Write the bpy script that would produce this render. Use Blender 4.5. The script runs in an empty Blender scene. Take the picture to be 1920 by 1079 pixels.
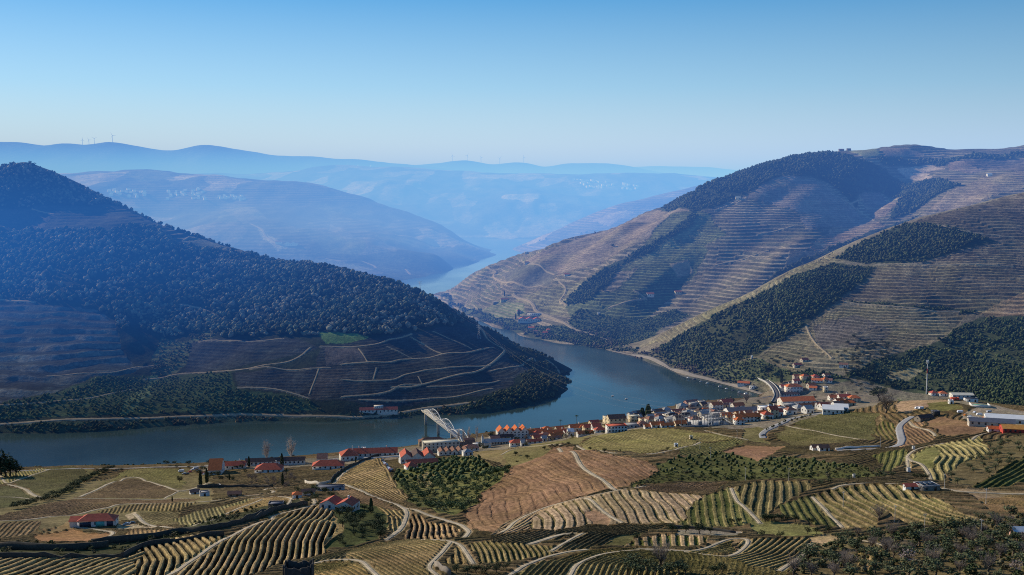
# Wide river valley with terraced vineyards, a village and hazy far ridges.  World: metres, z = 0 is the river, +Y runs away from the viewpoint.
import bpy, bmesh, math, random
import numpy as np
from mathutils import Vector, Matrix
random.seed(7)
rng = np.random.default_rng(11)
SC = bpy.context.scene
COL = SC.collection

# ------------------------------------------------------------------ viewpoint geometry
F = 2000.0                       # focal length in pixels of a 1920 wide picture
TH = math.atan(200.0 / 2000.0)   # downward pitch
EYE = 300.0                      # viewpoint height above the river
CT, ST = math.cos(TH), math.sin(TH)

def slopes(u, v):
    u = np.asarray(u, float); v = np.asarray(v, float)
    k = (539.5 - v) / F
    dy = CT + ST * k
    return (u - 960.0) / F / dy, (-ST + CT * k) / dy

def P(u, v, Y):                  # bearing (u, v) and ground distance Y -> world point
    tx, s = slopes(u, v)
    return (float(tx * Y), float(Y), float(EYE + s * Y))

def PZ(u, v, z=0.0):             # bearing (u, v) and height z -> world point
    tx, s = slopes(u, v)
    Y = (z - EYE) / s
    return (float(tx * Y), float(Y), float(z))

def PYZ(u, Y, z):                # column u at distance Y and height z
    tx, s = slopes(u, 600.0)
    return (float(tx * Y), float(Y), float(z))

# ------------------------------------------------------------------ noise
def _hash(ix, iy, seed):
    h = (ix.astype(np.int64) * 374761393 + iy.astype(np.int64) * 668265263 + seed * 982451653) & 0xFFFFFFFF
    h = ((h ^ (h >> 13)) * 1274126177) & 0xFFFFFFFF
    h = ((h ^ (h >> 16)) * 2246822519) & 0xFFFFFFFF
    return ((h ^ (h >> 15)) & 0xFFFFFF) / float(0xFFFFFF)

def vnoise(x, y, seed=0):
    x = np.asarray(x, float); y = np.asarray(y, float)
    ix = np.floor(x); iy = np.floor(y)
    fx = x - ix; fy = y - iy
    fx = fx * fx * fx * (fx * (fx * 6 - 15) + 10); fy = fy * fy * fy * (fy * (fy * 6 - 15) + 10)
    a = _hash(ix, iy, seed); b = _hash(ix + 1, iy, seed); c = _hash(ix, iy + 1, seed); d = _hash(ix + 1, iy + 1, seed)
    return (a + (b - a) * fx) * (1 - fy) + (c + (d - c) * fx) * fy

def fbm(x, y, seed=0, oct=4, gain=0.5):
    t = 0.0; amp = 1.0; tot = 0.0
    for o in range(oct):
        t = t + (vnoise(x, y, seed + o * 17) * 2 - 1) * amp
        tot += amp; amp *= gain
        x = x * 2.03 + 11.7; y = y * 2.03 - 5.3
    return t / tot

def sstep(a, b, x):
    t = np.clip((x - a) / (b - a), 0, 1)
    return t * t * (3 - 2 * t)

# ------------------------------------------------------------------ smooth surface through surveyed points
class Surf:
    def __init__(self, pts, lam=2e-4):
        p = np.array(pts, float); self.c = p[:, :2] / 1000.0
        n = len(p)
        r2 = ((self.c[:, None] - self.c[None]) ** 2).sum(2)
        K = 0.5 * r2 * np.log(np.maximum(r2, 1e-12)) + lam * np.eye(n)
        A = np.zeros((n + 3, n + 3)); A[:n, :n] = K
        A[:n, n] = 1; A[:n, n + 1:] = self.c; A[n, :n] = 1; A[n + 1:, :n] = self.c.T
        self.w = np.linalg.solve(A, np.concatenate([p[:, 2], np.zeros(3)]))
    def __call__(self, x, y):
        sh = np.shape(x); q = np.stack([np.ravel(x), np.ravel(y)], 1) / 1000.0
        out = np.empty(len(q)); n = len(self.c)
        cx = self.c[:, 0].astype(np.float32); cy = self.c[:, 1].astype(np.float32); w = self.w[:n].astype(np.float32)
        for i in range(0, len(q), 30000):
            a = q[i:i + 30000].astype(np.float32)
            r2 = (a[:, :1] - cx) ** 2 + (a[:, 1:] - cy) ** 2
            np.maximum(r2, 1e-12, out=r2)
            out[i:i + 30000] = (0.5 * r2 * np.log(r2)) @ w
        out += self.w[n] + q @ self.w[n + 1:]
        return out.reshape(sh)

def rows(a, b, rel):
    n = int(math.log(b / a) / rel) + 1
    return a * np.exp(np.linspace(0, math.log(b / a), n))

class Land:                      # one landform: a height grid over bearing and distance
    def __init__(self, name, pts, txr, ncol, Y, noise, coarse=3, lam=2e-4):
        self.name = name
        self.tx = np.linspace(txr[0], txr[1], ncol); self.Y = Y; self.lY = np.log(Y)
        s = Surf(pts, lam)
        # the smooth part changes slowly: sample it coarsely, then refine bilinearly in both directions with smooth ends
        ci = np.unique(np.concatenate([np.arange(0, len(Y), coarse), [len(Y) - 1]])); cj = np.unique(np.concatenate([np.arange(0, ncol, coarse), [ncol - 1]]))
        zc = s(self.tx[cj][None] * Y[ci][:, None], np.repeat(Y[ci][:, None], len(cj), 1))
        z1 = np.empty((len(ci), ncol))
        for i in range(len(ci)): z1[i] = np.interp(np.arange(ncol), cj, zc[i])
        z = np.empty((len(Y), ncol)); k = np.arange(len(Y))
        hi = np.clip(np.searchsorted(ci, k, side='right'), 1, len(ci) - 1); lo = hi - 1
        t = ((k - ci[lo]) / (ci[hi] - ci[lo]))[:, None]
        z = z1[lo] * (1 - t) + z1[hi] * t
        self.X = self.tx[None] * Y[:, None]; self.YY = np.repeat(Y[:, None], ncol, 1)
        self.Z = z + noise(self.X, self.YY, z)
        self.Zb = self.Z
    def idx(self, x, y):
        t = (np.asarray(x) / np.asarray(y) - self.tx[0]) / (self.tx[1] - self.tx[0])
        r = (np.log(y) - self.lY[0]) / (self.lY[1] - self.lY[0])
        return t, r
    def h(self, x, y, grid=None):
        g = self.Z if grid is None else grid
        t, r = self.idx(x, np.maximum(np.asarray(y, float), 1.0))
        n, m = g.shape
        bad = (t < 0) | (t > m - 1) | (r < 0) | (r > n - 1)
        t = np.clip(t, 0, m - 1.001); r = np.clip(r, 0, n - 1.001)
        i = r.astype(int); j = t.astype(int); fr = r - i; ft = t - j
        z = (g[i, j] * (1 - ft) + g[i, j + 1] * ft) * (1 - fr) + (g[i + 1, j] * (1 - ft) + g[i + 1, j + 1] * ft) * fr
        return np.where(bad, -99.0, z)

LANDS = []
def ground(x, y):                # height of the uppermost land (or the river) under x, y
    z = np.full(np.shape(np.asarray(x, float) + np.asarray(y, float)), 0.0)
    for L in LANDS: z = np.maximum(z, L.h(x, y))
    return z

_SAMP = 330.0 * np.exp(np.linspace(0, math.log(26000 / 330.0), 2600))
def at(u, v, only=None, clamp=True):   # the world point that is seen in the direction (u, v)
    uu = np.atleast_1d(np.asarray(u, float)); vv = np.atleast_1d(np.asarray(v, float))
    out = np.zeros((len(uu), 3))
    lands = LANDS if only is None else [only]
    for k in range(len(uu)):
        v0 = vv[k]
        for tries in range(60):
            tx, s = slopes(uu[k], v0)
            zr = EYE + s * _SAMP
            if only is None: h = np.zeros(len(_SAMP))
            else: h = np.full(len(_SAMP), -99.0)
            for L in lands: h = np.maximum(h, L.h(tx * _SAMP, _SAMP))
            hit = np.nonzero(h >= zr)[0]
            if len(hit) and (only is None or h[hit[0]] > -60): break
            if not clamp: break
            v0 += 2.0
        else:
            hit = [0]
        if not len(hit): out[k] = np.nan; continue
        i = hit[0]
        if i > 0:
            a = zr[i - 1] - h[i - 1]; b = h[i] - zr[i]; t = a / max(a + b, 1e-9)
            Yh = _SAMP[i - 1] + (_SAMP[i] - _SAMP[i - 1]) * (t if h[i - 1] > -60 else 1.0)
        else: Yh = _SAMP[0]
        x = float(tx * Yh)
        out[k] = (x, Yh, float(np.max([L.h(x, Yh) for L in lands] + ([0.0] if only is None else []))))
    return out
def at1(u, v, only=None):
    return at([u], [v], only)[0]

# ------------------------------------------------------------------ survey of the landforms
SH = lambda l, z=0.0: [PZ(u, v, z) for u, v in l]
def off(pts, d, z, outward):      # move points by d along the direction to a reference, at height z
    r = []
    for p in pts:
        q = Vector((outward[0] - p[0], outward[1] - p[1])); q.normalize()
        r.append((p[0] + q.x * d, p[1] + q.y * d, z))
    return r

# --- near hillside, from below the viewpoint down to the village and the river bank
bank = SH([(-250, 884), (-100, 882), (0, 880), (150, 876), (300, 873), (420, 868), (520, 861), (620, 852), (700, 846), (770, 838), (830, 827), (880, 818), (940, 810), (1040, 803), (1120, 794), (1180, 782), (1240, 767), (1300, 756), (1370, 749), (1430, 745)])
nf = list(bank)
nf += [(x * 1.035, y * 1.035, -14) for x, y, z in bank]
nf += [(x * 0.985, y * 0.985, 6) for x, y, z in bank]
nf += [P(*q) for q in [
    (-300, 1079, 430), (-100, 1079, 430), (100, 1079, 432), (300, 1079, 430), (560, 1079, 420), (700, 1079, 400), (850, 1079, 400), (1000, 1079, 400), (1200, 1079, 400), (1400, 1079, 400), (1600, 1079, 400), (1900, 1079, 395), (2200, 1079, 395),
    (60, 1055, 480), (250, 1050, 490), (0, 1036, 512), (230, 1034, 520), (360, 985, 590), (440, 962, 630), (100, 1000, 585), (180, 985, 620), (0, 990, 600), (-200, 1000, 580),
    (100, 960, 700), (0, 950, 720), (270, 955, 705), (-150, 950, 720), (130, 915, 860), (60, 925, 830), (0, 920, 845), (130, 884, 985), (60, 895, 950), (190, 893, 960), (250, 893, 960), (300, 905, 905), (320, 884, 1010), (390, 905, 900), (470, 915, 850), (450, 888, 985),
    (560, 900, 900), (600, 880, 985), (560, 945, 650), (480, 965, 600), (420, 1040, 490), (560, 1050, 470), (520, 1000, 540), (600, 985, 555), (640, 960, 620),
    (640, 915, 780), (700, 880, 930), (720, 925, 730), (790, 950, 650), (850, 985, 590), (800, 1000, 560), (880, 1003, 545),
    (690, 985, 590), (660, 1030, 515), (800, 1014, 490), (700, 1030, 470), (600, 1046, 455), (480, 1070, 440), (930, 1015, 480), (830, 1040, 450),
    (770, 880, 880), (840, 905, 790), (860, 950, 690), (930, 885, 830), (760, 930, 730), (860, 866, 945), (960, 850, 930),
    (1060, 846, 790), (1000, 880, 740), (940, 930, 680), (890, 980, 600), (1110, 870, 730), (1230, 868, 740), (1150, 905, 650), (1000, 965, 590),
    (1170, 927, 590), (1240, 930, 590), (1310, 932, 590), (1050, 955, 570), (1200, 975, 540), (1100, 985, 530), (980, 990, 530), (1280, 975, 535), (1010, 1025, 465), (1200, 1030, 450),
    (1250, 905, 650), (1350, 890, 700), (1450, 870, 740), (1120, 838, 880), (1200, 832, 900), (1300, 835, 880), (1400, 840, 850), (1140, 815, 980), (1250, 801, 1010), (1330, 800, 1010), (1420, 815, 950),
    (1500, 905, 620), (1400, 930, 585), (1420, 985, 520), (1350, 1020, 470), (1500, 1030, 450), (1500, 830, 890), (1560, 782, 1020), (1640, 772, 1030), (1560, 850, 800), (1650, 860, 740),
    (1600, 910, 600), (1750, 915, 585), (1600, 980, 520), (1750, 985, 505), (1690, 800, 960), (1720, 757, 1030), (1790, 752, 1030), (1660, 755, 1070), (1860, 770, 985), (1920, 785, 950), (2050, 790, 930), (1800, 800, 900), (1850, 830, 800), (1750, 850, 740), (1850, 880, 660), (1920, 930, 580), (1900, 1000, 480), (1700, 1030, 450), (2200, 900, 600), (2200, 800, 900), (1920, 860, 700)]]
nf += [P(*q) for q in [(1150, 800, 1120), (1230, 785, 1190), (1300, 782, 1240), (1300, 768, 1330), (1380, 780, 1230), (1380, 762, 1350), (1450, 780, 1230), (1500, 768, 1270), (1480, 742, 1440), (1540, 740, 1420), (1580, 750, 1340), (1460, 760, 1340), (900, 835, 1095), (1000, 822, 1135), (1080, 812, 1140), (1060, 825, 1060), (960, 835, 1050), (820, 845, 1075), (760, 858, 1030), (680, 862, 1050)]]
nf += [PYZ(u, Y, z) for u, Y, z in [(1440, 1470, 8), (1500, 1530, 10), (1560, 1550, 14), (1620, 1480, 16), (1680, 1400, 14), (1750, 1330, 12), (1850, 1270, 14), (1950, 1220, 16), (2150, 1150, 20), (1700, 1180, 50), (1850, 1140, 50), (2000, 1080, 60), (1640, 1250, 34), (1620, 1600, -20), (1750, 1480, -20), (1950, 1360, -20), (2150, 1300, -20), (1500, 1640, -20)]]
def noise_near(x, y, z):
    m = sstep(2, 20, z)
    return m * (3.4 * fbm(x / 105, y / 105, 3, 3) + 0.5 * fbm(x / 22, y / 22, 5, 2))
# --- wooded hill across the river
lsh = SH([(-300, 818), (-100, 815), (0, 812), (120, 812), (220, 806), (330, 798), (430, 791), (540, 789), (640, 790), (740, 781), (820, 777), (900, 775), (980, 762), (1040, 745), (1068, 728), (1079, 712), (1074, 694)])
lridge = [P(*q) for q in [(1040, 676, 1655), (1000, 652, 1660), (940, 620, 1680), (880, 585, 1710), (820, 550, 1750), (740, 518, 1810), (680, 505, 1850), (600, 488, 1890), (540, 480, 1930), (460, 464, 1970), (400, 444, 2000), (330, 420, 2030), (290, 402, 2045), (250, 383, 2060), (200, 360, 2075), (150, 338, 2085), (100, 318, 2095), (55, 306, 2100), (0, 311, 2100), (-100, 330, 2100), (-300, 360, 2080)]]
def lower(pts, tab):              # survey corrections of a crest line: (column, pixels to lower it by)
    us = [a for a, b in tab]; ds = [b for a, b in tab]; out = []
    for x, y, z in pts:
        d = y * CT - (z - EYE) * ST; u = 960 + F * x / d
        out.append((x, y, z - float(np.interp(u, us, ds)) * y / F))
    return out
lridge = lower(lridge, [(0, 6), (55, 2), (100, 11), (150, 20), (200, 23), (250, 25), (290, 25), (330, 26), (400, 16), (460, 13), (540, 13), (600, 14), (740, 18), (820, 24), (880, 24), (940, 24), (1000, 15), (1040, 6)])
nl = list(lsh) + lridge
nl += [(x * 0.965, y * 0.965, -14) for x, y, z in lsh]
nl += [(x * 1.012, y * 1.012, 8) for x, y, z in lsh[:14]]
nl += [(x * 1.2 + 30, y * 1.2, max(z - 130, -20) if z > 60 else -25) for x, y, z in lridge]
nl += [(x * 1.5 + 90, y * 1.5, -60) for x, y, z in lridge[::2]]
nl += [PYZ(1110, 1640, -20), PYZ(1085, 1750, -25), PYZ(1050, 1850, -30)]
nl += [P(*q) for q in [(0, 560, 1640), (100, 520, 1700), (200, 560, 1640), (300, 480, 1810), (150, 430, 1880), (0, 430, 1880), (60, 390, 1960), (250, 430, 1900), (0, 680, 1440), (200, 690, 1430), (330, 640, 1540), (300, 700, 1445), (450, 560, 1680), (450, 640, 1530), (450, 720, 1400), (600, 560, 1690), (600, 640, 1520), (600, 720, 1395), (750, 590, 1650), (750, 660, 1510), (750, 720, 1410), (850, 640, 1590), (860, 700, 1470), (930, 690, 1530), (940, 730, 1460), (1010, 700, 1590), (-200, 560, 1640), (-200, 680, 1440)]]
def noise_left(x, y, z):
    m = sstep(3, 45, z)
    a = x * 0.94 + y * 0.34; b = -x * 0.34 + y * 0.94
    rib = fbm(a / 210, b / 700, 31, 3)
    return m * (13 * rib + 5 * fbm(x / 70, y / 70, 33, 3))

# --- terraced hills on the other bank, a far one and a near spur
ash = SH([(820, 556), (845, 572), (870, 588), (900, 602), (950, 618), (1000, 634), (1080, 647), (1150, 657), (1200, 668)])
na = list(ash) + [(x * 1.012, y * 1.012, 7) for x, y, z in ash]
na += [(x - 26, y - 60, -14) for x, y, z in ash]
aridge = [P(*q) for q in [(850, 522, 2880), (900, 492, 2820), (960, 478, 2640), (1000, 466, 2600), (1060, 446, 2580), (1110, 432, 2560), (1170, 411, 2590), (1230, 389, 2640), (1270, 366, 2680), (1310, 345, 2730), (1350, 328, 2780), (1400, 310, 2850), (1450, 294, 2920), (1500, 281, 2980), (1550, 277, 3030), (1600, 279, 3080), (1650, 275, 3200), (1700, 271, 3300), (1760, 275, 3350), (1830, 277, 3350), (1920, 270, 3300), (2050, 262, 3300), (2250, 262, 3300)]]
aridge = lower(aridge, [(830, 20), (860, 18), (900, 8), (960, 12), (1000, 14), (1110, 11), (1170, 7), (1230, 12), (1350, 11), (1500, 10), (1600, 15), (1760, 12), (1900, 9)])
aridge = lower(aridge, [(830, 16), (850, 24), (900, 30), (960, 12), (1000, 0), (1060, -3), (1110, 2), (1170, -2), (1230, 4), (1270, -6), (1310, -4), (1350, -2), (1400, -7), (1450, -6), (1500, -9), (1550, -13), (1600, -18), (1650, -16), (1700, -9), (1760, -5), (1830, 0)])
na += aridge
na += [(x * 1.14, y * 1.14, z - 70) for x, y, z in aridge] + [(x * 1.45, y * 1.45, z * 0.3 - 60) for x, y, z in aridge[::2]]
na += [P(*q) for q in [(860, 547, 2650), (920, 545, 2480), (920, 580, 2330), (1000, 600, 2180), (1000, 560, 2280), (1000, 510, 2420), (1100, 610, 2080), (1100, 560, 2200), (1100, 500, 2330), (1180, 640, 1980), (1200, 590, 2080), (1200, 530, 2230), (1200, 470, 2370), (1200, 430, 2470), (1300, 560, 2130), (1300, 500, 2260), (1300, 440, 2400), (1300, 390, 2560),
    (1400, 500, 2240), (1400, 440, 2370), (1400, 380, 2540), (1400, 340, 2680), (1480, 470, 2330), (1500, 410, 2480), (1500, 350, 2660), (1560, 440, 2440), (1580, 390, 2620), (1600, 340, 2790), (1650, 420, 2560), (1660, 380, 2720), (1700, 340, 2880), (1720, 395, 2600), (1760, 310, 3000), (1800, 375, 2560), (1820, 340, 2720), (1900, 320, 2850), (1880, 350, 2640), (2000, 330, 2750), (1850, 300, 3050), (1950, 300, 3000)]]
na += [PYZ(u, Y, z) for u, Y, z in [(1250, 1950, 10), (1350, 2050, 40), (1450, 2130, 75), (1550, 2230, 110), (1680, 2350, 150), (1800, 2350, 185), (1950, 2350, 210), (2150, 2350, 220), (1300, 1800, -30), (1500, 1900, 0), (1750, 2050, 60), (2000, 2050, 80), (2200, 2050, 80)]]
def noise_far(x, y, z):
    m = sstep(3, 60, z)
    a = x * 0.80 - y * 0.60; b = x * 0.60 + y * 0.80
    rib = fbm(a / 225 + 3.1, b / 1000, 41, 3)
    return m * (66 * (1 - .62 * sstep(200, 370, z)) * rib + 3.0 * fbm(x / 80, y / 80, 43, 3))

bsh = SH([(1150, 659), (1200, 672), (1260, 692), (1310, 710), (1370, 724), (1430, 740)])
nb = list(bsh) + [(x * 1.012, y * 1.012, 6) for x, y, z in bsh] + [(x - 30, y - 45, -14) for x, y, z in bsh]
bcrest = [P(*q) for q in [(1190, 645, 1840), (1240, 622, 1830), (1300, 594, 1820), (1350, 572, 1830), (1400, 550, 1860), (1450, 523, 1890), (1500, 498, 1920), (1560, 470, 1960), (1610, 448, 1990), (1650, 434, 2010), (1700, 416, 2030), (1750, 404, 2050), (1820, 386, 2075), (1900, 362, 2110), (1980, 340, 2140), (2150, 310, 2200)]]
bcrest = lower(bcrest, [(1200, 16), (1240, 10), (1300, 8), (1400, 3), (1900, 1)])
nb += bcrest
nb += [(x * 1.09 - 25, y * 1.09, z - 55) for x, y, z in bcrest] + [(x * 1.3 - 60, y * 1.3, z * 0.2 - 70) for x, y, z in bcrest[::2]]
nb += [P(*q) for q in [(1300, 655, 1690), (1300, 690, 1640), (1400, 620, 1690), (1400, 690, 1560), (1500, 560, 1730), (1500, 620, 1650), (1500, 690, 1500), (1430, 665, 1590), (1600, 500, 1840), (1600, 560, 1720), (1600, 620, 1610), (1600, 690, 1480), (1700, 470, 1880), (1700, 540, 1740), (1700, 600, 1630), (1700, 660, 1520), (1800, 450, 1890), (1800, 520, 1760), (1800, 590, 1640), (1800, 660, 1500), (1900, 420, 1940), (1900, 490, 1800), (1900, 560, 1680), (1900, 640, 1530), (1900, 710, 1400), (1800, 720, 1400), (1700, 715, 1440), (2050, 420, 1930), (2050, 560, 1680), (2050, 680, 1450), (2200, 500, 1800), (2200, 660, 1480)]]
nb += [PYZ(u, Y, z) for u, Y, z in [(1480, 1450, 9), (1540, 1410, 10), (1620, 1380, 10), (1720, 1330, 10), (1850, 1280, 12), (2000, 1220, 14), (2200, 1180, 16), (1480, 1380, -14), (1620, 1280, -14), (1850, 1180, -18), (2200, 1080, -18), (1430, 1440, -12)]]
def noise_spur(x, y, z):
    m = sstep(8, 50, z)
    a = x * 0.85 - y * 0.52; b = x * 0.52 + y * 0.85
    return m * (15 * fbm(a / 200 + 1.3, b / 600, 51, 3) + 2.5 * fbm(x / 60, y / 60, 53, 3))

# --- hill in the haze beyond the bend, its low shoulder, and the spur opposite
msh = SH([(700, 534), (750, 527), (800, 519), (850, 503), (900, 489), (930, 479)])
nm = list(msh) + [(x - 0 + 25, y - 110, -16) for x, y, z in msh] + [(x - 40, y + 80, 10) for x, y, z in msh]
mridge = [P(*q) for q in [(-300, 335, 5200), (0, 332, 5200), (150, 324, 5200), (280, 319, 5200), (340, 325, 5150), (400, 327, 5100), (470, 334, 5050), (560, 340, 5000), (620, 352, 4950), (700, 374, 4900), (780, 403, 4850), (850, 432, 4780), (910, 455, 4650), (945, 468, 4520)]]
mridge = lower(mridge, [(280, 1), (400, 5), (470, 7), (560, -3), (620, -5), (700, 1), (850, 5), (910, 4)])
mridge = lower(mridge, [(200, 2), (280, 0), (340, -5), (470, -5), (560, 4), (620, 4), (700, -4), (780, 1), (850, 7)])
nm += mridge + [(x * 1.12, y * 1.12, z - 110) for x, y, z in mridge] + [(x * 1.35, y * 1.35, -80) for x, y, z in mridge[::2]]
nm += [P(*q) for q in [(100, 400, 3900), (300, 440, 3700), (200, 380, 4200), (400, 380, 4300), (500, 420, 3900), (450, 480, 3450), (600, 500, 3380), (560, 380, 4400), (640, 430, 4000), (700, 440, 3950), (760, 460, 3800), (820, 475, 3700), (870, 486, 3900), (700, 490, 3450), (0, 400, 3900), (-200, 420, 3900), (700, 405, 4400), (800, 440, 4250), (880, 468, 4200)]]
nm += [PYZ(u, Y, z) for u, Y, z in [(980, 4500, -15), (960, 4200, -25), (1000, 5000, -20), (0, 3300, 25), (300, 3100, 15), (500, 3000, 5), (-250, 3300, 30)]]
def noise_mid(x, y, z):
    m = sstep(5, 90, z)
    return m * (48 * (1 - .62 * sstep(150, 300, z)) * fbm(x / 330, y / 800, 61, 4) + 8 * fbm(x / 150, y / 150, 63, 3))

nq = [P(*q) for q in [(950, 470, 4600), (975, 458, 4620), (1010, 441, 4680), (1060, 422, 4750), (1110, 402, 4820), (1150, 384, 4900), (1190, 372, 4960), (1240, 363, 5050), (1300, 348, 5150), (1400, 330, 5300), (1500, 320, 5400)]]
nq = lower(nq, [(960, 7), (1060, 10), (1110, 13), (1150, 11), (1230, 8)])
nq += [(x * 1.15 - 60, y * 1.15, z - 110) for x, y, z in nq] + [(x * 0.9 + 40, y * 0.9, z * 0.45 - 30) for x, y, z in nq] + [(x * 0.75 + 120, y * 0.75, -60) for x, y, z in nq]
def noise_q(x, y, z):
    return sstep(5, 60, z) * (16 * fbm(x / 300, y / 500, 65, 3))

# --- plateau behind, with the valley wall below it
npl = [P(*q) for q in [(-300, 345, 8600), (0, 342, 8600), (300, 332, 8600), (560, 318, 8800), (640, 308, 9000), (700, 318, 8600), (800, 322, 8400), (900, 328, 8200), (1000, 328, 8200), (1100, 330, 8200), (1200, 329, 8200), (1310, 333, 8200), (1500, 335, 8200), (1900, 335, 8200),
    (600, 345, 7700), (750, 350, 7300), (700, 380, 6600), (800, 400, 6200), (900, 345, 7500), (900, 400, 6300), (900, 440, 5700), (960, 455, 5400), (1000, 345, 7600), (1000, 385, 6600), (1050, 420, 6000), (1100, 350, 7500), (1100, 385, 6700), (1200, 345, 7700), (1200, 365, 7200), (1300, 350, 7500), (1500, 360, 7300), (500, 350, 7500), (300, 360, 7300), (0, 360, 7300), (1800, 360, 7300)]]
npl += [PYZ(u, 5000, -40) for u in (-300, 0, 300, 600, 900, 1200, 1500, 1800)] + [PYZ(u, 10500, 150) for u in (-300, 0, 300, 600, 900, 1200, 1500, 1800)]
def noise_pl(x, y, z):
    return sstep(0, 60, z) * (60 * fbm(x / 420, y / 1100, 71, 4) + 16 * fbm(x / 200, y / 260, 73, 3)) * (1 - 0.6 * sstep(270, 340, z))

# --- far mountains
def ridge(l, Y, depth, drop):
    r = [P(u, v, Y) for u, v in l]
    return r + [(x * (1 - depth), y * (1 - depth), z - drop) for x, y, z in r] + [(x * (1 + depth), y * (1 + depth), z - drop) for x, y, z in r] + [(x * (1 - 2 * depth), y * (1 - 2 * depth), z - 2.2 * drop) for x, y, z in r[::3]]
r1 = [(-300, 262), (-120, 262), (0, 266), (25, 266), (50, 268), (87, 273), (127, 268), (153, 271), (180, 269), (203, 266), (228, 269), (253, 273), (300, 281), (337, 281), (355, 276), (373, 271), (400, 272), (433, 277), (483, 286), (515, 291), (547, 294), (583, 293), (633, 298), (673, 299), (720, 303), (763, 307), (800, 312), (860, 320), (930, 328), (1000, 336)]
r2 = [(640, 318), (720, 312), (797, 308), (835, 304), (873, 301), (897, 304), (917, 308), (945, 306), (980, 304), (1000, 308), (1017, 313), (1057, 307), (1090, 306), (1130, 307), (1173, 311), (1210, 318), (1240, 324), (1280, 332), (1350, 340), (1500, 345)]
r3 = [(1000, 318), (1100, 317), (1197, 313), (1240, 312), (1280, 313), (1340, 314), (1367, 318), (1420, 320), (1500, 322), (1700, 325), (2100, 325)]
def noise_mt(a, seed):
    return lambda x, y, z: sstep(100, 300, z) * (a * fbm(x / 700, y / 1500, seed, 4) + 0.25 * a * fbm(x / 160, y / 300, seed + 5, 2))

def build_lands():
    Yf = np.concatenate([rows(335, 1250, 0.0019), rows(1250, 1760, 0.0024)[1:]])
    Yf = rows(335, 1700, 0.00195)
    near = Land('near', nf, (-0.66, 0.66), 1560, Yf, noise_near, lam=1e-4)
    left = Land('left', nl, (-0.66, 0.12), 880, rows(1190, 2900, 0.0019), noise_left)
    far = Land('far', na, (-0.10, 0.66), 900, rows(1800, 4300, 0.0018), noise_far)
    spur = Land('spur', nb, (0.06, 0.66), 720, rows(1120, 2700, 0.0019), noise_spur)
    mid = Land('mid', nm, (-0.66, 0.06), 620, rows(2850, 6800, 0.0035), noise_mid)
    q = Land('opp', nq, (-0.04, 0.32), 330, rows(3600, 6200, 0.004), noise_q)
    pl = Land('plateau', npl, (-0.66, 0.5), 760, rows(5000, 10400, 0.004), noise_pl)
    m1 = Land('mt1', ridge(r1, 13000, 0.05, 170), (-0.66, 0.1), 640, rows(11200, 14500, 0.003), noise_mt(16, 81), lam=1e-3)
    m2 = Land('mt2', ridge(r2, 14500, 0.05, 150), (-0.2, 0.3), 430, rows(12600, 16000, 0.003), noise_mt(14, 91), lam=1e-3)
    m3 = Land('mt3', ridge(r3, 19000, 0.05, 150), (0.0, 0.5), 360, rows(16500, 21000, 0.004), noise_mt(12, 97), lam=1e-3)
    LANDS.extend([near, left, far, spur, mid, q, pl, m1, m2, m3])
    return near, left, far, spur, mid, q, pl, m1, m2, m3
near, left, far, spur, mid, opp, plateau, mt1, mt2, mt3 = build_lands()
# ------------------------------------------------------------------ materials
def nt(name):
    m = bpy.data.materials.new(name); m.use_nodes = True
    t = m.node_tree; b = t.nodes['Principled BSDF']
    b.inputs['Roughness'].default_value = 0.9; b.inputs['Specular IOR Level'].default_value = 0.15
    return m, t, b

def node(t, typ, **kw):
    n = t.nodes.new(typ)
    for k, v in kw.items(): setattr(n, k, v)
    return n

def mth(t, op, a, b=None, c=None, clamp=False):
    n = t.nodes.new('ShaderNodeMath'); n.operation = op; n.use_clamp = clamp
    for i, s in enumerate((a, b, c)):
        if s is None: continue
        if isinstance(s, (int, float)): n.inputs[i].default_value = s
        else: t.links.new(s, n.inputs[i])
    return n.outputs[0]

def remap(t, s, a, b, c, d, smooth=False):
    n = t.nodes.new('ShaderNodeMapRange'); n.interpolation_type = 'SMOOTHSTEP' if smooth else 'LINEAR'
    t.links.new(s, n.inputs[0])
    for i, v in enumerate((a, b, c, d)): n.inputs[i + 1].default_value = v
    return n.outputs[0]

def mixc(t, fac, a, b, mode='MIX'):
    n = t.nodes.new('ShaderNodeMix'); n.data_type = 'RGBA'; n.blend_type = mode
    for s, i in ((fac, 0), (a, 6), (b, 7)):
        if isinstance(s, (int, float)): n.inputs[i].default_value = s
        elif isinstance(s, tuple): n.inputs[i].default_value = (*s, 1) if len(s) == 3 else s
        else: t.links.new(s, n.inputs[i])
    return n.outputs[2]

def noise_n(t, scale, detail=3, rough=0.6, coord=None, stretch=None):
    n = t.nodes.new('ShaderNodeTexNoise'); n.inputs['Scale'].default_value = scale; n.inputs['Detail'].default_value = detail; n.inputs['Roughness'].default_value = rough
    if coord is None:
        coord = t.nodes.new('ShaderNodeNewGeometry').outputs['Position']
    if stretch is not None:
        mp = t.nodes.new('ShaderNodeMapping'); mp.inputs['Scale'].default_value = stretch; t.links.new(coord, mp.inputs[0]); coord = mp.outputs[0]
    t.links.new(coord, n.inputs['Vector'])
    return n.outputs[0]

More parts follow.
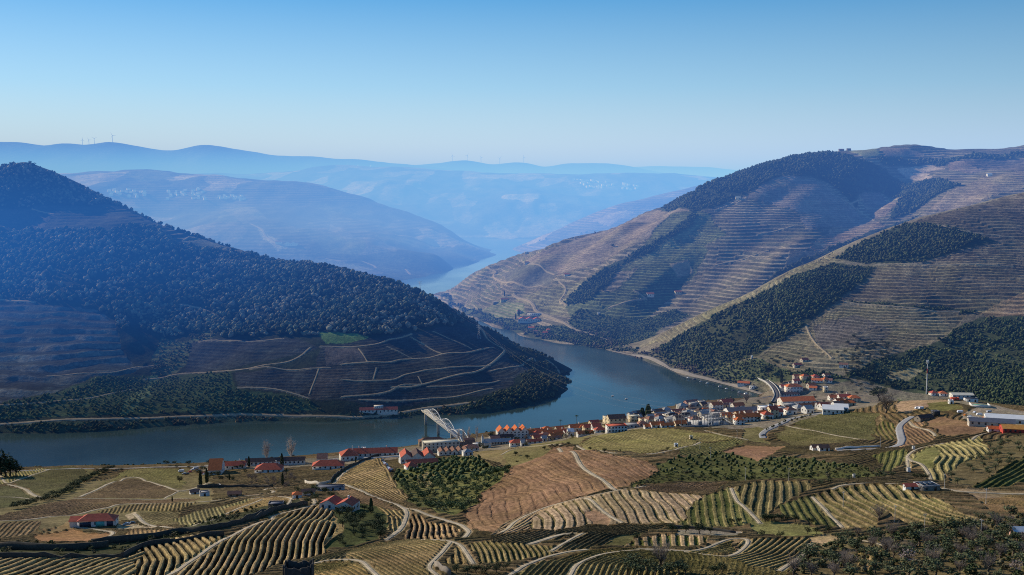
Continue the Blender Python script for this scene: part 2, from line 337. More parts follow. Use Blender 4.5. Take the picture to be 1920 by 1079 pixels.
def land_material(name, fine):
    m, t, b = nt(name)
    a1 = node(t, 'ShaderNodeAttribute', attribute_name='Col'); a2 = node(t, 'ShaderNodeAttribute', attribute_name='Col2')
    ar = node(t, 'ShaderNodeAttribute', attribute_name='row')
    wob = noise_n(t, 0.05 / fine, 2)
    ph = mth(t, 'FRACT', mth(t, 'ADD', ar.outputs['Fac'], mth(t, 'MULTIPLY', mth(t, 'SUBTRACT', wob, 0.5), 0.35)))
    up = remap(t, ph, 0.44, 0.56, 0, 1, True); dn = remap(t, ph, 0.90, 1.0, 1, 0, True)
    pulse = mth(t, 'MULTIPLY', mth(t, 'MULTIPLY', up, dn), a1.outputs['Alpha'])
    c = mixc(t, pulse, a1.outputs['Color'], a2.outputs['Color'])
    wn = t.nodes.new('ShaderNodeTexWhiteNoise'); wn.noise_dimensions = '1D'; t.links.new(mth(t, 'FLOOR', ar.outputs['Fac']), wn.inputs['W'])
    line = mth(t, 'MULTIPLY', mth(t, 'MULTIPLY', remap(t, ph, 0.14, 0.20, 0, 1, True), remap(t, ph, 0.26, 0.32, 1, 0, True)), a1.outputs['Alpha'])
    tone = mth(t, 'MULTIPLY', mth(t, 'SUBTRACT', 1.0, mth(t, 'MULTIPLY', line, 0.38)), mth(t, 'ADD', 1.0, mth(t, 'MULTIPLY', mth(t, 'MULTIPLY', mth(t, 'SUBTRACT', wn.outputs['Value'], .5), 0.45), a1.outputs['Alpha'])))
    n1 = noise_n(t, 0.02 / fine, 5, 0.65); n2 = noise_n(t, 0.35 / fine, 4, 0.7); n3 = noise_n(t, 0.09 / fine, 3, 0.6); n4 = noise_n(t, 1.1 / fine, 2, 0.7)
    k = mth(t, 'MULTIPLY', mth(t, 'MULTIPLY', remap(t, n1, 0.25, 0.75, 0.66, 1.34), remap(t, n2, 0.25, 0.75, 0.42, 1.58)), mth(t, 'MULTIPLY', remap(t, n3, 0.3, 0.7, 0.78, 1.22), remap(t, n4, 0.3, 0.7, 0.72, 1.28)))
    vm = t.nodes.new('ShaderNodeVectorMath'); vm.operation = 'SCALE'; t.links.new(c, vm.inputs[0]); t.links.new(mth(t, 'MULTIPLY', k, tone), vm.inputs['Scale'])
    hue = mixc(t, remap(t, noise_n(t, 0.03 / fine, 4, 0.6), 0.42, 0.68, 0, 0.45), vm.outputs[0], mixc(t, 1.0, vm.outputs[0], (0.90, 1.03, 0.70), 'MULTIPLY'))
    t.links.new(hue, b.inputs['Base Color'])
    bp = t.nodes.new('ShaderNodeBump'); bp.inputs['Strength'].default_value = 0.7; bp.inputs['Distance'].default_value = 0.9 * fine
    t.links.new(mth(t, 'ADD', n2, mth(t, 'MULTIPLY', pulse, 0.5)), bp.inputs['Height']); t.links.new(bp.outputs[0], b.inputs['Normal'])
    b.inputs['Specular IOR Level'].default_value = 0.05; b.inputs['Roughness'].default_value = 1.0
    return m

_mats = {}
def plain(name, col, rough=0.85, var=0.25, scale=0.6, metal=0.0, spec=0.2, second=None):
    if name in _mats: return _mats[name]
    m, t, b = nt(name)
    tc = t.nodes.new('ShaderNodeTexCoord')
    n1 = noise_n(t, scale, 4, 0.65); n2 = noise_n(t, scale * 9, 2, 0.6)
    k = mth(t, 'ADD', mth(t, 'MULTIPLY', n1, 0.7), mth(t, 'MULTIPLY', n2, 0.3))
    lo = tuple(x * (1 - var) for x in col); hi = second or tuple(min(1, x * (1 + var)) for x in col)
    t.links.new(mixc(t, remap(t, k, 0.32, 0.68, 0, 1), lo, hi), b.inputs['Base Color'])
    b.inputs['Roughness'].default_value = rough; b.inputs['Metallic'].default_value = metal; b.inputs['Specular IOR Level'].default_value = spec
    _mats[name] = m
    return m

def leaf_material(name, bump=True):
    m, t, b = nt(name)
    a = node(t, 'ShaderNodeAttribute', attribute_name='Col')
    n = noise_n(t, 1.1, 3, 0.7)
    c = mixc(t, 1.0, a.outputs['Color'], mixc(t, remap(t, n, 0.3, 0.7, 0, 1), (0.5, 0.52, 0.5), (1.5, 1.5, 1.35)), 'MULTIPLY')
    t.links.new(c, b.inputs['Base Color'])
    b.inputs['Specular IOR Level'].default_value = 0.1
    return m
LEAF = leaf_material('foliage')

# ------------------------------------------------------------------ mesh helpers
def np_mesh(name, v, q, mat, smooth=False, col=None, k=None):
    """v (n,3), q (m,k) -> mesh datablock; col: (n,3) point colours"""
    me = bpy.data.meshes.new(name)
    v = np.asarray(v, np.float32); q = np.asarray(q, np.int32)
    me.vertices.add(len(v)); me.vertices.foreach_set('co', v.ravel())
    me.loops.add(q.size); me.loops.foreach_set('vertex_index', q.ravel())
    me.polygons.add(len(q)); me.polygons.foreach_set('loop_start', np.arange(0, q.size, q.shape[1], dtype=np.int32))
    if smooth: me.polygons.foreach_set('use_smooth', np.ones(len(q), bool))
    if col is not None:
        a = me.color_attributes.new('Col', 'FLOAT_COLOR', 'POINT')
        c = np.ones((len(v), 4), np.float32); c[:, :3] = col
        a.data.foreach_set('color', c.ravel())
    me.update(calc_edges=True)
    if mat is not None: me.materials.append(mat)
    return me

def link(name, me, parent=None):
    o = bpy.data.objects.new(name, me); COL.objects.link(o)
    if parent is not None: o.parent = parent
    return o

def tag(o, label=None, cat=None, group=None, kind=None):
    if label: o['label'] = label
    if cat: o['category'] = cat
    if group: o['group'] = group
    if kind: o['kind'] = kind
    return o

# ------------------------------------------------------------------ land cover
class Cover:
    def __init__(self, L, base):
        n, m = L.Z.shape
        self.L = L
        self.c = np.empty((n, m, 3), np.float32); self.c[:] = base
        self.c2 = self.c.copy(); self.ph = np.zeros((n, m), np.float32); self.st = np.zeros((n, m), np.float32); self.dz = np.zeros((n, m), np.float32); self.wood = np.zeros((n, m), np.int8)
        self.wx = L.X + 5 * fbm(L.X / 25, L.YY / 25, 201, 2); self.wy = L.YY + 5 * fbm(L.X / 25, L.YY / 25, 207, 2)

def world_poly(L, uv):
    """outline given as bearings -> outline on the ground (extra points keep long edges on the land)"""
    pts = []
    for (a, b) in zip(uv, uv[1:] + uv[:1]):
        n = max(1, int(math.hypot(b[0] - a[0], b[1] - a[1]) / 60))
        for i in range(n): pts.append((a[0] + (b[0] - a[0]) * i / n, a[1] + (b[1] - a[1]) * i / n))
    p = at([q[0] for q in pts], [q[1] for q in pts], L)
    return p[:, :2]

def inside(poly, x, y):
    c = np.zeros(np.shape(x), bool)
    x0, y0 = poly[-1]
    for x1, y1 in poly:
        if y0 != y1:
            k = ((y0 > y) != (y1 > y)) & (x < (x1 - x0) * (y - y0) / (y1 - y0) + x0)
            c ^= k
        x0, y0 = x1, y1
    return c

def gdist(guide, x, y):
    """signed distance to a guide line that is prolonged at both ends"""
    g = np.array(guide, float)
    a = g[0] + (g[0] - g[1]) / np.linalg.norm(g[0] - g[1]) * 900; b = g[-1] + (g[-1] - g[-2]) / np.linalg.norm(g[-1] - g[-2]) * 900
    g = np.concatenate([[a], g, [b]])
    best = np.full(np.shape(x), 1e18); sg = np.zeros(np.shape(x))
    for (x0, y0), (x1, y1) in zip(g[:-1], g[1:]):
        dx, dy = x1 - x0, y1 - y0; l2 = dx * dx + dy * dy
        t = np.clip(((x - x0) * dx + (y - y0) * dy) / l2, 0, 1)
        d = (x - x0 - t * dx) ** 2 + (y - y0 - t * dy) ** 2
        s = (x - x0) * dy - (y - y0) * dx
        k = d < best
        best = np.where(k, d, best); sg = np.where(k, s, sg)
    return np.sqrt(best) * np.sign(sg)

def paint(C, uv, col, col2=None, guide=None, period=5.0, contour=None, st=1.0, amp=0.0, hump=None, wob=0.0, poly=None, duty=None, wood=False):
    L = C.L
    p = world_poly(L, uv) if poly is None else poly
    lo = p.min(0) - 8; hi = p.max(0) + 8
    sel = np.nonzero((C.wx > lo[0]) & (C.wx < hi[0]) & (C.wy > lo[1]) & (C.wy < hi[1]))
    if not len(sel[0]): return p
    k = inside(p, C.wx[sel], C.wy[sel])
    i, j = sel[0][k], sel[1][k]
    C.c[i, j] = col
    C.c2[i, j] = col2 if col2 is not None else col
    C.st[i, j] = 0; C.dz[i, j] = 0; C.wood[i, j] = 1 if wood else 0
    x, y, z = L.X[i, j], L.YY[i, j], L.Z[i, j]
    if guide is not None:
        gp = at([q[0] for q in guide], [q[1] for q in guide], L)[:, :2]
        ph = gdist(gp, x, y) / period
        gd = gp[-1] - gp[0]
        if gd[1] * -.84 - gd[0] * .54 > 0: ph = -ph       # shelves drop away from the sun side
    elif contour is not None:
        cell = np.floor(4 * vnoise(x / 150 + .25 * fbm(x / 40, y / 40, 83, 2), y / 150, 81)) if L.name in ('far', 'spur') else 0
        ph = z / contour * (1 + .16 * cell) + .37 * cell
    else: return p
    sc = 1.0 if L.name == 'near' else 2.2
    ph = ph + (wob + .22) * fbm(x / (45 * sc), y / (45 * sc), 77, 2) + (.07 if L.name == 'near' else .17) * fbm(x / (9 * sc), y / (9 * sc), 78, 2)
    if duty:                      # widen the shelf between the banks
        f = ph - np.floor(ph); ph = np.floor(ph) + np.where(f < duty, f * .44 / duty, .44 + (f - duty) * .56 / (1 - duty))
    C.ph[i, j] = ph; C.st[i, j] = st * np.clip(.95 + .5 * fbm(x / 30, y / 30, 79, 2), .35, 1)
    f = ph - np.floor(ph)
    if amp:                       # flat shelf, then a bank
        per = contour if contour is not None else 0
        if per: C.dz[i, j] = amp * per * (sstep(0.45, 0.98, f) - f)
        else: C.dz[i, j] = amp * (1 - sstep(0.42, 0.62, f) + sstep(0.90, 1.0, f) - .5)
    if (amp or hump) and L.name == 'near': C.dz[i, j] += .35 * (np.random.default_rng(3).random(len(i)) - .5) * (f > .4)
    if hump: C.dz[i, j] += hump * (sstep(0.42, 0.58, f) - sstep(0.86, 1.0, f))
    return p

def finish_land(C, name, mat):
    L = C.L
    L.Z = L.Zb + C.dz
    n, m = L.Z.shape
    v = np.stack([L.X, L.YY, L.Z], 2).reshape(-1, 3).astype(np.float32)
    i = np.arange(n - 1)[:, None] * m + np.arange(m - 1)[None]
    q = np.stack([i, i + 1, i + m + 1, i + m], 2).reshape(-1, 4)
    q = q[v[:, 2][q].max(1) > -9]
    used = np.zeros(len(v), bool); used[q.ravel()] = True
    ren = np.cumsum(used) - 1
    q = ren[q]; v = v[used]
    me = np_mesh(name, v, q, mat, True)
    for nm, c, al in (('Col', C.c, C.st), ('Col2', C.c2, None)):
        a = me.color_attributes.new(nm, 'FLOAT_COLOR', 'POINT')
        d = np.ones((n * m, 4), np.float32); d[:, :3] = c.reshape(-1, 3)
        if al is not None: d[:, 3] = al.ravel()
        a.data.foreach_set('color', d[used].ravel())
    a = me.attributes.new('row', 'FLOAT', 'POINT'); a.data.foreach_set('value', C.ph.ravel()[used].astype(np.float32))
    return tag(link(name, me), kind='structure')

# ------------------------------------------------------------------ foliage shapes
def ico(sub):
    bm = bmesh.new(); bmesh.ops.create_icosphere(bm, subdivisions=sub, radius=1.0)
    v = np.array([x.co[:] for x in bm.verts]); f = np.array([[x.index for x in q.verts] for q in bm.faces]); bm.free()
    return v, f
ICO1, ICOF1 = ico(1); ICO2, ICOF2 = ico(2)

def lump(seed, base=(ICO1, ICOF1), rough=0.35):
    r = np.random.default_rng(seed); v = base[0].copy()
    d = 1 + rough * (r.random(len(v)) * 2 - 1)
    v = v * d[:, None]; v[:, 2] = v[:, 2] * 0.9
    return v

def clumped(seed, n, spread, size, flat=0.8):
    """an uneven crown of many small rough clumps, about unit radius"""
    r = np.random.default_rng(seed); vs, fs = [], []
    o = 0
    for i in range(n):
        d = r.normal(size=3); d /= np.linalg.norm(d); d *= spread * r.random() ** 0.45; d[2] *= flat
        s = size * (0.6 + 0.8 * r.random())
        v = lump(seed * 97 + i, rough=0.45) * s + d
        vs.append(v); fs.append(ICOF1 + o); o += len(v)
    return np.concatenate(vs), np.concatenate(fs)

def leafy(seed, n, size, flat=0.85, hole=0.25, blobs=9):
    """crown of loose leaf sprays (small quads) gathered in blobs, about unit radius"""
    r = np.random.default_rng(seed)
    bc = r.normal(size=(blobs, 3)); bc /= np.linalg.norm(bc, axis=1)[:, None]; bc *= (0.35 + 0.4 * r.random((blobs, 1)))
    c = bc[r.integers(0, blobs, n)]
    d = r.normal(size=(n, 3)); d /= np.linalg.norm(d, axis=1)[:, None]
    c = c + d * (0.42 * r.random((n, 1)) ** 0.4); c[:, 2] *= flat
    nn = d + 0.8 * r.normal(size=(n, 3)); nn /= np.linalg.norm(nn, axis=1)[:, None]
    t = np.cross(nn, r.normal(size=(n, 3))); t /= np.linalg.norm(t, axis=1)[:, None]; b = np.cross(nn, t)
    s = (size * (0.6 + 0.8 * r.random(n)))[:, None]
    v = np.stack([c - t * s - b * s * 0.6, c + t * s * 0.3 - b * s, c + t * s + b * s * 0.5, c - t * s * 0.4 + b * s], 1).reshape(-1, 3)
    f = np.arange(n * 4).reshape(-1, 4)
    return v, f

def merged(name, templates, pos, size, colors, label, cat='trees', squash=None, mat=None):
    """many small crowns of a wood that reads as one mass"""
    pos = np.asarray(pos); N = len(pos)
    r = np.random.default_rng(len(name) * 31 + N)
    which = r.integers(0, len(templates), N); V, Q, K = [], [], []; o = 0
    for k, (tv, tf) in enumerate(templates):
        s = np.nonzero(which == k)[0]
        if not len(s): continue
        a = r.random(len(s)) * 6.283; ca, sa = np.cos(a), np.sin(a)
        sz = size[s]
        x = tv[None, :, 0] * ca[:, None] - tv[None, :, 1] * sa[:, None]; y = tv[None, :, 0] * sa[:, None] + tv[None, :, 1] * ca[:, None]
        z = np.repeat(tv[None, :, 2], len(s), 0) * (1.0 if squash is None else squash[s][:, None])
        v = np.stack([x, y, z], 2) * sz[:, None, None] + pos[s][:, None, :]
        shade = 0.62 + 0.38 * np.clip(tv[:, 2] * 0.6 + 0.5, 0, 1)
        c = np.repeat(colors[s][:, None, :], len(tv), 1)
        V.append(v.reshape(-1, 3)); K.append(c.reshape(-1, 3))
        Q.append((tf[None] + (o + np.arange(len(s)) * len(tv))[:, None, None]).reshape(-1, tf.shape[1])); o += len(s) * len(tv)
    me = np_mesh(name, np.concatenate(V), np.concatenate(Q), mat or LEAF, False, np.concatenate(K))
    return tag(link(name, me), label, cat, None, 'stuff')

def pick(poly, n, gap, seed, L, ragged=0.0):
    """n random spots (at least about gap apart) inside an outline on the ground, with heights"""
    r = np.random.default_rng(seed)
    lo, hi = poly.min(0), poly.max(0)
    out = []
    m = int(n * 3.2 * max(1, np.prod(hi - lo) / max(1.0, 0.5 * abs(np.dot(poly[:, 0], np.roll(poly[:, 1], 1)) - np.dot(poly[:, 1], np.roll(poly[:, 0], 1))))))
    x = lo[0] + (hi[0] - lo[0]) * r.random(m); y = lo[1] + (hi[1] - lo[1]) * r.random(m)
    k = inside(poly, x + ragged * fbm(x / 40, y / 40, 211, 3), y + ragged * fbm(x / 40, y / 40, 217, 3)); x, y = x[k], y[k]
    cell = {}
    for a, b in zip(x, y):
        key = (int(a // gap), int(b // gap))
        if any((a - q[0]) ** 2 + (b - q[1]) ** 2 < gap * gap for dx in (-1, 0, 1) for dy in (-1, 0, 1) for q in cell.get((key[0] + dx, key[1] + dy), ())): continue
        cell.setdefault(key, []).append((a, b)); out.append((a, b))
        if len(out) >= n: break
    if not out: return np.zeros((0, 3))
    o = np.array(out)
    return np.stack([o[:, 0], o[:, 1], L.h(o[:, 0], o[:, 1])], 1)

def area(poly):
    return 0.5 * abs(np.dot(poly[:, 0], np.roll(poly[:, 1], 1)) - np.dot(poly[:, 1], np.roll(poly[:, 0], 1)))

def tints(n, cols, seed, var=0.3):
    r = np.random.default_rng(seed); c = np.array(cols)[r.integers(0, len(cols), n)]
    return c * (1 - var + 2 * var * r.random((n, 1)))
# ------------------------------------------------------------------ river
def build_river():
    m, t, b = nt('river_water')
    n1 = noise_n(t, 0.012, 4, 0.6); n2 = noise_n(t, 0.22, 3, 0.6)
    t.links.new(mixc(t, remap(t, n1, 0.35, 0.65, 0, 1), (0.030, 0.056, 0.044), (0.042, 0.072, 0.060)), b.inputs['Base Color'])
    t.links.new(remap(t, noise_n(t, 0.006, 3, 0.6, stretch=(1, 0.5, 1)), 0.35, 0.65, 0.05, 0.17), b.inputs['Roughness'])
    b.inputs['Specular IOR Level'].default_value = 0.36; b.inputs['IOR'].default_value = 1.333
    bp = t.nodes.new('ShaderNodeBump'); bp.inputs['Strength'].default_value = 0.10; bp.inputs['Distance'].default_value = 0.4
    t.links.new(n2, bp.inputs['Height']); t.links.new(bp.outputs[0], b.inputs['Normal'])
    xs = np.linspace(-2400, 1400, 39); ys = np.concatenate([np.linspace(900, 5600, 48)])
    X, Y = np.meshgrid(xs, ys)
    v = np.stack([X, Y, np.zeros_like(X)], 2).reshape(-1, 3); n, mm = X.shape
    i = np.arange(n - 1)[:, None] * mm + np.arange(mm - 1)[None]
    q = np.stack([i, i + 1, i + mm + 1, i + mm], 2).reshape(-1, 4)
    tag(link('river', np_mesh('river', v, q, m, True)), kind='structure')
    # the base sheet under everything, out to the horizon
    g = plain('valley_soil', (0.10, 0.10, 0.07), 1.0, 0.3, 0.004)
    v = [(-40000, -300, -12), (40000, -300, -12), (40000, 60000, -12), (-40000, 60000, -12)]
    tag(link('ground', np_mesh('ground', v, [(0, 1, 2, 3)], g)), kind='structure')
build_river()

# ------------------------------------------------------------------ haze in the valley (a glowing volume round it, in place of scattered light)
def build_haze():
    x0, x1, y0, y1, z0, z1 = -9000, 9000, -150, 22500, -11, 900
    v = [(x, y, z) for z in (z0, z1) for y in (y0, y1) for x in (x0, x1)]
    q = [(0, 2, 3, 1), (4, 5, 7, 6), (0, 1, 5, 4), (2, 6, 7, 3), (0, 4, 6, 2), (1, 3, 7, 5)]
    m = bpy.data.materials.new('haze'); m.use_nodes = True; t = m.node_tree
    t.nodes.remove(t.nodes['Principled BSDF']); out = t.nodes['Material Output']
    geo = t.nodes.new('ShaderNodeNewGeometry'); sp = t.nodes.new('ShaderNodeSeparateXYZ'); t.links.new(geo.outputs['Position'], sp.inputs[0])
    fy = remap(t, sp.outputs[1], 950, 3900, 0.0, 1.0)
    fz = remap(t, sp.outputs[2], 200, 680, 1.0, 0.0, True)
    far_ = mth(t, 'MULTIPLY', fy, fz)
    # a bank of glowing blue haze in front of the wooded slope, thicker upstream
    def blob(cx, cy, cz, rx, ry, rz):
        q = None
        for s, c, r in ((sp.outputs[0], cx, rx), (sp.outputs[1], cy, ry), (sp.outputs[2], cz, rz)):
            d = mth(t, 'DIVIDE', mth(t, 'SUBTRACT', s, c), r); d = mth(t, 'MULTIPLY', d, d)
            q = d if q is None else mth(t, 'ADD', q, d)
        return mth(t, 'POWER', 2.718, mth(t, 'MULTIPLY', q, -1.0))
    bl = blob(-900, 1640, 160, 580, 290, 190)
    pale = blob(-930, 3700, 105, 650, 480, 120)
    bm_ = blob(-1100, 3500, 70, 1300, 650, 200)
    D1 = mth(t, 'ADD', mth(t, 'MULTIPLY', far_, HZ_FAR), mth(t, 'MULTIPLY', bm_, HZ_MID)); D2 = mth(t, 'MULTIPLY', bl, HZ_LEFT)
    sh = None
    for d, k, c in ((D1, (0.24, 0.42, 1.0), HZ_COL), (D2, (0.40, 0.55, 1.0), HZ_BANK), (mth(t, 'MULTIPLY', pale, 0.42e-3), (1.0, 1.0, 1.0), (0.50, 0.70, 0.90))):     # thin valley haze; the blue bank in the shade of the wooded hill
        ab = t.nodes.new('ShaderNodeVolumeAbsorption'); ab.inputs['Color'].default_value = (1 - k[0], 1 - k[1], 1 - k[2], 1); t.links.new(d, ab.inputs['Density'])
        em = t.nodes.new('ShaderNodeEmission'); em.inputs['Color'].default_value = (k[0] * c[0], k[1] * c[1], k[2] * c[2], 1); t.links.new(d, em.inputs['Strength'])
        for s_ in (ab, em):
            if sh is None: sh = s_.outputs[0]; continue
            ad = t.nodes.new('ShaderNodeAddShader'); t.links.new(sh, ad.inputs[0]); t.links.new(s_.outputs[0], ad.inputs[1]); sh = ad.outputs[0]
    t.links.new(sh, out.inputs['Volume'])
    o = link('haze', np_mesh('haze', v, q, m))
    tag(o, 'thin blue haze filling the whole river valley', 'haze', None, 'stuff')
    SC.cycles.volume_step_rate = HZ_STEP; SC.cycles.volume_max_steps = 256
HZ_FAR, HZ_LEFT, HZ_MID = 0.66e-3, 1.9e-3, 0.32e-3
HZ_COL = (0.34, 0.60, 0.84)
HZ_BANK = (0.038, 0.225, 0.52)
HZ_STEP = 0.25
build_haze()
# ------------------------------------------------------------------ land cover of every landform
TAN = (.27, .205, .125); BROWN = (.20, .13, .08); RUST = (.29, .17, .10); GREEN = (.125, .14, .05); OLIVE = (.20, .175, .085); DARK = (.075, .06, .04); SCRUB = (.085, .085, .045)
PATH = (.46, .38, .27); CREAM = (.50, .40, .29); GREY = (.20, .18, .155); STRAW = (.32, .255, .14)
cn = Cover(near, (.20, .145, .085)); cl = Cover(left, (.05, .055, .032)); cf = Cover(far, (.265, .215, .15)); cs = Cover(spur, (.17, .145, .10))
cm = Cover(mid, (.075, .08, .06)); cq = Cover(opp, (.17, .15, .11)); cp = Cover(plateau, (.06, .068, .05)); c1 = Cover(mt1, (.07, .10, .14)); c2_ = Cover(mt2, (.08, .11, .15)); c3_ = Cover(mt3, (.10, .14, .19))  # blue distance haze is put into the mountain ground colours

pn = near.Z / 1.05 + 1.2 * fbm(near.X / 70, near.YY / 70, 391, 2)
cn.ph[:] = pn; cn.st[:] = .8; cn.c2[:] = (.105, .09, .05)
fn = pn - np.floor(pn); cn.dz[:] = 0.8 * (sstep(.42, .6, fn) - sstep(.86, 1.0, fn)) * sstep(8, 22, near.Z)
# patchwork of fields and clearings on the hazy far ground
def patches(C, sx, sy, lo, cols, seed, keep=0.5):
    x, y = C.L.X, C.L.YY
    wx = x + 0.6 * sx * fbm(x / sx, y / sy, seed, 2); wy = y + 0.6 * sy * fbm(x / sx, y / sy, seed + 3, 2)
    cell = _hash(np.floor(wx / sx), np.floor(wy / sy), seed)
    k = (cell < keep) & (C.L.Z > lo)
    cc = np.array(cols)[(np.floor(cell / keep * len(cols)).astype(int)) % len(cols)]
    C.c[k] = cc[k]
    C.c[:] *= (0.8 + 0.4 * vnoise(x / (sx * .4), y / (sy * .4), seed + 9))[..., None]
patches(cm, 190, 300, 5, [(.16, .14, .11), (.11, .12, .08), (.24, .20, .16), (.08, .09, .06), (.30, .26, .21)], 301, .42)
patches(cp, 190, 380, 5, [(.14, .13, .11), (.10, .11, .08), (.26, .235, .20), (.08, .09, .07), (.18, .17, .14)], 311, .5)
patches(cq, 170, 240, 5, [(.24, .20, .15), (.12, .12, .08), (.17, .15, .11)], 321, .6)
patches(c1, 500, 900, 100, [(.09, .12, .15), (.06, .09, .12)], 331, .4)  # mountain patches keep the painted haze blue
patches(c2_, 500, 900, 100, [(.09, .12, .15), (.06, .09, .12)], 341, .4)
cm.ph = (mid.Z / 9).astype(np.float32); cm.c2[:] = (.22, .19, .15); cm.st[:] = (0.5 * (vnoise(mid.X / 300, mid.YY / 400, 351) > .5)).astype(np.float32)
cq.ph = (opp.Z / 9).astype(np.float32); cq.c2[:] = (.10, .10, .07); cq.st[:] = 0.7
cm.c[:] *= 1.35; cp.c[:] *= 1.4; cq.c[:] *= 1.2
# bright fields on the lower slopes in the haze
for C, uv, col in ((cp, [(905, 425), (935, 415), (950, 428), (970, 445), (955, 452), (920, 444)], (.36, .32, .26)), (cp, [(840, 372), (870, 360), (875, 378), (850, 390)], (.26, .23, .19)), (cp, [(720, 350), (760, 345), (752, 385), (708, 372)], (.20, .185, .15)),
                   (cp, [(1010, 385), (1040, 380), (1045, 395), (1015, 400)], (.25, .23, .19)), (cq, [(985, 455), (1040, 432), (1020, 450), (990, 460)], (.40, .34, .26)), (cq, [(1110, 415), (1160, 395), (1190, 398), (1140, 425)], (.32, .27, .21)),
                   (cm, [(480, 425), (510, 445), (540, 465), (520, 472), (495, 450)], (.40, .35, .27)), (cm, [(620, 420), (665, 445), (650, 452), (615, 432)], (.2, .185, .15)), (cm, [(420, 395), (470, 388), (500, 410), (455, 420)], (.24, .23, .17)),
                   (cm, [(700, 440), (780, 452), (840, 462), (800, 468), (720, 455)], (.2, .2, .14)), (cm, [(235, 325), (300, 320), (330, 335), (260, 342)], (.17, .18, .11)), (cm, [(560, 480), (640, 490), (700, 505), (660, 515), (570, 500)], (.22, .21, .16))):
    paint(C, uv, col)

# wooded hill
FORESTS = []                       # (landform, outline on the ground, trees, gap, size range, tints)
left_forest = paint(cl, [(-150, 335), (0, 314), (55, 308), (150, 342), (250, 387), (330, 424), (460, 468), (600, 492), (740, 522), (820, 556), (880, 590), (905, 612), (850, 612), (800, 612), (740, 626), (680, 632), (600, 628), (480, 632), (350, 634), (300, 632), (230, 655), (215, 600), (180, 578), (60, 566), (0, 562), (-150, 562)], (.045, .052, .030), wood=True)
paint(cl, [(-150, 392), (0, 389), (110, 386), (230, 388), (322, 412), (300, 426), (200, 431), (0, 431), (-150, 431)], (.085, .08, .06), (.14, .12, .085), contour=5, st=.5, amp=.4)
paint(cl, [(-10, 394), (60, 392), (95, 408), (80, 428), (-10, 430)], (.18, .13, .10))
paint(cl, [(304, 415), (345, 431), (400, 446), (470, 467), (560, 487), (500, 481), (420, 469), (370, 466), (330, 456), (300, 432)], (.25, .19, .115), (.10, .09, .06), contour=6, amp=.7)
paint(cl, [(340, 452), (385, 441), (400, 449), (440, 461), (400, 464), (350, 456)], (.33, .25, .16))
paint(cl, [(468, 474), (520, 478), (578, 489), (530, 487), (480, 481)], (.28, .30, .12))
paint(cl, [(-150, 566), (0, 566), (60, 568), (180, 580), (215, 602), (230, 655), (285, 686), (250, 700), (170, 706), (100, 736), (0, 756), (-150, 765)], (.068, .072, .066), (.22, .20, .16), contour=8.5, st=.75, amp=.6, wob=.4)
paint(cl, [(240, 600), (300, 632), (290, 672), (262, 690), (230, 655)], (.05, .055, .035))
lit_gully = paint(cl, [(303, 634), (350, 640), (395, 612), (420, 610), (380, 660), (330, 700), (285, 704), (286, 668)], (.23, .21, .095), (.14, .13, .07), contour=4, amp=.5, wood=True)  # bright light-ray patch put into the ground colour
paint(cl, [(355, 642), (440, 635), (560, 636), (598, 652), (572, 662), (500, 676), (440, 690), (345, 702), (356, 672)], (.10, .09, .08), (.06, .058, .05), contour=3.2, st=.7, wob=.3)
left_grove = paint(cl, [(285, 706), (345, 703), (432, 698), (446, 732), (520, 738), (580, 748), (600, 765), (560, 776), (420, 774), (240, 778), (100, 782), (-150, 792), (-150, 768), (0, 758), (100, 738), (170, 708), (250, 702)], (.10, .12, .05), (.06, .075, .035), contour=4, st=.5, wood=True)
paint(cl, [(285, 706), (300, 704), (286, 735), (250, 772), (222, 776), (240, 745)], (.28, .27, .11), wood=True)
paint(cl, [(440, 700), (590, 690), (582, 742), (450, 728)], (.10, .09, .08), (.06, .055, .05), contour=2.6, st=.6)
paint(cl, [(598, 622), (690, 630), (690, 642), (610, 644)], (.18, .24, .07))
paint(cl, [(602, 650), (740, 628), (800, 618), (870, 615), (922, 642), (942, 664), (1002, 668), (1042, 690), (980, 715), (900, 742), (800, 755), (700, 765), (600, 750), (570, 742), (592, 690)], (.09, .08, .068), (.05, .046, .04), contour=2.4, st=.7, wob=.2)
paint(cl, [(608, 652), (668, 650), (690, 680), (612, 686)], (.155, .105, .085))
paint(cl, [(600, 690), (690, 688), (680, 745), (585, 748)], (.16, .115, .09), (.10, .08, .06), contour=2.4, st=.7)
nose_forest = paint(cl, [(942, 668), (985, 668), (1020, 672), (1045, 690), (1076, 705), (1070, 728), (1035, 748), (960, 766), (880, 774), (900, 745), (960, 720), (1000, 695)], (.045, .055, .03), wood=True)
crest_forest = paint(cl, [(905, 612), (880, 592), (905, 604), (945, 626), (1000, 656), (1042, 680), (1020, 676), (985, 664), (945, 645)], (.045, .055, .03), wood=True)
shore_left = paint(cl, [(-150, 798), (0, 797), (200, 788), (400, 780), (600, 781), (760, 772), (860, 762), (960, 745), (960, 763), (880, 776), (780, 782), (640, 790), (430, 791), (330, 798), (220, 806), (0, 811), (-150, 814)], (.09, .10, .05), wood=True)
for o_, n_, g_, s_, t_ in ((left_forest, 7600, 5.6, (2.8, 6.6), [(.075, .10, .075), (.13, .15, .12), (.05, .07, .052), (.19, .195, .17), (.04, .056, .04)]), (nose_forest, 900, 4.2, (2.2, 4.4), [(.05, .065, .03), (.08, .085, .045), (.04, .05, .03)]), (crest_forest, 420, 4, (2.0, 4.0), [(.05, .06, .03), (.07, .08, .04)])):
    FORESTS.append((left, o_, n_, g_, s_, t_))
FORESTS.append((left, left_grove, 1500, 5.0, (1.9, 3.0), [(.07, .10, .045), (.09, .12, .05), (.055, .08, .04)]))
FORESTS.append((left, shore_left, 650, 3.5, (1.4, 3.2), [(.06, .08, .035), (.10, .11, .05), (.13, .10, .06), (.05, .06, .03)]))
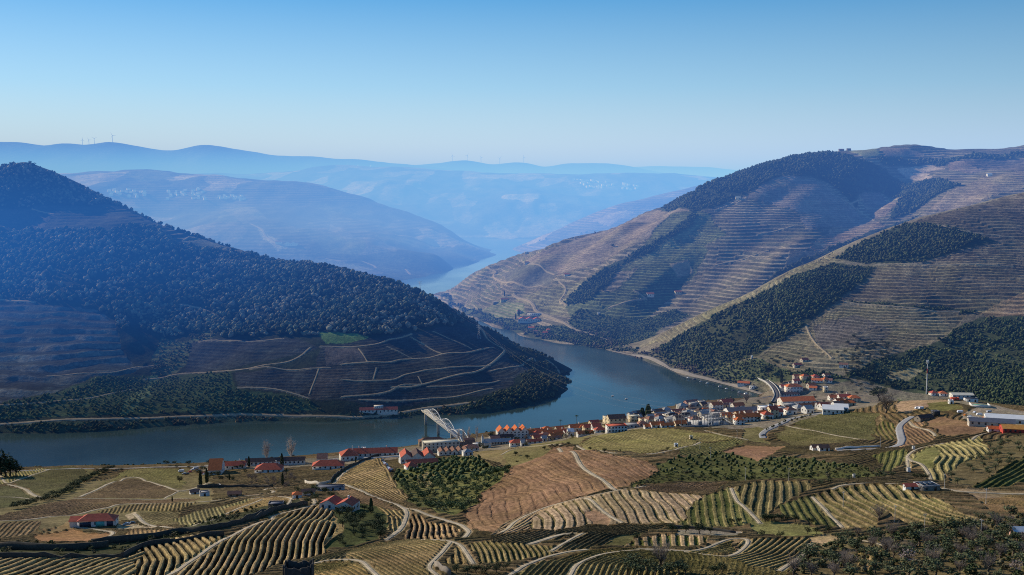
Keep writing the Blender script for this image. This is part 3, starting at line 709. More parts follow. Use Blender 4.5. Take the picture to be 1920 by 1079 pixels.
FORESTS.append((left, lit_gully, 150, 5, (1.5, 3.4), [(.10, .10, .06), (.13, .12, .08)]))

cl.c[:] = cl.c * np.array((.56, .74, .90), np.float32); cl.c2[:] = cl.c2 * np.array((.66, .78, .92), np.float32)  # the hill's blue shade is put into its ground colours
# far terraced hill
fz = far.Z
plot = np.floor(3.2 * vnoise(far.X / 230 + .3 * fbm(far.X / 60, far.YY / 60, 407, 2), far.YY / 230, 403))
cf.ph = (fz / (5.4 + 1.4 * plot) + .35 * fbm(far.X / 120, far.YY / 120, 401, 2)).astype(np.float32); cf.st[:] = .95; cf.c2[:] = (.12, .11, .075)
ff = cf.ph - np.floor(cf.ph); cf.dz[:] = 4.6 * (sstep(.40, .98, ff) - ff) * sstep(12, 30, fz)
cf.c[:] *= (0.72 + 0.56 * vnoise(far.X / 140, far.YY / 140, 405))[..., None]
CT6 = dict(contour=6.5, amp=.8, wob=.3)
paint(cf, [(822, 550), (870, 510), (960, 480), (1000, 466), (1060, 470), (960, 510), (940, 540), (950, 585), (880, 585)], (.27, .22, .15), (.12, .12, .075), **dict(CT6, contour=8))
paint(cf, [(985, 490), (1110, 437), (1230, 393), (1300, 398), (1280, 425), (1200, 455), (1110, 500), (1060, 512), (1000, 510)], (.25, .195, .145), (.19, .15, .11), contour=4, st=.6, amp=.3)
paint(cf, [(940, 515), (985, 495), (1045, 510), (1030, 535), (960, 540)], (.13, .12, .09))
paint(cf, [(960, 560), (1010, 545), (1100, 520), (1200, 470), (1260, 440), (1240, 470), (1150, 500), (1140, 540), (1060, 572), (1080, 600), (1000, 575)], (.24, .215, .125), (.15, .135, .085), **CT6)
paint(cf, [(1060, 575), (1150, 545), (1200, 500), (1300, 440), (1330, 470), (1300, 520), (1240, 570), (1200, 610), (1160, 640), (1080, 610)], (.15, .165, .085), (.07, .085, .05), **CT6)
paint(cf, [(1260, 400), (1330, 400), (1360, 440), (1300, 470), (1220, 500), (1150, 510), (1200, 470)], (.17, .175, .09), (.10, .11, .06), **CT6)
paint(cf, [(1255, 495), (1290, 488), (1300, 510), (1270, 520)], (.28, .215, .15))
paint(cf, [(1450, 334), (1490, 331), (1540, 340), (1600, 392), (1650, 415), (1560, 424), (1510, 432), (1500, 400), (1440, 380), (1400, 372)], (.25, .20, .165), (.17, .14, .11), contour=5, amp=.35, st=.7)
paint(cf, [(1518, 468), (1560, 424), (1650, 415), (1660, 425), (1600, 448), (1550, 475)], (.36, .25, .17), (.25, .18, .12), contour=5, amp=.4)
paint(cf, [(1480, 470), (1520, 470), (1560, 480), (1500, 510), (1470, 505)], (.15, .13, .10))
far_forest = paint(cf, [(1236, 389), (1300, 352), (1400, 312), (1500, 284), (1560, 280), (1612, 297), (1660, 318), (1690, 340), (1760, 336), (1800, 348), (1770, 362), (1740, 380), (1700, 402), (1665, 412), (1690, 370), (1650, 360), (1610, 362), (1606, 392), (1560, 346), (1520, 332), (1452, 333), (1400, 366), (1330, 392), (1300, 399), (1240, 396)], (.045, .055, .032), wood=True)
far_band = paint(cf, [(1640, 292), (1720, 300), (1850, 290), (1920, 284), (2100, 280), (2100, 292), (1920, 296), (1850, 304), (1780, 308), (1700, 312), (1655, 310)], (.05, .06, .035), wood=True)
paint(cf, [(1585, 281), (1640, 279), (1650, 292), (1620, 297)], (.20, .20, .10)); paint(cf, [(1650, 280), (1700, 278), (1740, 290), (1660, 294)], (.22, .16, .12))
paint(cf, [(1680, 316), (1745, 308), (1775, 316), (1735, 322), (1750, 334), (1705, 336)], (.36, .28, .22)); paint(cf, [(1776, 305), (1850, 302), (1870, 315), (1820, 325), (1780, 320)], (.24, .175, .135), contour=6, amp=.4)
paint(cf, [(1800, 300), (1920, 298), (2100, 298), (2100, 318), (1920, 322), (1840, 318)], (.19, .15, .12), (.12, .10, .08), **CT6)
paint(cf, [(1612, 364), (1650, 361), (1684, 380), (1660, 405), (1640, 410)], (.24, .18, .14), (.17, .13, .1), contour=5, amp=.4)
paint(cf, [(1745, 390), (1790, 355), (1850, 330), (1920, 320), (2100, 318), (2100, 345), (1920, 352), (1850, 372), (1770, 396)], (.33, .255, .18), (.20, .16, .11), contour=6, amp=.5, st=.8)
far_strip = paint(cf, [(1296, 402), (1310, 404), (1290, 430), (1220, 476), (1160, 500), (1140, 540), (1100, 566), (1056, 572), (1066, 556), (1120, 512), (1180, 478), (1250, 440)], (.055, .065, .035), wood=True)
far_low = paint(cf, [(1080, 580), (1130, 590), (1200, 600), (1260, 580), (1300, 590), (1240, 615), (1195, 650), (1150, 655), (1080, 640), (1000, 630), (950, 614), (900, 598), (870, 585), (880, 578), (950, 596), (1010, 612), (1060, 612)], (.075, .09, .045), wood=True)
far_gully = paint(cf, [(1480, 500), (1530, 478), (1640, 430), (1680, 418), (1730, 398), (1700, 420), (1650, 440), (1560, 478), (1500, 505), (1420, 545), (1430, 530)], (.05, .06, .035), wood=True)
paint(cf, [(900, 584), (940, 560), (985, 570), (985, 590), (950, 598), (920, 592)], (.16, .18, .08), (.30, .26, .18), contour=4, amp=.4, st=.8)
for o_, n_, g_, s_, t_ in ((far_forest, 5200, 6, (3.0, 6.4), [(.05, .065, .035), (.07, .08, .045), (.04, .055, .03)]), (far_band, 900, 9, (3.5, 7), [(.05, .065, .035), (.07, .08, .045)]), (far_strip, 800, 4, (2.2, 4.6), [(.05, .065, .035), (.07, .085, .04)]), (far_low, 1300, 4.5, (1.6, 3.6), [(.07, .09, .045), (.10, .12, .055), (.055, .07, .035), (.13, .11, .09)]), (far_gully, 700, 5, (2.5, 5), [(.05, .065, .035), (.07, .08, .045)])):
    FORESTS.append((far, o_, n_, g_, s_, t_))

cf.c[:] *= 1.18; cf.c2[:] *= .95
far_shore = paint(cf, [(826, 548), (850, 566), (875, 580), (905, 594), (955, 609), (1005, 624), (1085, 637), (1150, 646), (1215, 658), (1215, 672), (1150, 658), (1080, 648), (1000, 635), (950, 619), (900, 603), (870, 589), (845, 573), (826, 558)], (.075, .085, .045), wood=True)
FORESTS.append((far, far_shore, 420, 4.0, (1.6, 3.8), [(.06, .08, .04), (.10, .09, .075), (.08, .10, .05)]))
# near spur
CT5 = dict(contour=5.0, amp=.9, wob=.6)
zz = spur.Z
paint(cs, [(1660, 425), (1720, 414), (1880, 368), (1920, 360), (2150, 312), (2150, 440), (1920, 450), (1870, 452), (1760, 420)], (.185, .15, .11), (.10, .085, .065), **CT5)
paint(cs, [(1560, 570), (1640, 500), (1730, 492), (1800, 472), (1870, 452), (1920, 448), (2150, 430), (2150, 570), (1920, 545), (1840, 592), (1720, 578), (1590, 566)], (.215, .175, .115), (.11, .095, .075), **CT5)
paint(cs, [(1840, 590), (1870, 570), (1920, 543), (2150, 520), (2150, 585), (1920, 592), (1860, 598)], (.36, .25, .16), (.24, .17, .11), contour=5, amp=.5)
paint(cs, [(1428, 668), (1480, 632), (1560, 572), (1640, 572), (1730, 580), (1812, 592), (1790, 612), (1762, 640), (1680, 660), (1640, 668), (1560, 700), (1480, 694)], (.245, .205, .13), (.125, .115, .075), **dict(CT5, contour=3.9))
paint(cs, [(1520, 610), (1600, 590), (1680, 620), (1620, 650), (1540, 655)], (.18, .155, .13), (.10, .09, .075), **dict(CT5, contour=3.9))
paint(cs, [(1200, 650), (1260, 616), (1330, 582), (1400, 553), (1500, 500), (1560, 474), (1580, 490), (1520, 505), (1420, 556), (1330, 600), (1250, 640)], (.27, .235, .14), (.15, .13, .08), **CT5)
sp1 = paint(cs, [(1590, 468), (1650, 438), (1700, 420), (1762, 422), (1870, 452), (1800, 471), (1730, 490), (1690, 496), (1620, 494), (1570, 486)], (.045, .055, .03), wood=True)
sp2 = paint(cs, [(1215, 660), (1255, 640), (1300, 612), (1340, 592), (1420, 556), (1500, 512), (1560, 494), (1644, 500), (1622, 530), (1560, 572), (1490, 624), (1424, 666), (1380, 682), (1310, 694), (1250, 672)], (.06, .065, .035), wood=True)
sp3 = paint(cs, [(1580, 705), (1640, 672), (1690, 662), (1764, 642), (1795, 612), (1840, 596), (1920, 592), (2150, 585), (2150, 780), (1920, 770), (1800, 745), (1700, 735), (1640, 722)], (.06, .07, .035), wood=True)
paint(cs, [(1660, 700), (1700, 690), (1730, 696), (1700, 715), (1670, 716)], (.27, .23, .14))
sp4 = paint(cs, [(1310, 694), (1380, 684), (1420, 672), (1480, 697), (1570, 703), (1600, 715), (1520, 722), (1440, 716), (1390, 712), (1340, 706)], (.09, .10, .05), wood=True)
sp5 = paint(cs, [(1588, 561), (1700, 572), (1830, 582), (1830, 588), (1700, 578), (1588, 567)], (.06, .065, .035), wood=True)
sp6 = paint(cs, [(1150, 652), (1200, 660), (1250, 674), (1310, 694), (1380, 712), (1425, 726), (1436, 738), (1370, 724), (1310, 711), (1260, 694), (1200, 676), (1150, 662)], (.095, .09, .06), wood=True)
for o_, n_, g_, s_, t_ in ((sp1, 1900, 5, (2.4, 4.8), [(.05, .065, .03), (.07, .08, .04), (.04, .055, .03)]), (sp2, 3200, 4.2, (1.9, 4.4), [(.05, .068, .032), (.075, .09, .042), (.04, .055, .03), (.11, .12, .055)]), (sp3, 3800, 4.2, (2.0, 4.2), [(.05, .07, .032), (.07, .09, .04), (.04, .055, .028), (.10, .12, .05)]), (sp4, 330, 4.5, (1.6, 3.6), [(.06, .08, .035), (.10, .12, .05), (.05, .06, .03)]), (sp5, 110, 4, (1.6, 2.8), [(.05, .065, .03)]), (sp6, 330, 3.6, (1.4, 3.2), [(.10, .08, .075), (.07, .08, .045)])):
    FORESTS.append((spur, o_, n_, g_, s_, t_))

cs.c[:] *= 1.14
# ------------------------------------------------------------------ near hillside: fields
def A(*l): return [(x / 3.734, 790 + y / 3.734) for x, y in l]          # survey sheets of the four foreground quarters
def B(*l): return [(470 + x / 3.734, 790 + y / 3.734) for x, y in l]
def Cc(*l): return [(940 + x / 3.734, 790 + y / 3.734) for x, y in l]
def D(*l): return [(1408 + x / 3.734, 790 + y / 3.734) for x, y in l]

cn.c[:] *= (0.75 + 0.5 * vnoise(near.X / 45, near.YY / 45, 501))[..., None]
paint(cn, [(540, 878), (700, 866), (830, 852), (960, 842), (1100, 822), (1240, 800), (1400, 806), (1440, 808), (1545, 778), (1640, 762), (1700, 735), (1700, 690), (1500, 690), (1430, 738), (1380, 752), (1240, 770), (1180, 786), (1040, 805), (830, 829), (700, 848), (560, 862), (380, 872), (380, 884)], (.25, .225, .19))
paint(cn, A((-200, 600), (60, 500), (1300, 330), (1460, 380), (1500, 560), (900, 700), (0, 760), (-200, 780)), (.19, .165, .09))
# left side
paint(cn, A((80, 430), (350, 330), (500, 315), (600, 345), (650, 385), (520, 490), (330, 530), (250, 500), (100, 445)), (.125, .12, .06), (.08, .09, .045), guide=A((150, 440), (560, 470)), period=2.4, st=.65, hump=.38)
paint(cn, A((560, 330), (720, 355), (700, 390), (650, 385), (610, 350)), (.20, .19, .09))
paint(cn, A((-120, 400), (10, 375), (300, 330), (350, 335), (60, 430), (-100, 470)), (.34, .31, .16), (.10, .11, .045), guide=A((130, 360), (160, 405)), period=2.7, hump=.7)
paint(cn, A((-200, 480), (60, 450), (240, 530), (260, 548), (180, 580), (-200, 640)), (.115, .12, .06), (.08, .085, .045), guide=A((0, 520), (220, 560)), period=2.4, st=.55, hump=.38)
paint(cn, A((640, 490), (870, 390), (920, 382), (1000, 400), (1200, 468), (1290, 470), (1310, 430), (1250, 340), (1050, 330), (940, 335), (870, 350)), (.20, .19, .085), (.14, .14, .065), guide=A((900, 350), (1250, 450)), period=2.5, st=.55, hump=.38)
paint(cn, A((540, 535), (700, 460), (900, 402), (1000, 412), (1240, 490), (1150, 540)), (.175, .13, .08), (.11, .085, .055), guide=A((650, 500), (1150, 500)), period=2.6, st=.55, hump=.38)
paint(cn, A((-200, 690), (0, 665), (200, 610), (540, 542), (1000, 552), (1380, 546), (1330, 565), (900, 578), (600, 640), (200, 690), (-200, 720)), (.19, .135, .085), (.13, .095, .06), guide=A((100, 660), (520, 560), (1000, 555)), period=2.6, st=.55, hump=.38)
paint(cn, A((650, 640), (900, 588), (1380, 572), (1290, 625), (1000, 625), (870, 640), (700, 652)), (.30, .24, .13), (.10, .085, .045), guide=A((1000, 582), (975, 622)), period=2.6, hump=.7)
paint(cn, A((970, 640), (1290, 630), (1210, 740), (1050, 720)), (.24, .21, .125), (.10, .09, .05), guide=A((1000, 645), (1240, 700)), period=2.6, hump=.6)
paint(cn, A((1230, 690), (1450, 612), (1760, 540), (1810, 550), (1500, 680), (1350, 730), (1240, 735)), (.27, .25, .13), (.09, .085, .04), guide=A((1500, 600), (1535, 665)), period=2.4, hump=.6)
paint(cn, A((870, 770), (1200, 757), (1240, 782), (890, 822)), (.36, .26, .14), (.16, .11, .06), guide=A((1000, 765), (1010, 812)), period=2.3, hump=.5)
paint(cn, A((-200, 720), (0, 712), (290, 700), (200, 800), (0, 822), (-200, 840)), (.28, .20, .12), (.13, .10, .06), guide=A((160, 705), (40, 810)), period=2.6, hump=.4)
paint(cn, A((230, 810), (270, 790), (540, 752), (780, 790), (720, 830), (470, 850), (230, 850)), (.33, .19, .10), (.24, .15, .08), guide=A((280, 810), (700, 800)), period=3, st=.4)
paint(cn, A((300, 770), (480, 700), (560, 710), (540, 745), (270, 785)), (.30, .22, .12))
paint(cn, A((1280, 748), (1500, 690), (1850, 565), (2000, 540), (2010, 580), (1700, 690), (1400, 762)), (.36, .27, .14), (.24, .18, .09), guide=A((1400, 735), (1850, 590)), period=2.5, st=.55, hump=.38)
paint(cn, B((-200, 640), (0, 545), (280, 530), (240, 600), (80, 630), (-100, 700)), (.34, .25, .12), (.22, .16, .08), guide=B((0, 600), (240, 560)), period=2.4, st=.55, hump=.38)
paint(cn, A((830, 740), (930, 712), (1080, 742), (1060, 757), (820, 762)), (.48, .40, .29))
paint(cn, A((870, 650), (960, 632), (940, 680), (900, 690)), (.48, .40, .29))
band = paint(cn, [(-80, 1020), (0, 1020), (125, 1020), (235, 1022), (300, 1003), (400, 974), (480, 953), (560, 936), (552, 948), (480, 967), (430, 985), (330, 1009), (272, 1025), (228, 1046), (0, 1047), (-80, 1050)], (.055, .06, .03))
# striped terraces at the bottom left, row shadow put into the near-black bank colour
paint(cn, [(-80, 1095), (-80, 1050), (228, 1047), (262, 1032), (250, 1095)], (.38, .295, .16), (.026, .028, .018), guide=[(102, 1079), (150, 1060), (182, 1050)], period=4.4, amp=1.8, duty=.42)
paint(cn, [(250, 1095), (262, 1032), (275, 1025), (330, 1010), (400, 1001), (428, 1005), (312, 1084), (300, 1095)], (.40, .31, .165), (.026, .028, .018), guide=[(309, 1076), (318, 1047), (305, 1030), (296, 1024)], period=3.5, amp=1.7, duty=.4)
paint(cn, [(318, 1090), (440, 1003), (512, 977), (592, 947), (612, 946), (634, 962), (632, 1000), (612, 1022), (600, 1042), (480, 1075), (400, 1095)], (.40, .305, .17), (.024, .026, .016), guide=[(537, 1047), (542, 1018), (564, 983), (588, 959)], period=3.35, amp=1.8, duty=.38)
paint(cn, B((590, 660), (640, 700), (640, 770), (560, 850), (520, 880), (560, 790)), (.33, .25, .13))
paint(cn, B((600, 420), (720, 330), (790, 280), (900, 262), (990, 400), (1105, 560), (1060, 582), (850, 500), (640, 440)), (.34, .26, .145), (.09, .075, .045), guide=B((640, 395), (900, 480), (1050, 560)), period=3.0, hump=.7)
paint(cn, B((860, 262), (925, 262), (1000, 400), (1100, 540), (1060, 520), (960, 400)), (.32, .25, .14), (.07, .06, .035), guide=B((900, 280), (960, 390), (1060, 540)), period=3.0, hump=.8)
paint(cn, B((480, 480), (640, 460), (850, 540), (1040, 620), (1000, 640), (800, 580), (650, 520)), (.20, .14, .09), (.14, .10, .065), guide=B((600, 480), (1000, 620)), period=2.6, st=.55, hump=.38)
paint(cn, B((860, 600), (1040, 640), (1065, 690), (1010, 775), (930, 775)), (.30, .24, .13), (.07, .065, .035), guide=B((870, 600), (970, 680), (985, 780)), period=2.8, hump=.9)
paint(cn, B((1100, 648), (1250, 690), (1400, 722), (1500, 762), (1490, 815), (1300, 832), (1110, 828)), (.38, .27, .16), (.035, .03, .02), guide=B((1195, 660), (1213, 730), (1208, 820)), period=3.1, amp=1.6, duty=.4)  # near-black banks carry row shadow in their colour
garden = paint(cn, B((610, 640), (700, 560), (880, 600), (930, 700), (930, 830), (720, 885), (520, 890), (640, 790)), (.07, .085, .035))
paint(cn, B((380, 975), (600, 922), (850, 862), (1100, 832), (1380, 852), (1290, 960), (1240, 1030), (1260, 1100), (900, 1100), (800, 985), (700, 970), (430, 1000)), (.25, .195, .11), (.085, .08, .04), guide=B((450, 965), (700, 905), (1000, 950), (1200, 1060)), period=2.5, hump=.7)
paint(cn, B((430, 1000), (700, 975), (800, 1000), (880, 1090), (430, 1100)), (.30, .22, .11), (.10, .09, .04), guide=B((480, 1020), (700, 1010), (800, 1060)), period=2.5, hump=.6)
paint(cn, B((1480, 852), (1700, 842), (1912, 850), (2140, 900), (2000, 960), (1850, 992), (1600, 1015), (1560, 960)), (.27, .22, .11), (.08, .09, .035), guide=B((1600, 850), (1650, 920), (1670, 1005)), period=2.5, amp=.9)
paint(cn, B((1400, 880), (1440, 870), (1530, 1000), (1330, 1015)), (.33, .25, .12), (.06, .055, .03), guide=B((1420, 870), (1445, 1000)), period=3.2, amp=1.0)
grove = paint(cn, B((1020, 330), (1100, 345), (1280, 270), (1420, 255), (1600, 260), (1830, 330), (1780, 400), (1640, 490), (1540, 600), (1440, 660), (1300, 640), (1200, 610), (1110, 560), (1090, 500), (1010, 430)), (.155, .165, .065))
paint(cn, B((1140, 390), (1220, 350), (1300, 400), (1250, 470), (1190, 440)), (.33, .28, .15), (.12, .14, .05), guide=B((1190, 360), (1230, 460)), period=4, st=.8)
paint(cn, B((1420, 240), (1700, 200), (1912, 180), (1912, 300), (1830, 320), (1600, 258)), (.22, .18, .10))
# middle
paint(cn, Cc((350, 190), (480, 185), (700, 230), (1000, 280), (1110, 310), (1000, 410), (900, 462), (720, 482), (560, 530), (300, 620), (100, 720), (-20, 800), (-180, 760), (-250, 670), (-100, 480), (0, 395), (200, 270)), (.275, .175, .112), (.175, .112, .075), guide=Cc((60, 380), (280, 480), (345, 570)), period=7.5, st=.7, amp=.6, duty=.76, wob=.45)
paint(cn, Cc((-60, 800), (-20, 745), (200, 640), (420, 572), (590, 532), (430, 585), (270, 650), (205, 720), (210, 765), (0, 800)), (.40, .30, .20), (.16, .12, .075), guide=Cc((0, 760), (200, 650), (400, 582)), period=3.2, amp=.9)
paint(cn, Cc((590, 530), (660, 520), (800, 490), (920, 480), (1200, 505), (1440, 530), (1300, 640), (1210, 720), (880, 716), (600, 732), (400, 766), (210, 762), (200, 720), (260, 645), (420, 575)), (.40, .31, .215), (.16, .14, .07), guide=Cc((850, 500), (940, 620), (985, 715)), period=5.6, amp=.9, duty=.7, wob=.2)
paint(cn, Cc((610, 640), (680, 620), (800, 690), (790, 720), (640, 725)), (.36, .24, .16))
paint(cn, Cc((910, 475), (1000, 450), (1600, 430), (1450, 520), (1200, 500)), (.24, .165, .11), (.12, .09, .06), guide=Cc((1000, 480), (1500, 460)), period=2.7, hump=.6)
paint(cn, Cc((-60, 812), (0, 802), (400, 770), (600, 735), (900, 722), (1180, 732), (1000, 762), (920, 830), (720, 872), (600, 902), (350, 915), (560, 792), (210, 862), (-60, 850)), (.24, .185, .105), (.08, .07, .04), guide=Cc((400, 880), (640, 780), (900, 735)), period=2.6, hump=.7)
paint(cn, Cc((740, 870), (900, 800), (960, 790), (980, 830), (920, 885)), (.17, .165, .07))
paint(cn, Cc((930, 888), (980, 830), (1060, 790), (1200, 790), (1450, 810), (1440, 850), (1260, 882)), (.42, .32, .20), (.13, .15, .04), guide=Cc((1120, 800), (1127, 880)), period=4.2, amp=.9)
paint(cn, Cc((100, 1100), (300, 982), (600, 922), (900, 898), (1100, 898), (1400, 925), (1560, 945), (1700, 930), (1912, 960), (2000, 1040), (1912, 1100)), (.25, .205, .095), (.085, .08, .035), guide=Cc((490, 1070), (540, 1000), (680, 940), (850, 912), (1100, 908), (1400, 932)), period=2.5, hump=.7)
paint(cn, Cc((1000, 890), (1340, 908), (1500, 865), (1600, 832), (1690, 828), (1640, 925), (1560, 940), (1340, 922), (1100, 902)), (.25, .19, .09), (.11, .11, .04), guide=Cc((1300, 912), (1500, 880), (1640, 840)), period=2.6, hump=.5)
paint(cn, D((-60, 900), (0, 832), (400, 818), (412, 880), (220, 1045), (0, 1030), (-150, 960)), (.30, .235, .115), (.085, .095, .04), guide=D((0, 1000), (200, 940), (345, 830)), period=2.9, amp=1.0)
paint(cn, D((400, 818), (560, 800), (720, 830), (640, 900), (480, 880), (420, 870)), (.36, .27, .17))
paint(cn, Cc((1215, 725), (1300, 640), (1450, 520), (1620, 460), (1700, 600), (1810, 715), (1600, 740), (1400, 745)), (.24, .215, .10), (.095, .115, .038), guide=Cc((1480, 560), (1500, 700)), period=4.6, amp=.6, duty=.3)
paint(cn, D((-110, 470), (50, 420), (420, 420), (400, 480), (130, 640), (80, 690), (40, 690), (-60, 580)), (.27, .225, .12), (.09, .09, .045), guide=D((60, 640), (70, 480)), period=5.2, amp=.9, duty=.34)
paint(cn, D((0, 700), (80, 705), (420, 720), (520, 800), (380, 810), (0, 800)), (.19, .19, .08))
paint(cn, D((200, 590), (430, 510), (640, 745), (460, 722), (230, 640)), (.135, .135, .06), (.065, .08, .03), guide=D((450, 530), (600, 730)), period=4, hump=.7)
paint(cn, D((430, 510), (600, 462), (900, 442), (1100, 452), (1180, 500), (1450, 620), (1640, 690), (1220, 745), (960, 640), (830, 745), (640, 748)), (.27, .22, .12), (.085, .095, .038), guide=D((640, 490), (700, 560), (850, 640), (1000, 700)), period=5.4, amp=1.3, duty=.36, wob=.35)
paint(cn, D((860, 242), (1100, 192), (1110, 250), (1000, 360), (950, 352)), (.185, .185, .075), (.10, .115, .04), guide=D((1030, 205), (985, 335)), period=4.5, hump=.6)
paint(cn, D((1100, 260), (1200, 192), (1350, 152), (1640, 102), (1660, 230), (1500, 310), (1400, 365), (1350, 425), (1250, 412), (1220, 330)), (.36, .32, .16), (.135, .135, .06), guide=D((1320, 185), (1400, 250), (1375, 300), (1385, 390)), period=4.8, amp=1.1, duty=.36, wob=.2)
paint(cn, D((1200, 195), (1300, 180), (1290, 330), (1220, 320), (1120, 265)), (.185, .185, .075))
paint(cn, D((1580, 470), (1650, 400), (1912, 250), (2200, 200), (2200, 400), (1912, 420), (1750, 460)), (.13, .13, .055), (.065, .08, .03), guide=D((1620, 450), (1912, 280)), period=4, hump=.8)
paint(cn, D((160, 90), (250, 42), (300, 34), (780, 122), (660, 150), (300, 172)), (.175, .16, .08), (.12, .12, .055), guide=D((200, 90), (700, 140)), period=2.6, st=.65, hump=.38)
paint(cn, D((290, 28), (500, -58), (900, -58), (880, 60), (830, 140), (500, 78)), (.155, .15, .075), (.105, .11, .05), guide=D((350, 20), (850, 100)), period=2.6, st=.65, hump=.38)
paint(cn, D((-60, 140), (-50, 50), (80, 40), (90, 130), (150, 170), (0, 140)), (.18, .165, .08))
paint(cn, D((900, 130), (860, 60), (960, 0), (1030, 20), (1040, 130)), (.20, .16, .08), (.11, .12, .04), guide=D((900, 20), (960, 120)), period=4, hump=.5)
paint(cn, D((1070, 20), (1180, 10), (1290, 90), (1280, 130), (1100, 180), (1000, 190), (1070, 130)), (.27, .18, .115), (.17, .12, .08), guide=D((1110, 30), (1240, 120)), period=3.6, hump=.5)
paint(cn, D((1200, 0), (1300, -40), (1450, -10), (1640, 50), (1620, 90), (1350, 110), (1290, 60)), (.24, .155, .10))
paint(cn, [(1352, 849), (1395, 836), (1452, 838), (1476, 837), (1448, 855), (1422, 866)], (.32, .19, .125))
paint(cn, Cc((530, 168), (680, 100), (900, 60), (1150, 50), (1330, 70), (1640, 112), (1500, 150), (1390, 145), (1230, 195), (1100, 220), (950, 225), (700, 205)), (.26, .235, .11), (.17, .155, .07), guide=Cc((640, 150), (1000, 200)), period=3.0, st=.85, hump=.4)
paint(cn, Cc((0, 250), (200, 165), (500, 112), (680, 97), (530, 165), (350, 168), (300, 230), (60, 330)), (.205, .185, .09))
paint(cn, Cc((1230, 198), (1390, 148), (1500, 155), (1640, 115), (1740, 150), (1530, 215), (1390, 245), (1280, 240)), (.22, .21, .09), (.16, .15, .065), guide=Cc((1300, 220), (1600, 140)), period=2.7, st=.65, hump=.38)
bush_mid = paint(cn, Cc((920, 462), (1010, 410), (1110, 315), (1200, 260), (1400, 240), (1540, 215), (1800, 285), (1990, 250), (2150, 260), (2600, 340), (2700, 390), (2200, 410), (1900, 405), (1640, 425), (1200, 430), (1000, 450)), (.105, .115, .045))
bush_right = paint(cn, D((1480, 300), (1640, 230), (1680, 150), (1912, 100), (2200, 60), (2200, 220), (1912, 250), (1650, 395), (1580, 460), (1400, 440), (1400, 370)), (.155, .13, .07))
scrub_low = paint(cn, D((430, 900), (560, 860), (760, 800), (1200, 790), (1500, 720), (1912, 660), (2250, 640), (2250, 1110), (260, 1110), (380, 960)), (.155, .13, .07))
paint(cn, D((720, 1010), (780, 900), (900, 880), (960, 900), (880, 1010), (780, 1050)), (.36, .27, .15), (.14, .12, .05), guide=D((800, 900), (790, 1040)), period=4.2, hump=.8)
paint(cn, D((1330, 470), (1912, 490), (2200, 470), (2200, 620), (1912, 640), (1650, 560), (1480, 500)), (.27, .205, .135))
paint(cn, D((1640, 550), (1912, 520), (2200, 500), (2200, 640), (1912, 640), (1700, 640)), (.25, .17, .09), (.14, .11, .05), contour=3, st=.65, hump=.38)
paint(cn, [(1685, 748), (1762, 740), (1785, 752), (1742, 760), (1700, 776), (1682, 772)], (.40, .29, .20)); paint(cn, [(1680, 738), (1760, 734), (1764, 742), (1700, 748)], (.13, .17, .05))
paint(cn, [(1735, 756), (1785, 752), (1800, 768), (1760, 772), (1735, 768)], (.20, .19, .08)); paint(cn, [(1780, 742), (1840, 742), (1930, 775), (2060, 790), (2060, 815), (1900, 810), (1830, 800), (1800, 778), (1830, 766)], (.33, .29, .235))
paint(cn, Cc((1160, 790), (1180, 755), (1400, 745), (1650, 770), (1600, 800)), (.24, .22, .19))

cn.c[:] = cn.c * np.array((1.04, .93, .80), np.float32) * .95; cn.c2[:] = cn.c2 * np.array((1.0, .92, .82), np.float32) * .85
# ------------------------------------------------------------------ roads and tracks: level the ground first, lay the ribbons later
ROADS = []
def smooth_line(p, step):
    p = np.asarray(p, float)
    d = np.concatenate([[0], np.cumsum(np.linalg.norm(np.diff(p, axis=0), axis=1))]); n = max(2, int(d[-1] / step) + 1)
    # Catmull-Rom through the points
    t = np.linspace(0, d[-1], n); out = np.empty((n, p.shape[1]))
    q = np.concatenate([[2 * p[0] - p[1]], p, [2 * p[-1] - p[-2]]])
    for k, tt in enumerate(t):
        i = min(max(np.searchsorted(d, tt, side='right') - 1, 0), len(p) - 2)
        u = (tt - d[i]) / max(d[i + 1] - d[i], 1e-9)
        a, b, c, e = q[i], q[i + 1], q[i + 2], q[i + 3]
        out[k] = 0.5 * ((2 * b) + (-a + c) * u + (2 * a - 5 * b + 4 * c - e) * u * u + (-a + 3 * b - 3 * c + e) * u ** 3)
    return out

def road(C, uv, width, kind='track', name='dirt_track', verge=None):
    L = C.L
    if L is near and kind == 'track': width *= .62
    if L is left: width *= .52
    if L in (far, spur) and kind == 'lane': width *= .75
    p = at([q[0] for q in uv], [q[1] for q in uv], L)[:, :2]
    step = 3.0 if L is near else 7.0
    p = smooth_line(p, step)
    p += 0.0
    lo = p.min(0) - width * 2; hi = p.max(0) + width * 2
    sel = np.nonzero((L.X > lo[0]) & (L.X < hi[0]) & (L.YY > lo[1]) & (L.YY < hi[1]))
    x, y = L.X[sel], L.YY[sel]; best = np.full(len(x), 1e9)
    for a, b in zip(p[:-1], p[1:]):
        k = (np.abs(x - a[0]) < width * 2 + step) & (np.abs(y - a[1]) < width * 2 + step)
        if k.any():
            dx, dy = b - a; l2 = dx * dx + dy * dy + 1e-9
            t = np.clip(((x[k] - a[0]) * dx + (y[k] - a[1]) * dy) / l2, 0, 1)
            best[k] = np.minimum(best[k], np.hypot(x[k] - a[0] - t * dx, y[k] - a[1] - t * dy))
    k = best < width * 0.5 + 1.2
    i, j = sel[0][k], sel[1][k]
    C.dz[i, j] = 0; C.st[i, j] = 0; C.wood[i, j] = 0
    if verge is not None:
        k2 = best[k] < width * 0.5 + 0.6
        C.c[i[k2], j[k2]] = verge
    ROADS.append((C, p, width, kind, name))

TR = dict(kind='track', verge=(.30, .25, .16))
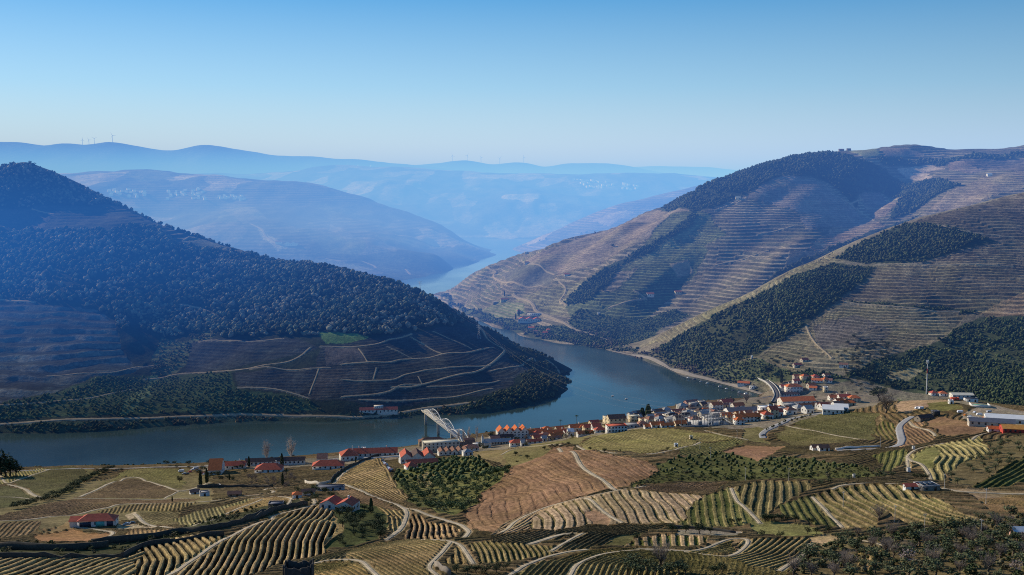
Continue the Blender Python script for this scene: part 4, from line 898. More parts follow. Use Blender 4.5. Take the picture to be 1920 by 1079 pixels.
# near tracks
road(cn, A((1170, 1085), (1400, 940), (1640, 795), (1900, 690)) + B((160, 665), (400, 600), (450, 580), (440, 545)), 3.4, **TR)
road(cn, A((-60, 705), (200, 690), (600, 640), (760, 605), (900, 580), (1380, 568), (1560, 550), (1700, 525), (1912, 500)) + B((100, 480), (300, 465), (560, 440)), 3.2, **TR)
road(cn, A((1000, 410), (1150, 455), (1260, 488), (1380, 465), (1470, 430)), 3.6, **TR); road(cn, A((560, 530), (720, 460), (880, 400), (960, 395), (1010, 412)), 3.4, **TR)
road(cn, A((60, 445), (170, 475), (240, 520), (310, 545)), 4.5, **TR); road(cn, A((-60, 530), (120, 535), (250, 550)), 2.6, **TR)
road(cn, A((0, 375), (50, 435), (150, 405), (350, 340)), 2.6, **TR)
road(cn, A((520, 540), (800, 545), (1150, 548), (1320, 540)), 2.4, **TR); road(cn, A((1150, 545), (1230, 500), (1300, 490)), 2.2, **TR)
road(cn, A((540, 745), (640, 755), (700, 765), (790, 780), (740, 828)), 3.0, **TR)
road(cn, A((940, 650), (1000, 705), (1090, 738), (1210, 752)), 4.0, **TR); road(cn, A((1350, 735), (1500, 685), (1700, 600), (1830, 550)), 2.6, **TR)
road(cn, B((240, 600), (280, 540), (140, 530), (0, 545)), 2.6, **TR)
road(cn, B((580, 440), (700, 460), (800, 500), (950, 560), (1050, 600), (1092, 640), (1080, 700), (1020, 780), (950, 835)), 4.0, **TR)
road(cn, B((1040, 592), (1200, 640), (1350, 690), (1480, 732), (1530, 780), (1495, 818)), 3.4, **TR)
road(cn, B((580, 440), (640, 375), (720, 320), (790, 278)), 3.6, **TR)
road(cn, B((430, 1000), (550, 975), (680, 970), (780, 985), (830, 1030), (890, 1085)), 2.8, **TR)
road(cn, B((1190, 830), (1300, 832), (1400, 842), (1480, 880), (1560, 1000)), 2.6, **TR); road(cn, B((1400, 848), (1330, 930), (1252, 1020), (1310, 1085)), 2.6, **TR)
road(cn, Cc((400, 190), (560, 310), (720, 420), (795, 482)), 4.0, **TR); road(cn, Cc((590, 540), (700, 620), (850, 712)), 2.6, **TR)
road(cn, Cc((200, 862), (400, 800), (500, 785)), 4.5, **TR)
road(cn, Cc((960, 892), (1150, 900), (1340, 908), (1500, 862), (1600, 828), (1690, 822), (1728, 850), (1640, 930), (1560, 947), (1400, 932), (1250, 912)), 2.6, **TR)
road(cn, Cc((480, 1085), (540, 1000), (680, 940), (850, 911), (1000, 903), (1250, 912)), 2.6, **TR); road(cn, Cc((50, 1085), (230, 985), (420, 925), (600, 900)), 3.0, **TR); road(cn, Cc((350, 910), (450, 850), (575, 785)), 2.4, **TR)
road(cn, Cc((0, 780), (120, 690), (260, 625), (440, 568), (600, 530), (800, 488), (1000, 455)), 3.0, **TR)
road(cn, Cc((1610, 470), (1640, 540), (1700, 600), (1812, 716)), 2.8, **TR)
road(cn, Cc((530, 172), (700, 208), (950, 228), (1120, 220), (1240, 192), (1390, 148)), 3.2, **TR); road(cn, Cc((0, 235), (120, 190), (300, 168), (420, 165)), 3.0, **TR); road(cn, Cc((1420, 65), (1560, 100), (1720, 130)), 3.0, **TR)
road(cn, D((560, 480), (640, 450), (800, 438), (1000, 440), (1120, 455)), 3.0, **TR); road(cn, D((250, 32), (500, 80), (800, 130)), 3.0, **TR)
road(cn, D((1350, 155), (1200, 185), (1105, 235), (1110, 270), (1220, 330), (1262, 410)), 3.0, **TR); road(cn, D((1095, 262), (1103, 350)), 2.4, **TR)
road(cn, D((1110, 5), (1150, 40), (1270, 80), (1290, 105)), 3.2, **TR); road(cn, D((430, 530), (520, 620), (640, 745)), 2.4, **TR); road(cn, D((420, 860), (360, 940), (200, 1050)), 3, **TR)
road(cn, D((1550, 130), (1580, 105), (1650, 85)), 3.2, **TR); road(cn, D((1330, 470), (1480, 495), (1700, 505), (1912, 510)), 5, **TR); road(cn, D((640, 820), (860, 850), (1000, 900)), 2.4, **TR)
# asphalt
road(cn, [(1712, 781), (1697, 790), (1687, 801), (1688, 814), (1691, 826), (1680, 837), (1644, 842), (1600, 844), (1569, 845)], 6.5, kind='asphalt', name='road')
road(cn, [(1431, 822), (1431, 812), (1450, 801), (1472, 791), (1490, 784), (1521, 778), (1541, 775), (1590, 762)], 6.5, kind='asphalt', name='road')
road(cn, [(-60, 887), (0, 885), (160, 879), (280, 877), (400, 873)], 6, kind='asphalt', name='road'); road(cn, [(640, 858), (760, 848), (830, 838)], 5, kind='asphalt', name='road')
# across the river
TL = dict(kind='lane', verge=(.30, .25, .17))
road(cl, [(-100, 799), (0, 796), (200, 786), (400, 780), (480, 778), (640, 782), (700, 781), (760, 773), (800, 766), (850, 760), (890, 755)], 6.5, **TL)
road(cl, [(600, 650), (690, 648), (730, 637), (772, 627)], 4.5, **TL); road(cl, [(640, 684), (720, 680), (780, 673), (860, 662), (925, 652)], 4.5, **TL)
road(cl, [(897, 612), (906, 622), (913, 635), (930, 647), (946, 658), (930, 675), (912, 688), (880, 700), (790, 722), (735, 727)], 5.0, **TL)
road(cl, [(640, 712), (730, 713), (760, 703), (800, 694), (850, 689), (920, 686)], 4.0, **TL); road(cl, [(640, 745), (720, 737), (755, 722), (790, 722)], 4.0, **TL); road(cl, [(800, 726), (870, 722), (937, 714)], 3.5, **TL)
road(cl, [(672, 750), (740, 752), (800, 748), (870, 741), (925, 729)], 3.5, **TL); road(cl, [(918, 697), (965, 688), (990, 676), (1000, 672), (1004, 678)], 4.0, **TL); road(cl, [(1025, 676), (1040, 686), (1052, 704)], 6, **TL)
road(cl, [(270, 712), (345, 701), (440, 695), (520, 682), (560, 670), (582, 652)], 4.2, **TL); road(cl, [(372, 641), (450, 640), (530, 635)], 3.6, **TL); road(cl, [(335, 571), (375, 579), (400, 590), (415, 599), (436, 602)], 4.5, **TL)
road(cl, [(0, 760), (80, 755), (180, 745), (250, 730)], 3.4, **TL); road(cl, [(90, 705), (190, 700), (250, 690), (288, 686)], 3.4, **TL); road(cl, [(440, 694), (560, 694), (620, 690)], 3.4, **TL); road(cl, [(445, 727), (520, 731), (580, 748)], 3.4, **TL)
road(cl, [(0, 562), (25, 565), (65, 567)], 6, **TL); road(cl, [(60, 392), (90, 400), (100, 402)], 5, **TL); road(cl, [(305, 424), (322, 414)], 5, **TL); road(cl, [(342, 452), (360, 445), (385, 441)], 4, **TL); road(cl, [(405, 464), (440, 460), (462, 459)], 4, **TL)
for q in ([(672, 654), (690, 680)], [(725, 650), (772, 672)], [(770, 632), (830, 664)], [(812, 622), (885, 655)], [(580, 740), (598, 692)], [(700, 712), (706, 690)], [(784, 706), (792, 722)]): road(cl, q, 2.6, **TL)
road(cf, [(962, 552), (985, 562), (1002, 575), (1005, 582), (1040, 598), (1075, 616), (1110, 628), (1150, 640)], 9, **TL); road(cs, [(1150, 660), (1200, 668), (1240, 682), (1275, 697), (1330, 712), (1380, 724), (1436, 742)], 6.5, kind='stone', name='quay')
road(cf, [(905, 492), (915, 502), (930, 510), (925, 518), (940, 528), (970, 532), (1018, 535)], 5, **TL); road(cf, [(990, 496), (1020, 505), (1040, 515)], 5, **TL); road(cf, [(1048, 528), (1060, 540), (1058, 552), (1050, 565), (1062, 572)], 4.5, **TL)
road(cf, [(1188, 545), (1200, 552), (1210, 560), (1180, 565), (1140, 578)], 4.5, **TL); road(cf, [(1050, 445), (1110, 438), (1160, 420), (1225, 394)], 3.5, **TL); road(cf, [(1572, 370), (1600, 388), (1622, 404), (1640, 414)], 4, **TL); road(cf, [(1340, 395), (1400, 370), (1380, 382)], 4, **TL)
road(cf, [(1340, 498), (1400, 484), (1440, 470)], 4, **TL); road(cf, [(1420, 440), (1480, 426), (1488, 424)], 4, **TL); road(cf, [(1596, 384), (1600, 380), (1618, 374)], 4, **TL)
road(cs, [(1560, 472), (1540, 485), (1528, 492)], 4.5, **TL); road(cs, [(1512, 612), (1530, 645), (1560, 672)], 3.2, **TL); road(cs, [(1585, 566), (1700, 577), (1800, 585)], 3.4, **TL); road(cs, [(1640, 497), (1760, 498), (1900, 500)], 3.2, **TL); road(cs, [(1730, 418), (1800, 432), (1900, 445)], 3.2, **TL)
road(cm, [(470, 420), (490, 430), (500, 445), (520, 458)], 9, **TL); road(cm, [(740, 440), (790, 446), (845, 462)], 7, **TL); road(cm, [(680, 490), (700, 498), (706, 503)], 9, **TL); road(cm, [(610, 485), (640, 490)], 7, **TL); road(cm, [(762, 505), (770, 515)], 9, **TL)

FINE = {near: 1.0, left: 2.0, far: 2.6, spur: 1.9, mid: 5.0, opp: 5.0, plateau: 8.0, mt1: 14.0, mt2: 16.0, mt3: 20.0}
NAMES = {near: 'vineyard_hillside', left: 'wooded_hill', far: 'terraced_hill', spur: 'terraced_hill', mid: 'hazy_hill', opp: 'hazy_hill', plateau: 'plateau_hills', mt1: 'mountains', mt2: 'mountains', mt3: 'mountains'}
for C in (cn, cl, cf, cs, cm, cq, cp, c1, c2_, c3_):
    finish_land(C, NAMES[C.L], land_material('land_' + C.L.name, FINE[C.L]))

RM = {'lane': plain('earth_lane', (.33, .265, .175), 0.95, 0.35, 0.15), 'track': plain('dirt_track', (.40, .325, .22), 0.95, 0.42, 0.22), 'asphalt': plain('asphalt', (.30, .29, .28), 0.9, 0.18, 0.5), 'stone': plain('quay_stone', (.30, .26, .21), 0.9, 0.25, 0.3)}
def ribbon(C, p, width, kind, name):
    L = C.L
    t = np.gradient(p, axis=0); t /= np.linalg.norm(t, axis=1)[:, None] + 1e-9
    nrm = np.stack([-t[:, 1], t[:, 0]], 1)
    w = width * (0.9 + 0.2 * vnoise(np.arange(len(p)) * .3, np.zeros(len(p)), 7))[:, None] / 2
    up = 0.14 if L is near else 0.4
    cols_ = []
    for s_, dz in ((-1, -.5), (-1, 0), (-.5, .03), (0, 0.0), (.5, .03), (1, 0), (1, -.5)):
        x, y = p[:, 0] + nrm[:, 0] * w[:, 0] * s_, p[:, 1] + nrm[:, 1] * w[:, 0] * s_
        cols_.append(np.stack([x, y, np.maximum(L.h(x, y), .6) + up + dz], 1)[:, None])
    v = np.concatenate(cols_, 1)
    n, m = v.shape[:2]
    i = np.arange(n - 1)[:, None] * m + np.arange(m - 1)[None]
    q = np.stack([i, i + m, i + m + 1, i + 1], 2).reshape(-1, 4)
    tag(link(name, np_mesh(name, v.reshape(-1, 3), q, RM[kind], False)), kind='structure')
for r_ in ROADS: ribbon(*r_)
# ------------------------------------------------------------------ woods that read as one mass
CROWNS = [clumped(100 + k, 3 + k % 3, 0.62, 0.52, 0.8) for k in range(7)]
def build_forests():
    by = {}
    for k, (L, poly, n, gap, sz, cols) in enumerate(FORESTS):
        p = pick(poly, int(n * 1.25), gap * .82, 900 + k, L, 26.0)
        if not len(p): continue
        r = np.random.default_rng(40 + k)
        COV = {left: cl, far: cf, spur: cs}[L]
        t_, r_i = L.idx(p[:, 0], p[:, 1]); ii = np.clip(np.round(r_i).astype(int), 0, L.Z.shape[0] - 1); jj = np.clip(np.round(t_).astype(int), 0, L.Z.shape[1] - 1)
        p = p[COV.wood[ii, jj] > 0]
        if not len(p): continue
        if n > 500:                # glades and thin places, groups of taller trees
            dens = fbm(p[:, 0] / 70, p[:, 1] / 70, 501, 3)
            p = p[r.random(len(p)) < np.clip(.92 + 1.1 * dens, .25, 1)]
        big = np.clip(.5 + 1.1 * fbm(p[:, 0] / 55, p[:, 1] / 55, 507, 2), 0, 1)
        s = sz[0] * .8 + (sz[1] - sz[0] * .8) * (r.random(len(p)) ** 1.6 * .65 + .45 * big)
        p[:, 2] += s * 0.40
        # species come in stands
        pickc = np.clip((vnoise(p[:, 0] / 45, p[:, 1] / 45, 511) * .75 + .25 * r.random(len(p))) * len(cols), 0, len(cols) - 1e-3).astype(int)
        c = np.array(cols)[pickc] * (.65 + .7 * r.random((len(p), 1)))
        by.setdefault(L, []).append((p, s, c))
    for L, l in by.items():
        p = np.concatenate([q[0] for q in l]); s = np.concatenate([q[1] for q in l]); c = np.concatenate([q[2] for q in l])
        r = np.random.default_rng(5)
        lab = {left: 'dense dark wood and riverside scrub on the wooded hill across the river', far: 'dark wood along the top and gullies of the far terraced hill', spur: 'dense green wood on the near terraced spur above the village'}[L]
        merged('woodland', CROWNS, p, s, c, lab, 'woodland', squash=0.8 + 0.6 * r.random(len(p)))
        print('wood', L.name, len(p))
build_forests()
# ------------------------------------------------------------------ single trees
BARK = plain('bark', (.12, .09, .065), 0.95, 0.3, 2.0); TWIG = plain('bare_twigs', (.20, .165, .14), 0.95, 0.25, 2.0); PALE = plain('pale_twigs', (.5, .46, .42), 0.95, 0.2, 2.0)

def tube(path, r0, r1, sides=6, close=True):
    """tapered tube along points -> verts, quads"""
    p = np.asarray(path, float); n = len(p); v, f = [], []
    for i in range(n):
        t = p[min(i + 1, n - 1)] - p[max(i - 1, 0)]; t /= np.linalg.norm(t) + 1e-9
        a = np.cross(t, (0.3, 0.9, 0.1)); a /= np.linalg.norm(a) + 1e-9; b = np.cross(t, a)
        r = r0 + (r1 - r0) * i / (n - 1)
        for k in range(sides):
            w = 2 * math.pi * k / sides
            v.append(p[i] + r * (math.cos(w) * a + math.sin(w) * b))
    for i in range(n - 1):
        for k in range(sides):
            f.append((i * sides + k, i * sides + (k + 1) % sides, (i + 1) * sides + (k + 1) % sides, (i + 1) * sides + k))
    return np.array(v), np.array(f)

def join(parts):
    V, Q, o = [], [], 0
    for v, f in parts:
        V.append(v); Q.append(np.asarray(f) + o); o += len(v)
    return np.concatenate(V), np.concatenate(Q)

def trunk_unit(seed, top=0.55, r=0.045, limbs=4):
    g = np.random.default_rng(seed)
    b = np.array([(0, 0, -0.06), (g.normal() * .02, g.normal() * .02, .15), (g.normal() * .04, g.normal() * .04, .34), (g.normal() * .05, g.normal() * .05, top)])
    parts = [tube(b, r, r * .45)]
    for k in range(limbs):
        a = 6.283 * (k + g.random()) / limbs; s = b[2] * (.6 + .4 * g.random()); e = np.array([math.cos(a) * .3, math.sin(a) * .3, top + .12 + .15 * g.random()])
        parts.append(tube([s, (s + e) / 2 + (0, 0, -.03), e], r * .5, r * .15, 4))
    return join(parts)

def twigs(seed, n, tall=False):
    """bare crown: limbs that fork twice into fine twigs"""
    g = np.random.default_rng(seed); parts = []
    for k in range(n):
        a = 6.283 * (k + g.random()) / n; sp = (.16 if tall else .36) * (0.5 + .7 * g.random())
        s = np.array([0, 0, .14 + .36 * g.random()]); e = np.array([math.cos(a) * sp, math.sin(a) * sp, min(1, s[2] + .28 + .35 * g.random())])
        parts.append(tube([s, (s + e) / 2 + (math.cos(a) * .04, math.sin(a) * .04, -.02), e], .014, .005, 4))
        for j in range(6):
            t = .25 + .75 * g.random(); q = s + (e - s) * t; d = g.normal(size=3) * (.08 if tall else .13); d[2] = abs(d[2]) + .06
            parts.append(tube([q, q + d * .6, q + d], .006, .003, 3))
            for i in range(3):
                d2 = g.normal(size=3) * .055; d2[2] = abs(d2[2]) + .02; q2 = q + d * (.4 + .6 * g.random())
                parts.append(tube([q2, q2 + d2], .004, .0025, 3))
    return join(parts)

def crown_mesh(name, seed, col, n=300, size=.085, squash=.74, centre=.6, rad=.5, blobs=11, var=.35, mat=None):
    v, f = leafy(seed, n, size, 1.0, blobs=blobs)
    g = np.random.default_rng(seed + 5)
    per = np.repeat(1 - var + 2 * var * g.random(n), 4)[:, None]
    v = v.copy(); m = np.abs(v).max()
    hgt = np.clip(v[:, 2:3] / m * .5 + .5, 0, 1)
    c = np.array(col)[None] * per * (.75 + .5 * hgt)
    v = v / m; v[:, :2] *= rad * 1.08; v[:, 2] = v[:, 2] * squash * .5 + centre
    return np_mesh(name, v, f, mat or LEAF, False, c)

def cone_mesh(name, seed, col, n=420, power=.6, size=.05, base=.04):
    """slim upright crown of a cypress"""
    g = np.random.default_rng(seed)
    z = g.random(n) ** .8; a = 6.283 * g.random(n)
    r = .5 * np.sin(np.pi * np.clip(z * .86 + .12, 0, 1)) ** power * (1 - .35 * z) * (.72 + .3 * g.random(n))
    c = np.stack([r * np.cos(a), r * np.sin(a), base + z * (1 - base)], 1)
    d = np.stack([np.cos(a), np.sin(a), .6 + 0 * a], 1); t = np.stack([-np.sin(a), np.cos(a), 0 * a], 1)
    s = size * (.6 + .8 * g.random(n))[:, None]; up = np.array([0, 0, 1.0]) + .3 * g.normal(size=(n, 3))
    v = np.stack([c - t * s * 2.2, c + t * s * 2.2, c + t * s + up * s * 1.3, c - t * s + up * s * 1.3], 1).reshape(-1, 3)
    cc = np.array(col)[None] * np.repeat(.6 + .8 * g.random(n), 4)[:, None]
    return np_mesh(name, v, np.arange(n * 4).reshape(-1, 4), LEAF, False, cc)

def fronds():
    g = np.random.default_rng(3); V, Q, o = [], [], 0
    for k in range(18):
        a = 6.283 * k / 18 + g.random() * .2; el = .9 - 1.4 * (k % 3) / 3
        pts = [np.array([0, 0, .86])]
        for s in range(1, 6):
            t = s / 5; pts.append(np.array([math.cos(a) * .5 * t, math.sin(a) * .5 * t, .86 + .16 * math.sin(el) * t - .15 * t * t + .05]))
        w = np.array([-math.sin(a), math.cos(a), 0])
        for s in range(6):
            ww = .06 * (1 - s / 5.5) + .008
            V += [pts[s] - w * ww, pts[s] + w * ww]
        for s in range(5): Q.append((o + 2 * s, o + 2 * s + 1, o + 2 * s + 3, o + 2 * s + 2))
        o += 12
    c = np.tile(np.array([[.07, .10, .04]]), (len(V), 1))
    return np_mesh('palm_crown', np.array(V), np.array(Q), LEAF, False, c)

TRUNKS = [np_mesh('trunk', *trunk_unit(k), BARK) for k in range(4)]
TALLTRUNK = np_mesh('trunk', *tube([(0, 0, -.05), (.01, 0, .4), (0, .01, .95)], .02, .004), PALE)
PALMTRUNK = np_mesh('trunk', *tube([(0, 0, -.05), (.015, 0, .4), (0, .01, .9)], .03, .022, 7), BARK)
KINDS = {
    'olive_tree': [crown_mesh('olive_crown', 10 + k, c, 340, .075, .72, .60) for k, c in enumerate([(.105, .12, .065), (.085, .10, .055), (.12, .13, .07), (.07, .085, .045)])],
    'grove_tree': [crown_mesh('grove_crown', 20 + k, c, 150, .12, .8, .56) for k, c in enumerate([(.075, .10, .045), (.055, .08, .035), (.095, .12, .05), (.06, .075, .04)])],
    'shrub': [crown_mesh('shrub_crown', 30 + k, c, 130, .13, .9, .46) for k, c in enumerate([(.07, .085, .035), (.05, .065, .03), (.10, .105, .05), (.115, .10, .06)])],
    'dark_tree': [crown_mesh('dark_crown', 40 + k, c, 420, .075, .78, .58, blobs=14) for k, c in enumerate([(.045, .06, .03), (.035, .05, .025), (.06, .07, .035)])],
    'cypress_tree': [cone_mesh('cypress_crown', 50 + k, (.035, .05, .028)) for k in range(2)],
    'conifer_tree': [cone_mesh('conifer_crown', 56, (.04, .06, .03), 600, .35, .055)],
    'bare_tree': [np_mesh('bare_crown', *twigs(60 + k, 16), TWIG) for k in range(3)],
    'bare_poplar_tree': [np_mesh('poplar_crown', *twigs(70 + k, 18, True), PALE) for k in range(2)],
    'blossom_tree': [crown_mesh('blossom_crown', 80, (.24, .19, .185), 220, .075, .8, .56)],
    'palm_tree': [fronds()],
}
N_TREES = [0]
def tree(kind, p, h, w, label, group=None, parts=True, seed=None, sink=0.0):
    N_TREES[0] += 1
    g = np.random.default_rng(N_TREES[0] if seed is None else seed)
    cm_ = KINDS[kind][g.integers(0, len(KINDS[kind]))]
    nm = {'grove_tree': 'olive_tree', 'shrub': 'shrub', 'dark_tree': 'broadleaf_tree'}.get(kind, kind)
    if parts:
        root = bpy.data.objects.new(nm, None); COL.objects.link(root); root.empty_display_size = .5
        link('crown', cm_, root)
        tk = {'bare_poplar_tree': TALLTRUNK, 'palm_tree': PALMTRUNK}.get(kind) or TRUNKS[g.integers(0, 4)]
        if kind in ('cypress_tree', 'conifer_tree'): tk = TRUNKS[0]
        t = link('trunk', tk, root)
        if kind in ('cypress_tree', 'conifer_tree'): t.scale = (.8, .8, .35)
    else:
        root = link(nm, cm_)
    root.location = (p[0], p[1], p[2] - sink); root.scale = (w, w, h); root.rotation_euler = (0, 0, g.random() * 6.28)
    return tag(root, label, 'tree' if kind != 'shrub' else 'shrub', group)

def px(Y): return Y / 2000.0
def tree_at(kind, u, v, hp, wp, label, group=None, parts=True):
    p = at1(u, v); k = px(p[1])
    p[2] = near.h(p[0], p[1]) if p[1] < 1500 and near.h(p[0], p[1]) > p[2] - 3 else p[2]
    return tree(kind, p, hp * k, wp * k, label, group, parts)

def build_trees():
    g = np.random.default_rng(77)
    # the planted olive grove
    pts = pick(grove, 330, 4.6, 71, near); pts = pts[np.argsort(pts[:, 1])]
    for i, p in enumerate(pts[:150]):
        h = 3.2 + 2.0 * g.random(); tree('grove_tree', p, h, h * (1.15 + .3 * g.random()), 'round grey green olive tree in the planted grove beside the brown slope', 'olive trees in the planted grove', parts=False)
    if len(pts) > 150:
        q = pts[150:]; merged('grove_trees', [clumped(200 + k, 5, .5, .6) for k in range(3)], q + np.array([0, 0, 1.6]), 1.6 + .9 * g.random(len(q)), tints(len(q), [(.075, .10, .045), (.06, .08, .035)], 5), 'far side olive trees of the planted grove', 'trees')
    # scrub slope in the middle
    pts = pick(bush_mid, 330, 4.2, 72, near); pts = pts[np.argsort(pts[:, 1])]
    for p in pts[:150]:
        h = 1.7 + 2.2 * g.random() ** 2; tree('shrub', p, h, h * (1.3 + .5 * g.random()), 'dark bushy shrub on the overgrown middle slope', 'shrubs on the overgrown middle slope', parts=False)
    q = pts[150:]
    if len(q): merged('undergrowth', [clumped(210 + k, 4, .55, .6) for k in range(3)], q + np.array([0, 0, .5]), .8 + 1.0 * g.random(len(q)), tints(len(q), [(.07, .085, .035), (.05, .065, .03), (.10, .10, .05)], 6), 'low dark undergrowth on the overgrown middle slope', 'undergrowth')
    # open olive slope on the right, and the wild ground at the bottom right
    pts = pick(bush_right, 50, 5.5, 73, near)
    for p in pts:
        h = 3.2 + 2.2 * g.random(); tree('olive_tree', p, h, h * 1.35, 'grey green olive tree on the grassy slope at the picture edge below the barns', 'olive trees on the grassy slope below the barns')
    pts = pick(scrub_low, 210, 4.8, 74, near)
    for i, p in enumerate(pts):
        r = g.random(); h = (3.2 + 4.2 * g.random() ** 1.5) * (1.0 if p[1] > 480 else 1.15)
        if r < .45: tree('olive_tree', p, h, h * (1.2 + .3 * g.random()), 'grey green olive tree on the wild rocky slope lowest in view', 'olive trees on the wild lowest slope')
        elif r < .74: tree('shrub', p, h * .7, h * 1.1, 'rough green shrub between the olives of the lowest slope', 'shrubs on the wild lowest slope', parts=False)
        elif r < .93: tree('bare_tree', p, h * 1.05, h * 1.2, 'leafless grey brown tree among the olives of the lowest slope', 'leafless trees on the wild lowest slope')
        else: tree('blossom_tree', p, h * .9, h * 1.1, 'pale pinkish almond tree in bloom on the lowest slope', 'almond trees in bloom on the lowest slope')
    pts = pick(scrub_low, 420, 2.6, 174, near)
    merged('undergrowth', [clumped(220 + k, 4, .55, .6) for k in range(3)], pts + np.array([0, 0, .4]), .5 + 1.0 * g.random(len(pts)), tints(len(pts), [(.07, .08, .035), (.11, .105, .05), (.14, .12, .07)], 7), 'low tufts and brushwood on the lowest slope', 'undergrowth')
    # shaded garden hollow
    pts = pick(garden, 46, 3.6, 75, near)
    for p in pts:
        h = 3.0 + 3.5 * g.random(); tree('dark_tree', p, h, h * 1.1, 'dark green garden tree in the shaded hollow below the red roofed farmhouse', 'trees in the shaded garden hollow')
    # hedge of bushes between the green mounds, bushes along the terrace walls
    hl = smooth_line(at([30, 62, 95, 125, 148, 172, 196, 214], [955, 944, 936, 924, 911, 898, 886, 880], near)[:, :2], 5.0)
    for p in hl:
        x, y = p + g.normal(size=2) * 2.0; h = 3.4 + 2.2 * g.random()
        tree('dark_tree', (x, y, near.h(x, y)), h, h * 1.35, 'dark rounded bush in the hedge between the green mounds', 'bushes of the hedge between the green mounds', parts=False)
    pts = pick(band, 110, 3.4, 76, near)
    for p in pts:
        h = 1.8 + 2.0 * g.random(); tree('shrub', p, h, h * 1.4, 'dark shrub along the stone walls above the striped terraces', 'shrubs along the terrace walls', parts=False)
    # shrubs and small trees on both village edges
    for pl, n, gap, lab, grp in (([(300, 868), (420, 868), (460, 880), (460, 900), (420, 915), (330, 890)], 26, 6, 'small tree near the riverside farm with the pool', 'trees around the riverside farm'),
                                 ([(460, 888), (560, 890), (545, 915), (470, 915)], 26, 6, 'leafless orchard tree behind the arcaded station building', 'orchard trees behind the station'),
                                 ([(555, 922), (600, 918), (640, 940), (600, 948), (560, 945)], 14, 5, 'dark garden tree beside the farmhouse above the terraces', 'garden trees beside the farmhouse')):
        po = world_poly(near, pl)
        for p in pick(po, n, gap, len(lab), near):
            h = 3 + 3 * g.random(); tree('bare_tree' if 'leafless' in lab else 'dark_tree', p, h, h * 1.2, lab, grp, parts=False)
    po = world_poly(near, [(930, 812), (1040, 808), (1180, 788), (1300, 762), (1400, 758), (1560, 740), (1620, 740), (1560, 775), (1440, 795), (1300, 795), (1180, 806), (1060, 828), (960, 845), (880, 850)])
    for p in pick(po, 120, 7, 79, near):
        h = 4 + 3.5 * g.random(); tree('dark_tree' if g.random() < .6 else 'bare_tree', p, h, h * .95, 'small street tree among the village houses', 'street trees among the village houses', parts=False)
    for pl, n, gap in (([(1556, 706), (1600, 698), (1660, 702), (1705, 724), (1660, 744), (1612, 742), (1575, 728)], 75, 6.5), ([(1440, 700), (1500, 702), (1480, 718), (1460, 722)], 14, 7)):
        po = np.array([PZ(u, v, 14)[:2] for u, v in pl])
        pp = pick(po, n, gap, 140 + n, near); pp[:, 2] = ground(pp[:, 0], pp[:, 1])
        for p in pp:
            h = 4.5 + 4 * g.random(); tree('dark_tree', p, h, h * 1.1, 'dark tree in the little side valley behind the village roofs', 'trees in the side valley behind the village', parts=False)
    # rows and singles that stand out
    for x, y in [(490, 445), (557, 430), (680, 412), (750, 405), (815, 397), (880, 392), (935, 390), (990, 385)]:
        u, v = D((x, y))[0]; tree_at('olive_tree', u, v + 3, 15, 16, 'round olive tree in the row above the striped green field', 'row of olives above the striped green field')
    for x, y in [(1150, 395), (1195, 398), (1235, 402)]:
        u, v = D((x, y))[0]; tree_at('dark_tree', u, v + 3, 13, 13, 'dark bush beside the stone hut with roof panels', 'dark bushes beside the stone hut')
    for x, y in [(112, 700), (165, 700), (210, 700), (255, 702), (310, 705), (420, 722)]:
        u, v = D((x, y))[0]; tree_at('dark_tree', u, v, 17, 17, 'dark evergreen in the clump left of the striped green field', 'dark evergreens beside the striped green field')
    for x, y in [(75, 812), (208, 820), (460, 790), (540, 780), (395, 790)]:
        u, v = D((x, y))[0]; tree_at('dark_tree', u, v, 15, 17, 'dark tree along the lower edge of the olive brown field', 'dark trees along the field edge')
    u, v = D((895, 700))[0]; tree_at('bare_tree', u, v, 32, 36, 'large leafless brown tree at the foot of the striped green field')
    for x, y, s in [(1280, 745, 20), (1110, 815, 22), (990, 775, 18), (1180, 760, 16)]:
        u, v = D((x, y))[0]; tree_at('dark_tree', u, v, s, s, 'dark tree in the thicket below the striped green field', 'dark trees in the thicket below the striped green field')
    for x, y, s in [(1195, 785, 22), (1290, 780, 19), (1385, 790, 26), (1460, 785, 16), (945, 835, 17)]:
        u, v = Cc((x, y))[0]; tree_at('dark_tree', u, v, s, s * 1.05, 'dark tree by the rock outcrop below the cream terraces', 'dark trees by the rock outcrop')
    for x, y, s in [(1610, 722, 14), (1665, 715, 13), (1845, 705, 18), (1890, 700, 18)]:
        u, v = Cc((x, y))[0]; tree_at('dark_tree', u, v, s, s, 'dark tree standing on the bright green terraces', 'dark trees on the bright green terraces')
    for x, y, s in [(620, 205, 9), (722, 220, 10), (832, 215, 6), (1165, 205, 8), (1650, 172, 7), (100, 245, 12), (182, 265, 10), (110, 295, 7), (300, 200, 8), (390, 180, 8), (470, 165, 7)]:
        u, v = Cc((x, y))[0]; tree_at('dark_tree', u, v, s, s * 1.1, 'small dark tree along the track around the flat vineyard', 'small dark trees along the flat vineyard track')
    for x, y, s in [(900, 1010, 28), (960, 1030, 30), (1020, 1050, 30), (880, 1075, 32), (960, 1085, 32), (1240, 1065, 30), (1290, 1075, 28), (1180, 1080, 32), (1080, 1085, 32), (800, 1085, 20)]:
        u, v = Cc((x, y))[0]; tree_at('olive_tree', u, v, s, s * 1.15, 'grey green tree in the clump around the big leafless tree at the bottom', 'trees in the clump at the bottom')
    u, v = Cc((1120, 1050))[0]; tree_at('bare_tree', u, v, 62, 54, 'big leafless tree in the middle of the bottom clump')
    for x, y, s in [(1490, 1075, 24), (1540, 1060, 22)]:
        u, v = Cc((x, y))[0]; tree_at('dark_tree', u, v, s, s, 'dark tree on the curved rows near the bottom edge', 'dark trees on the curved rows')
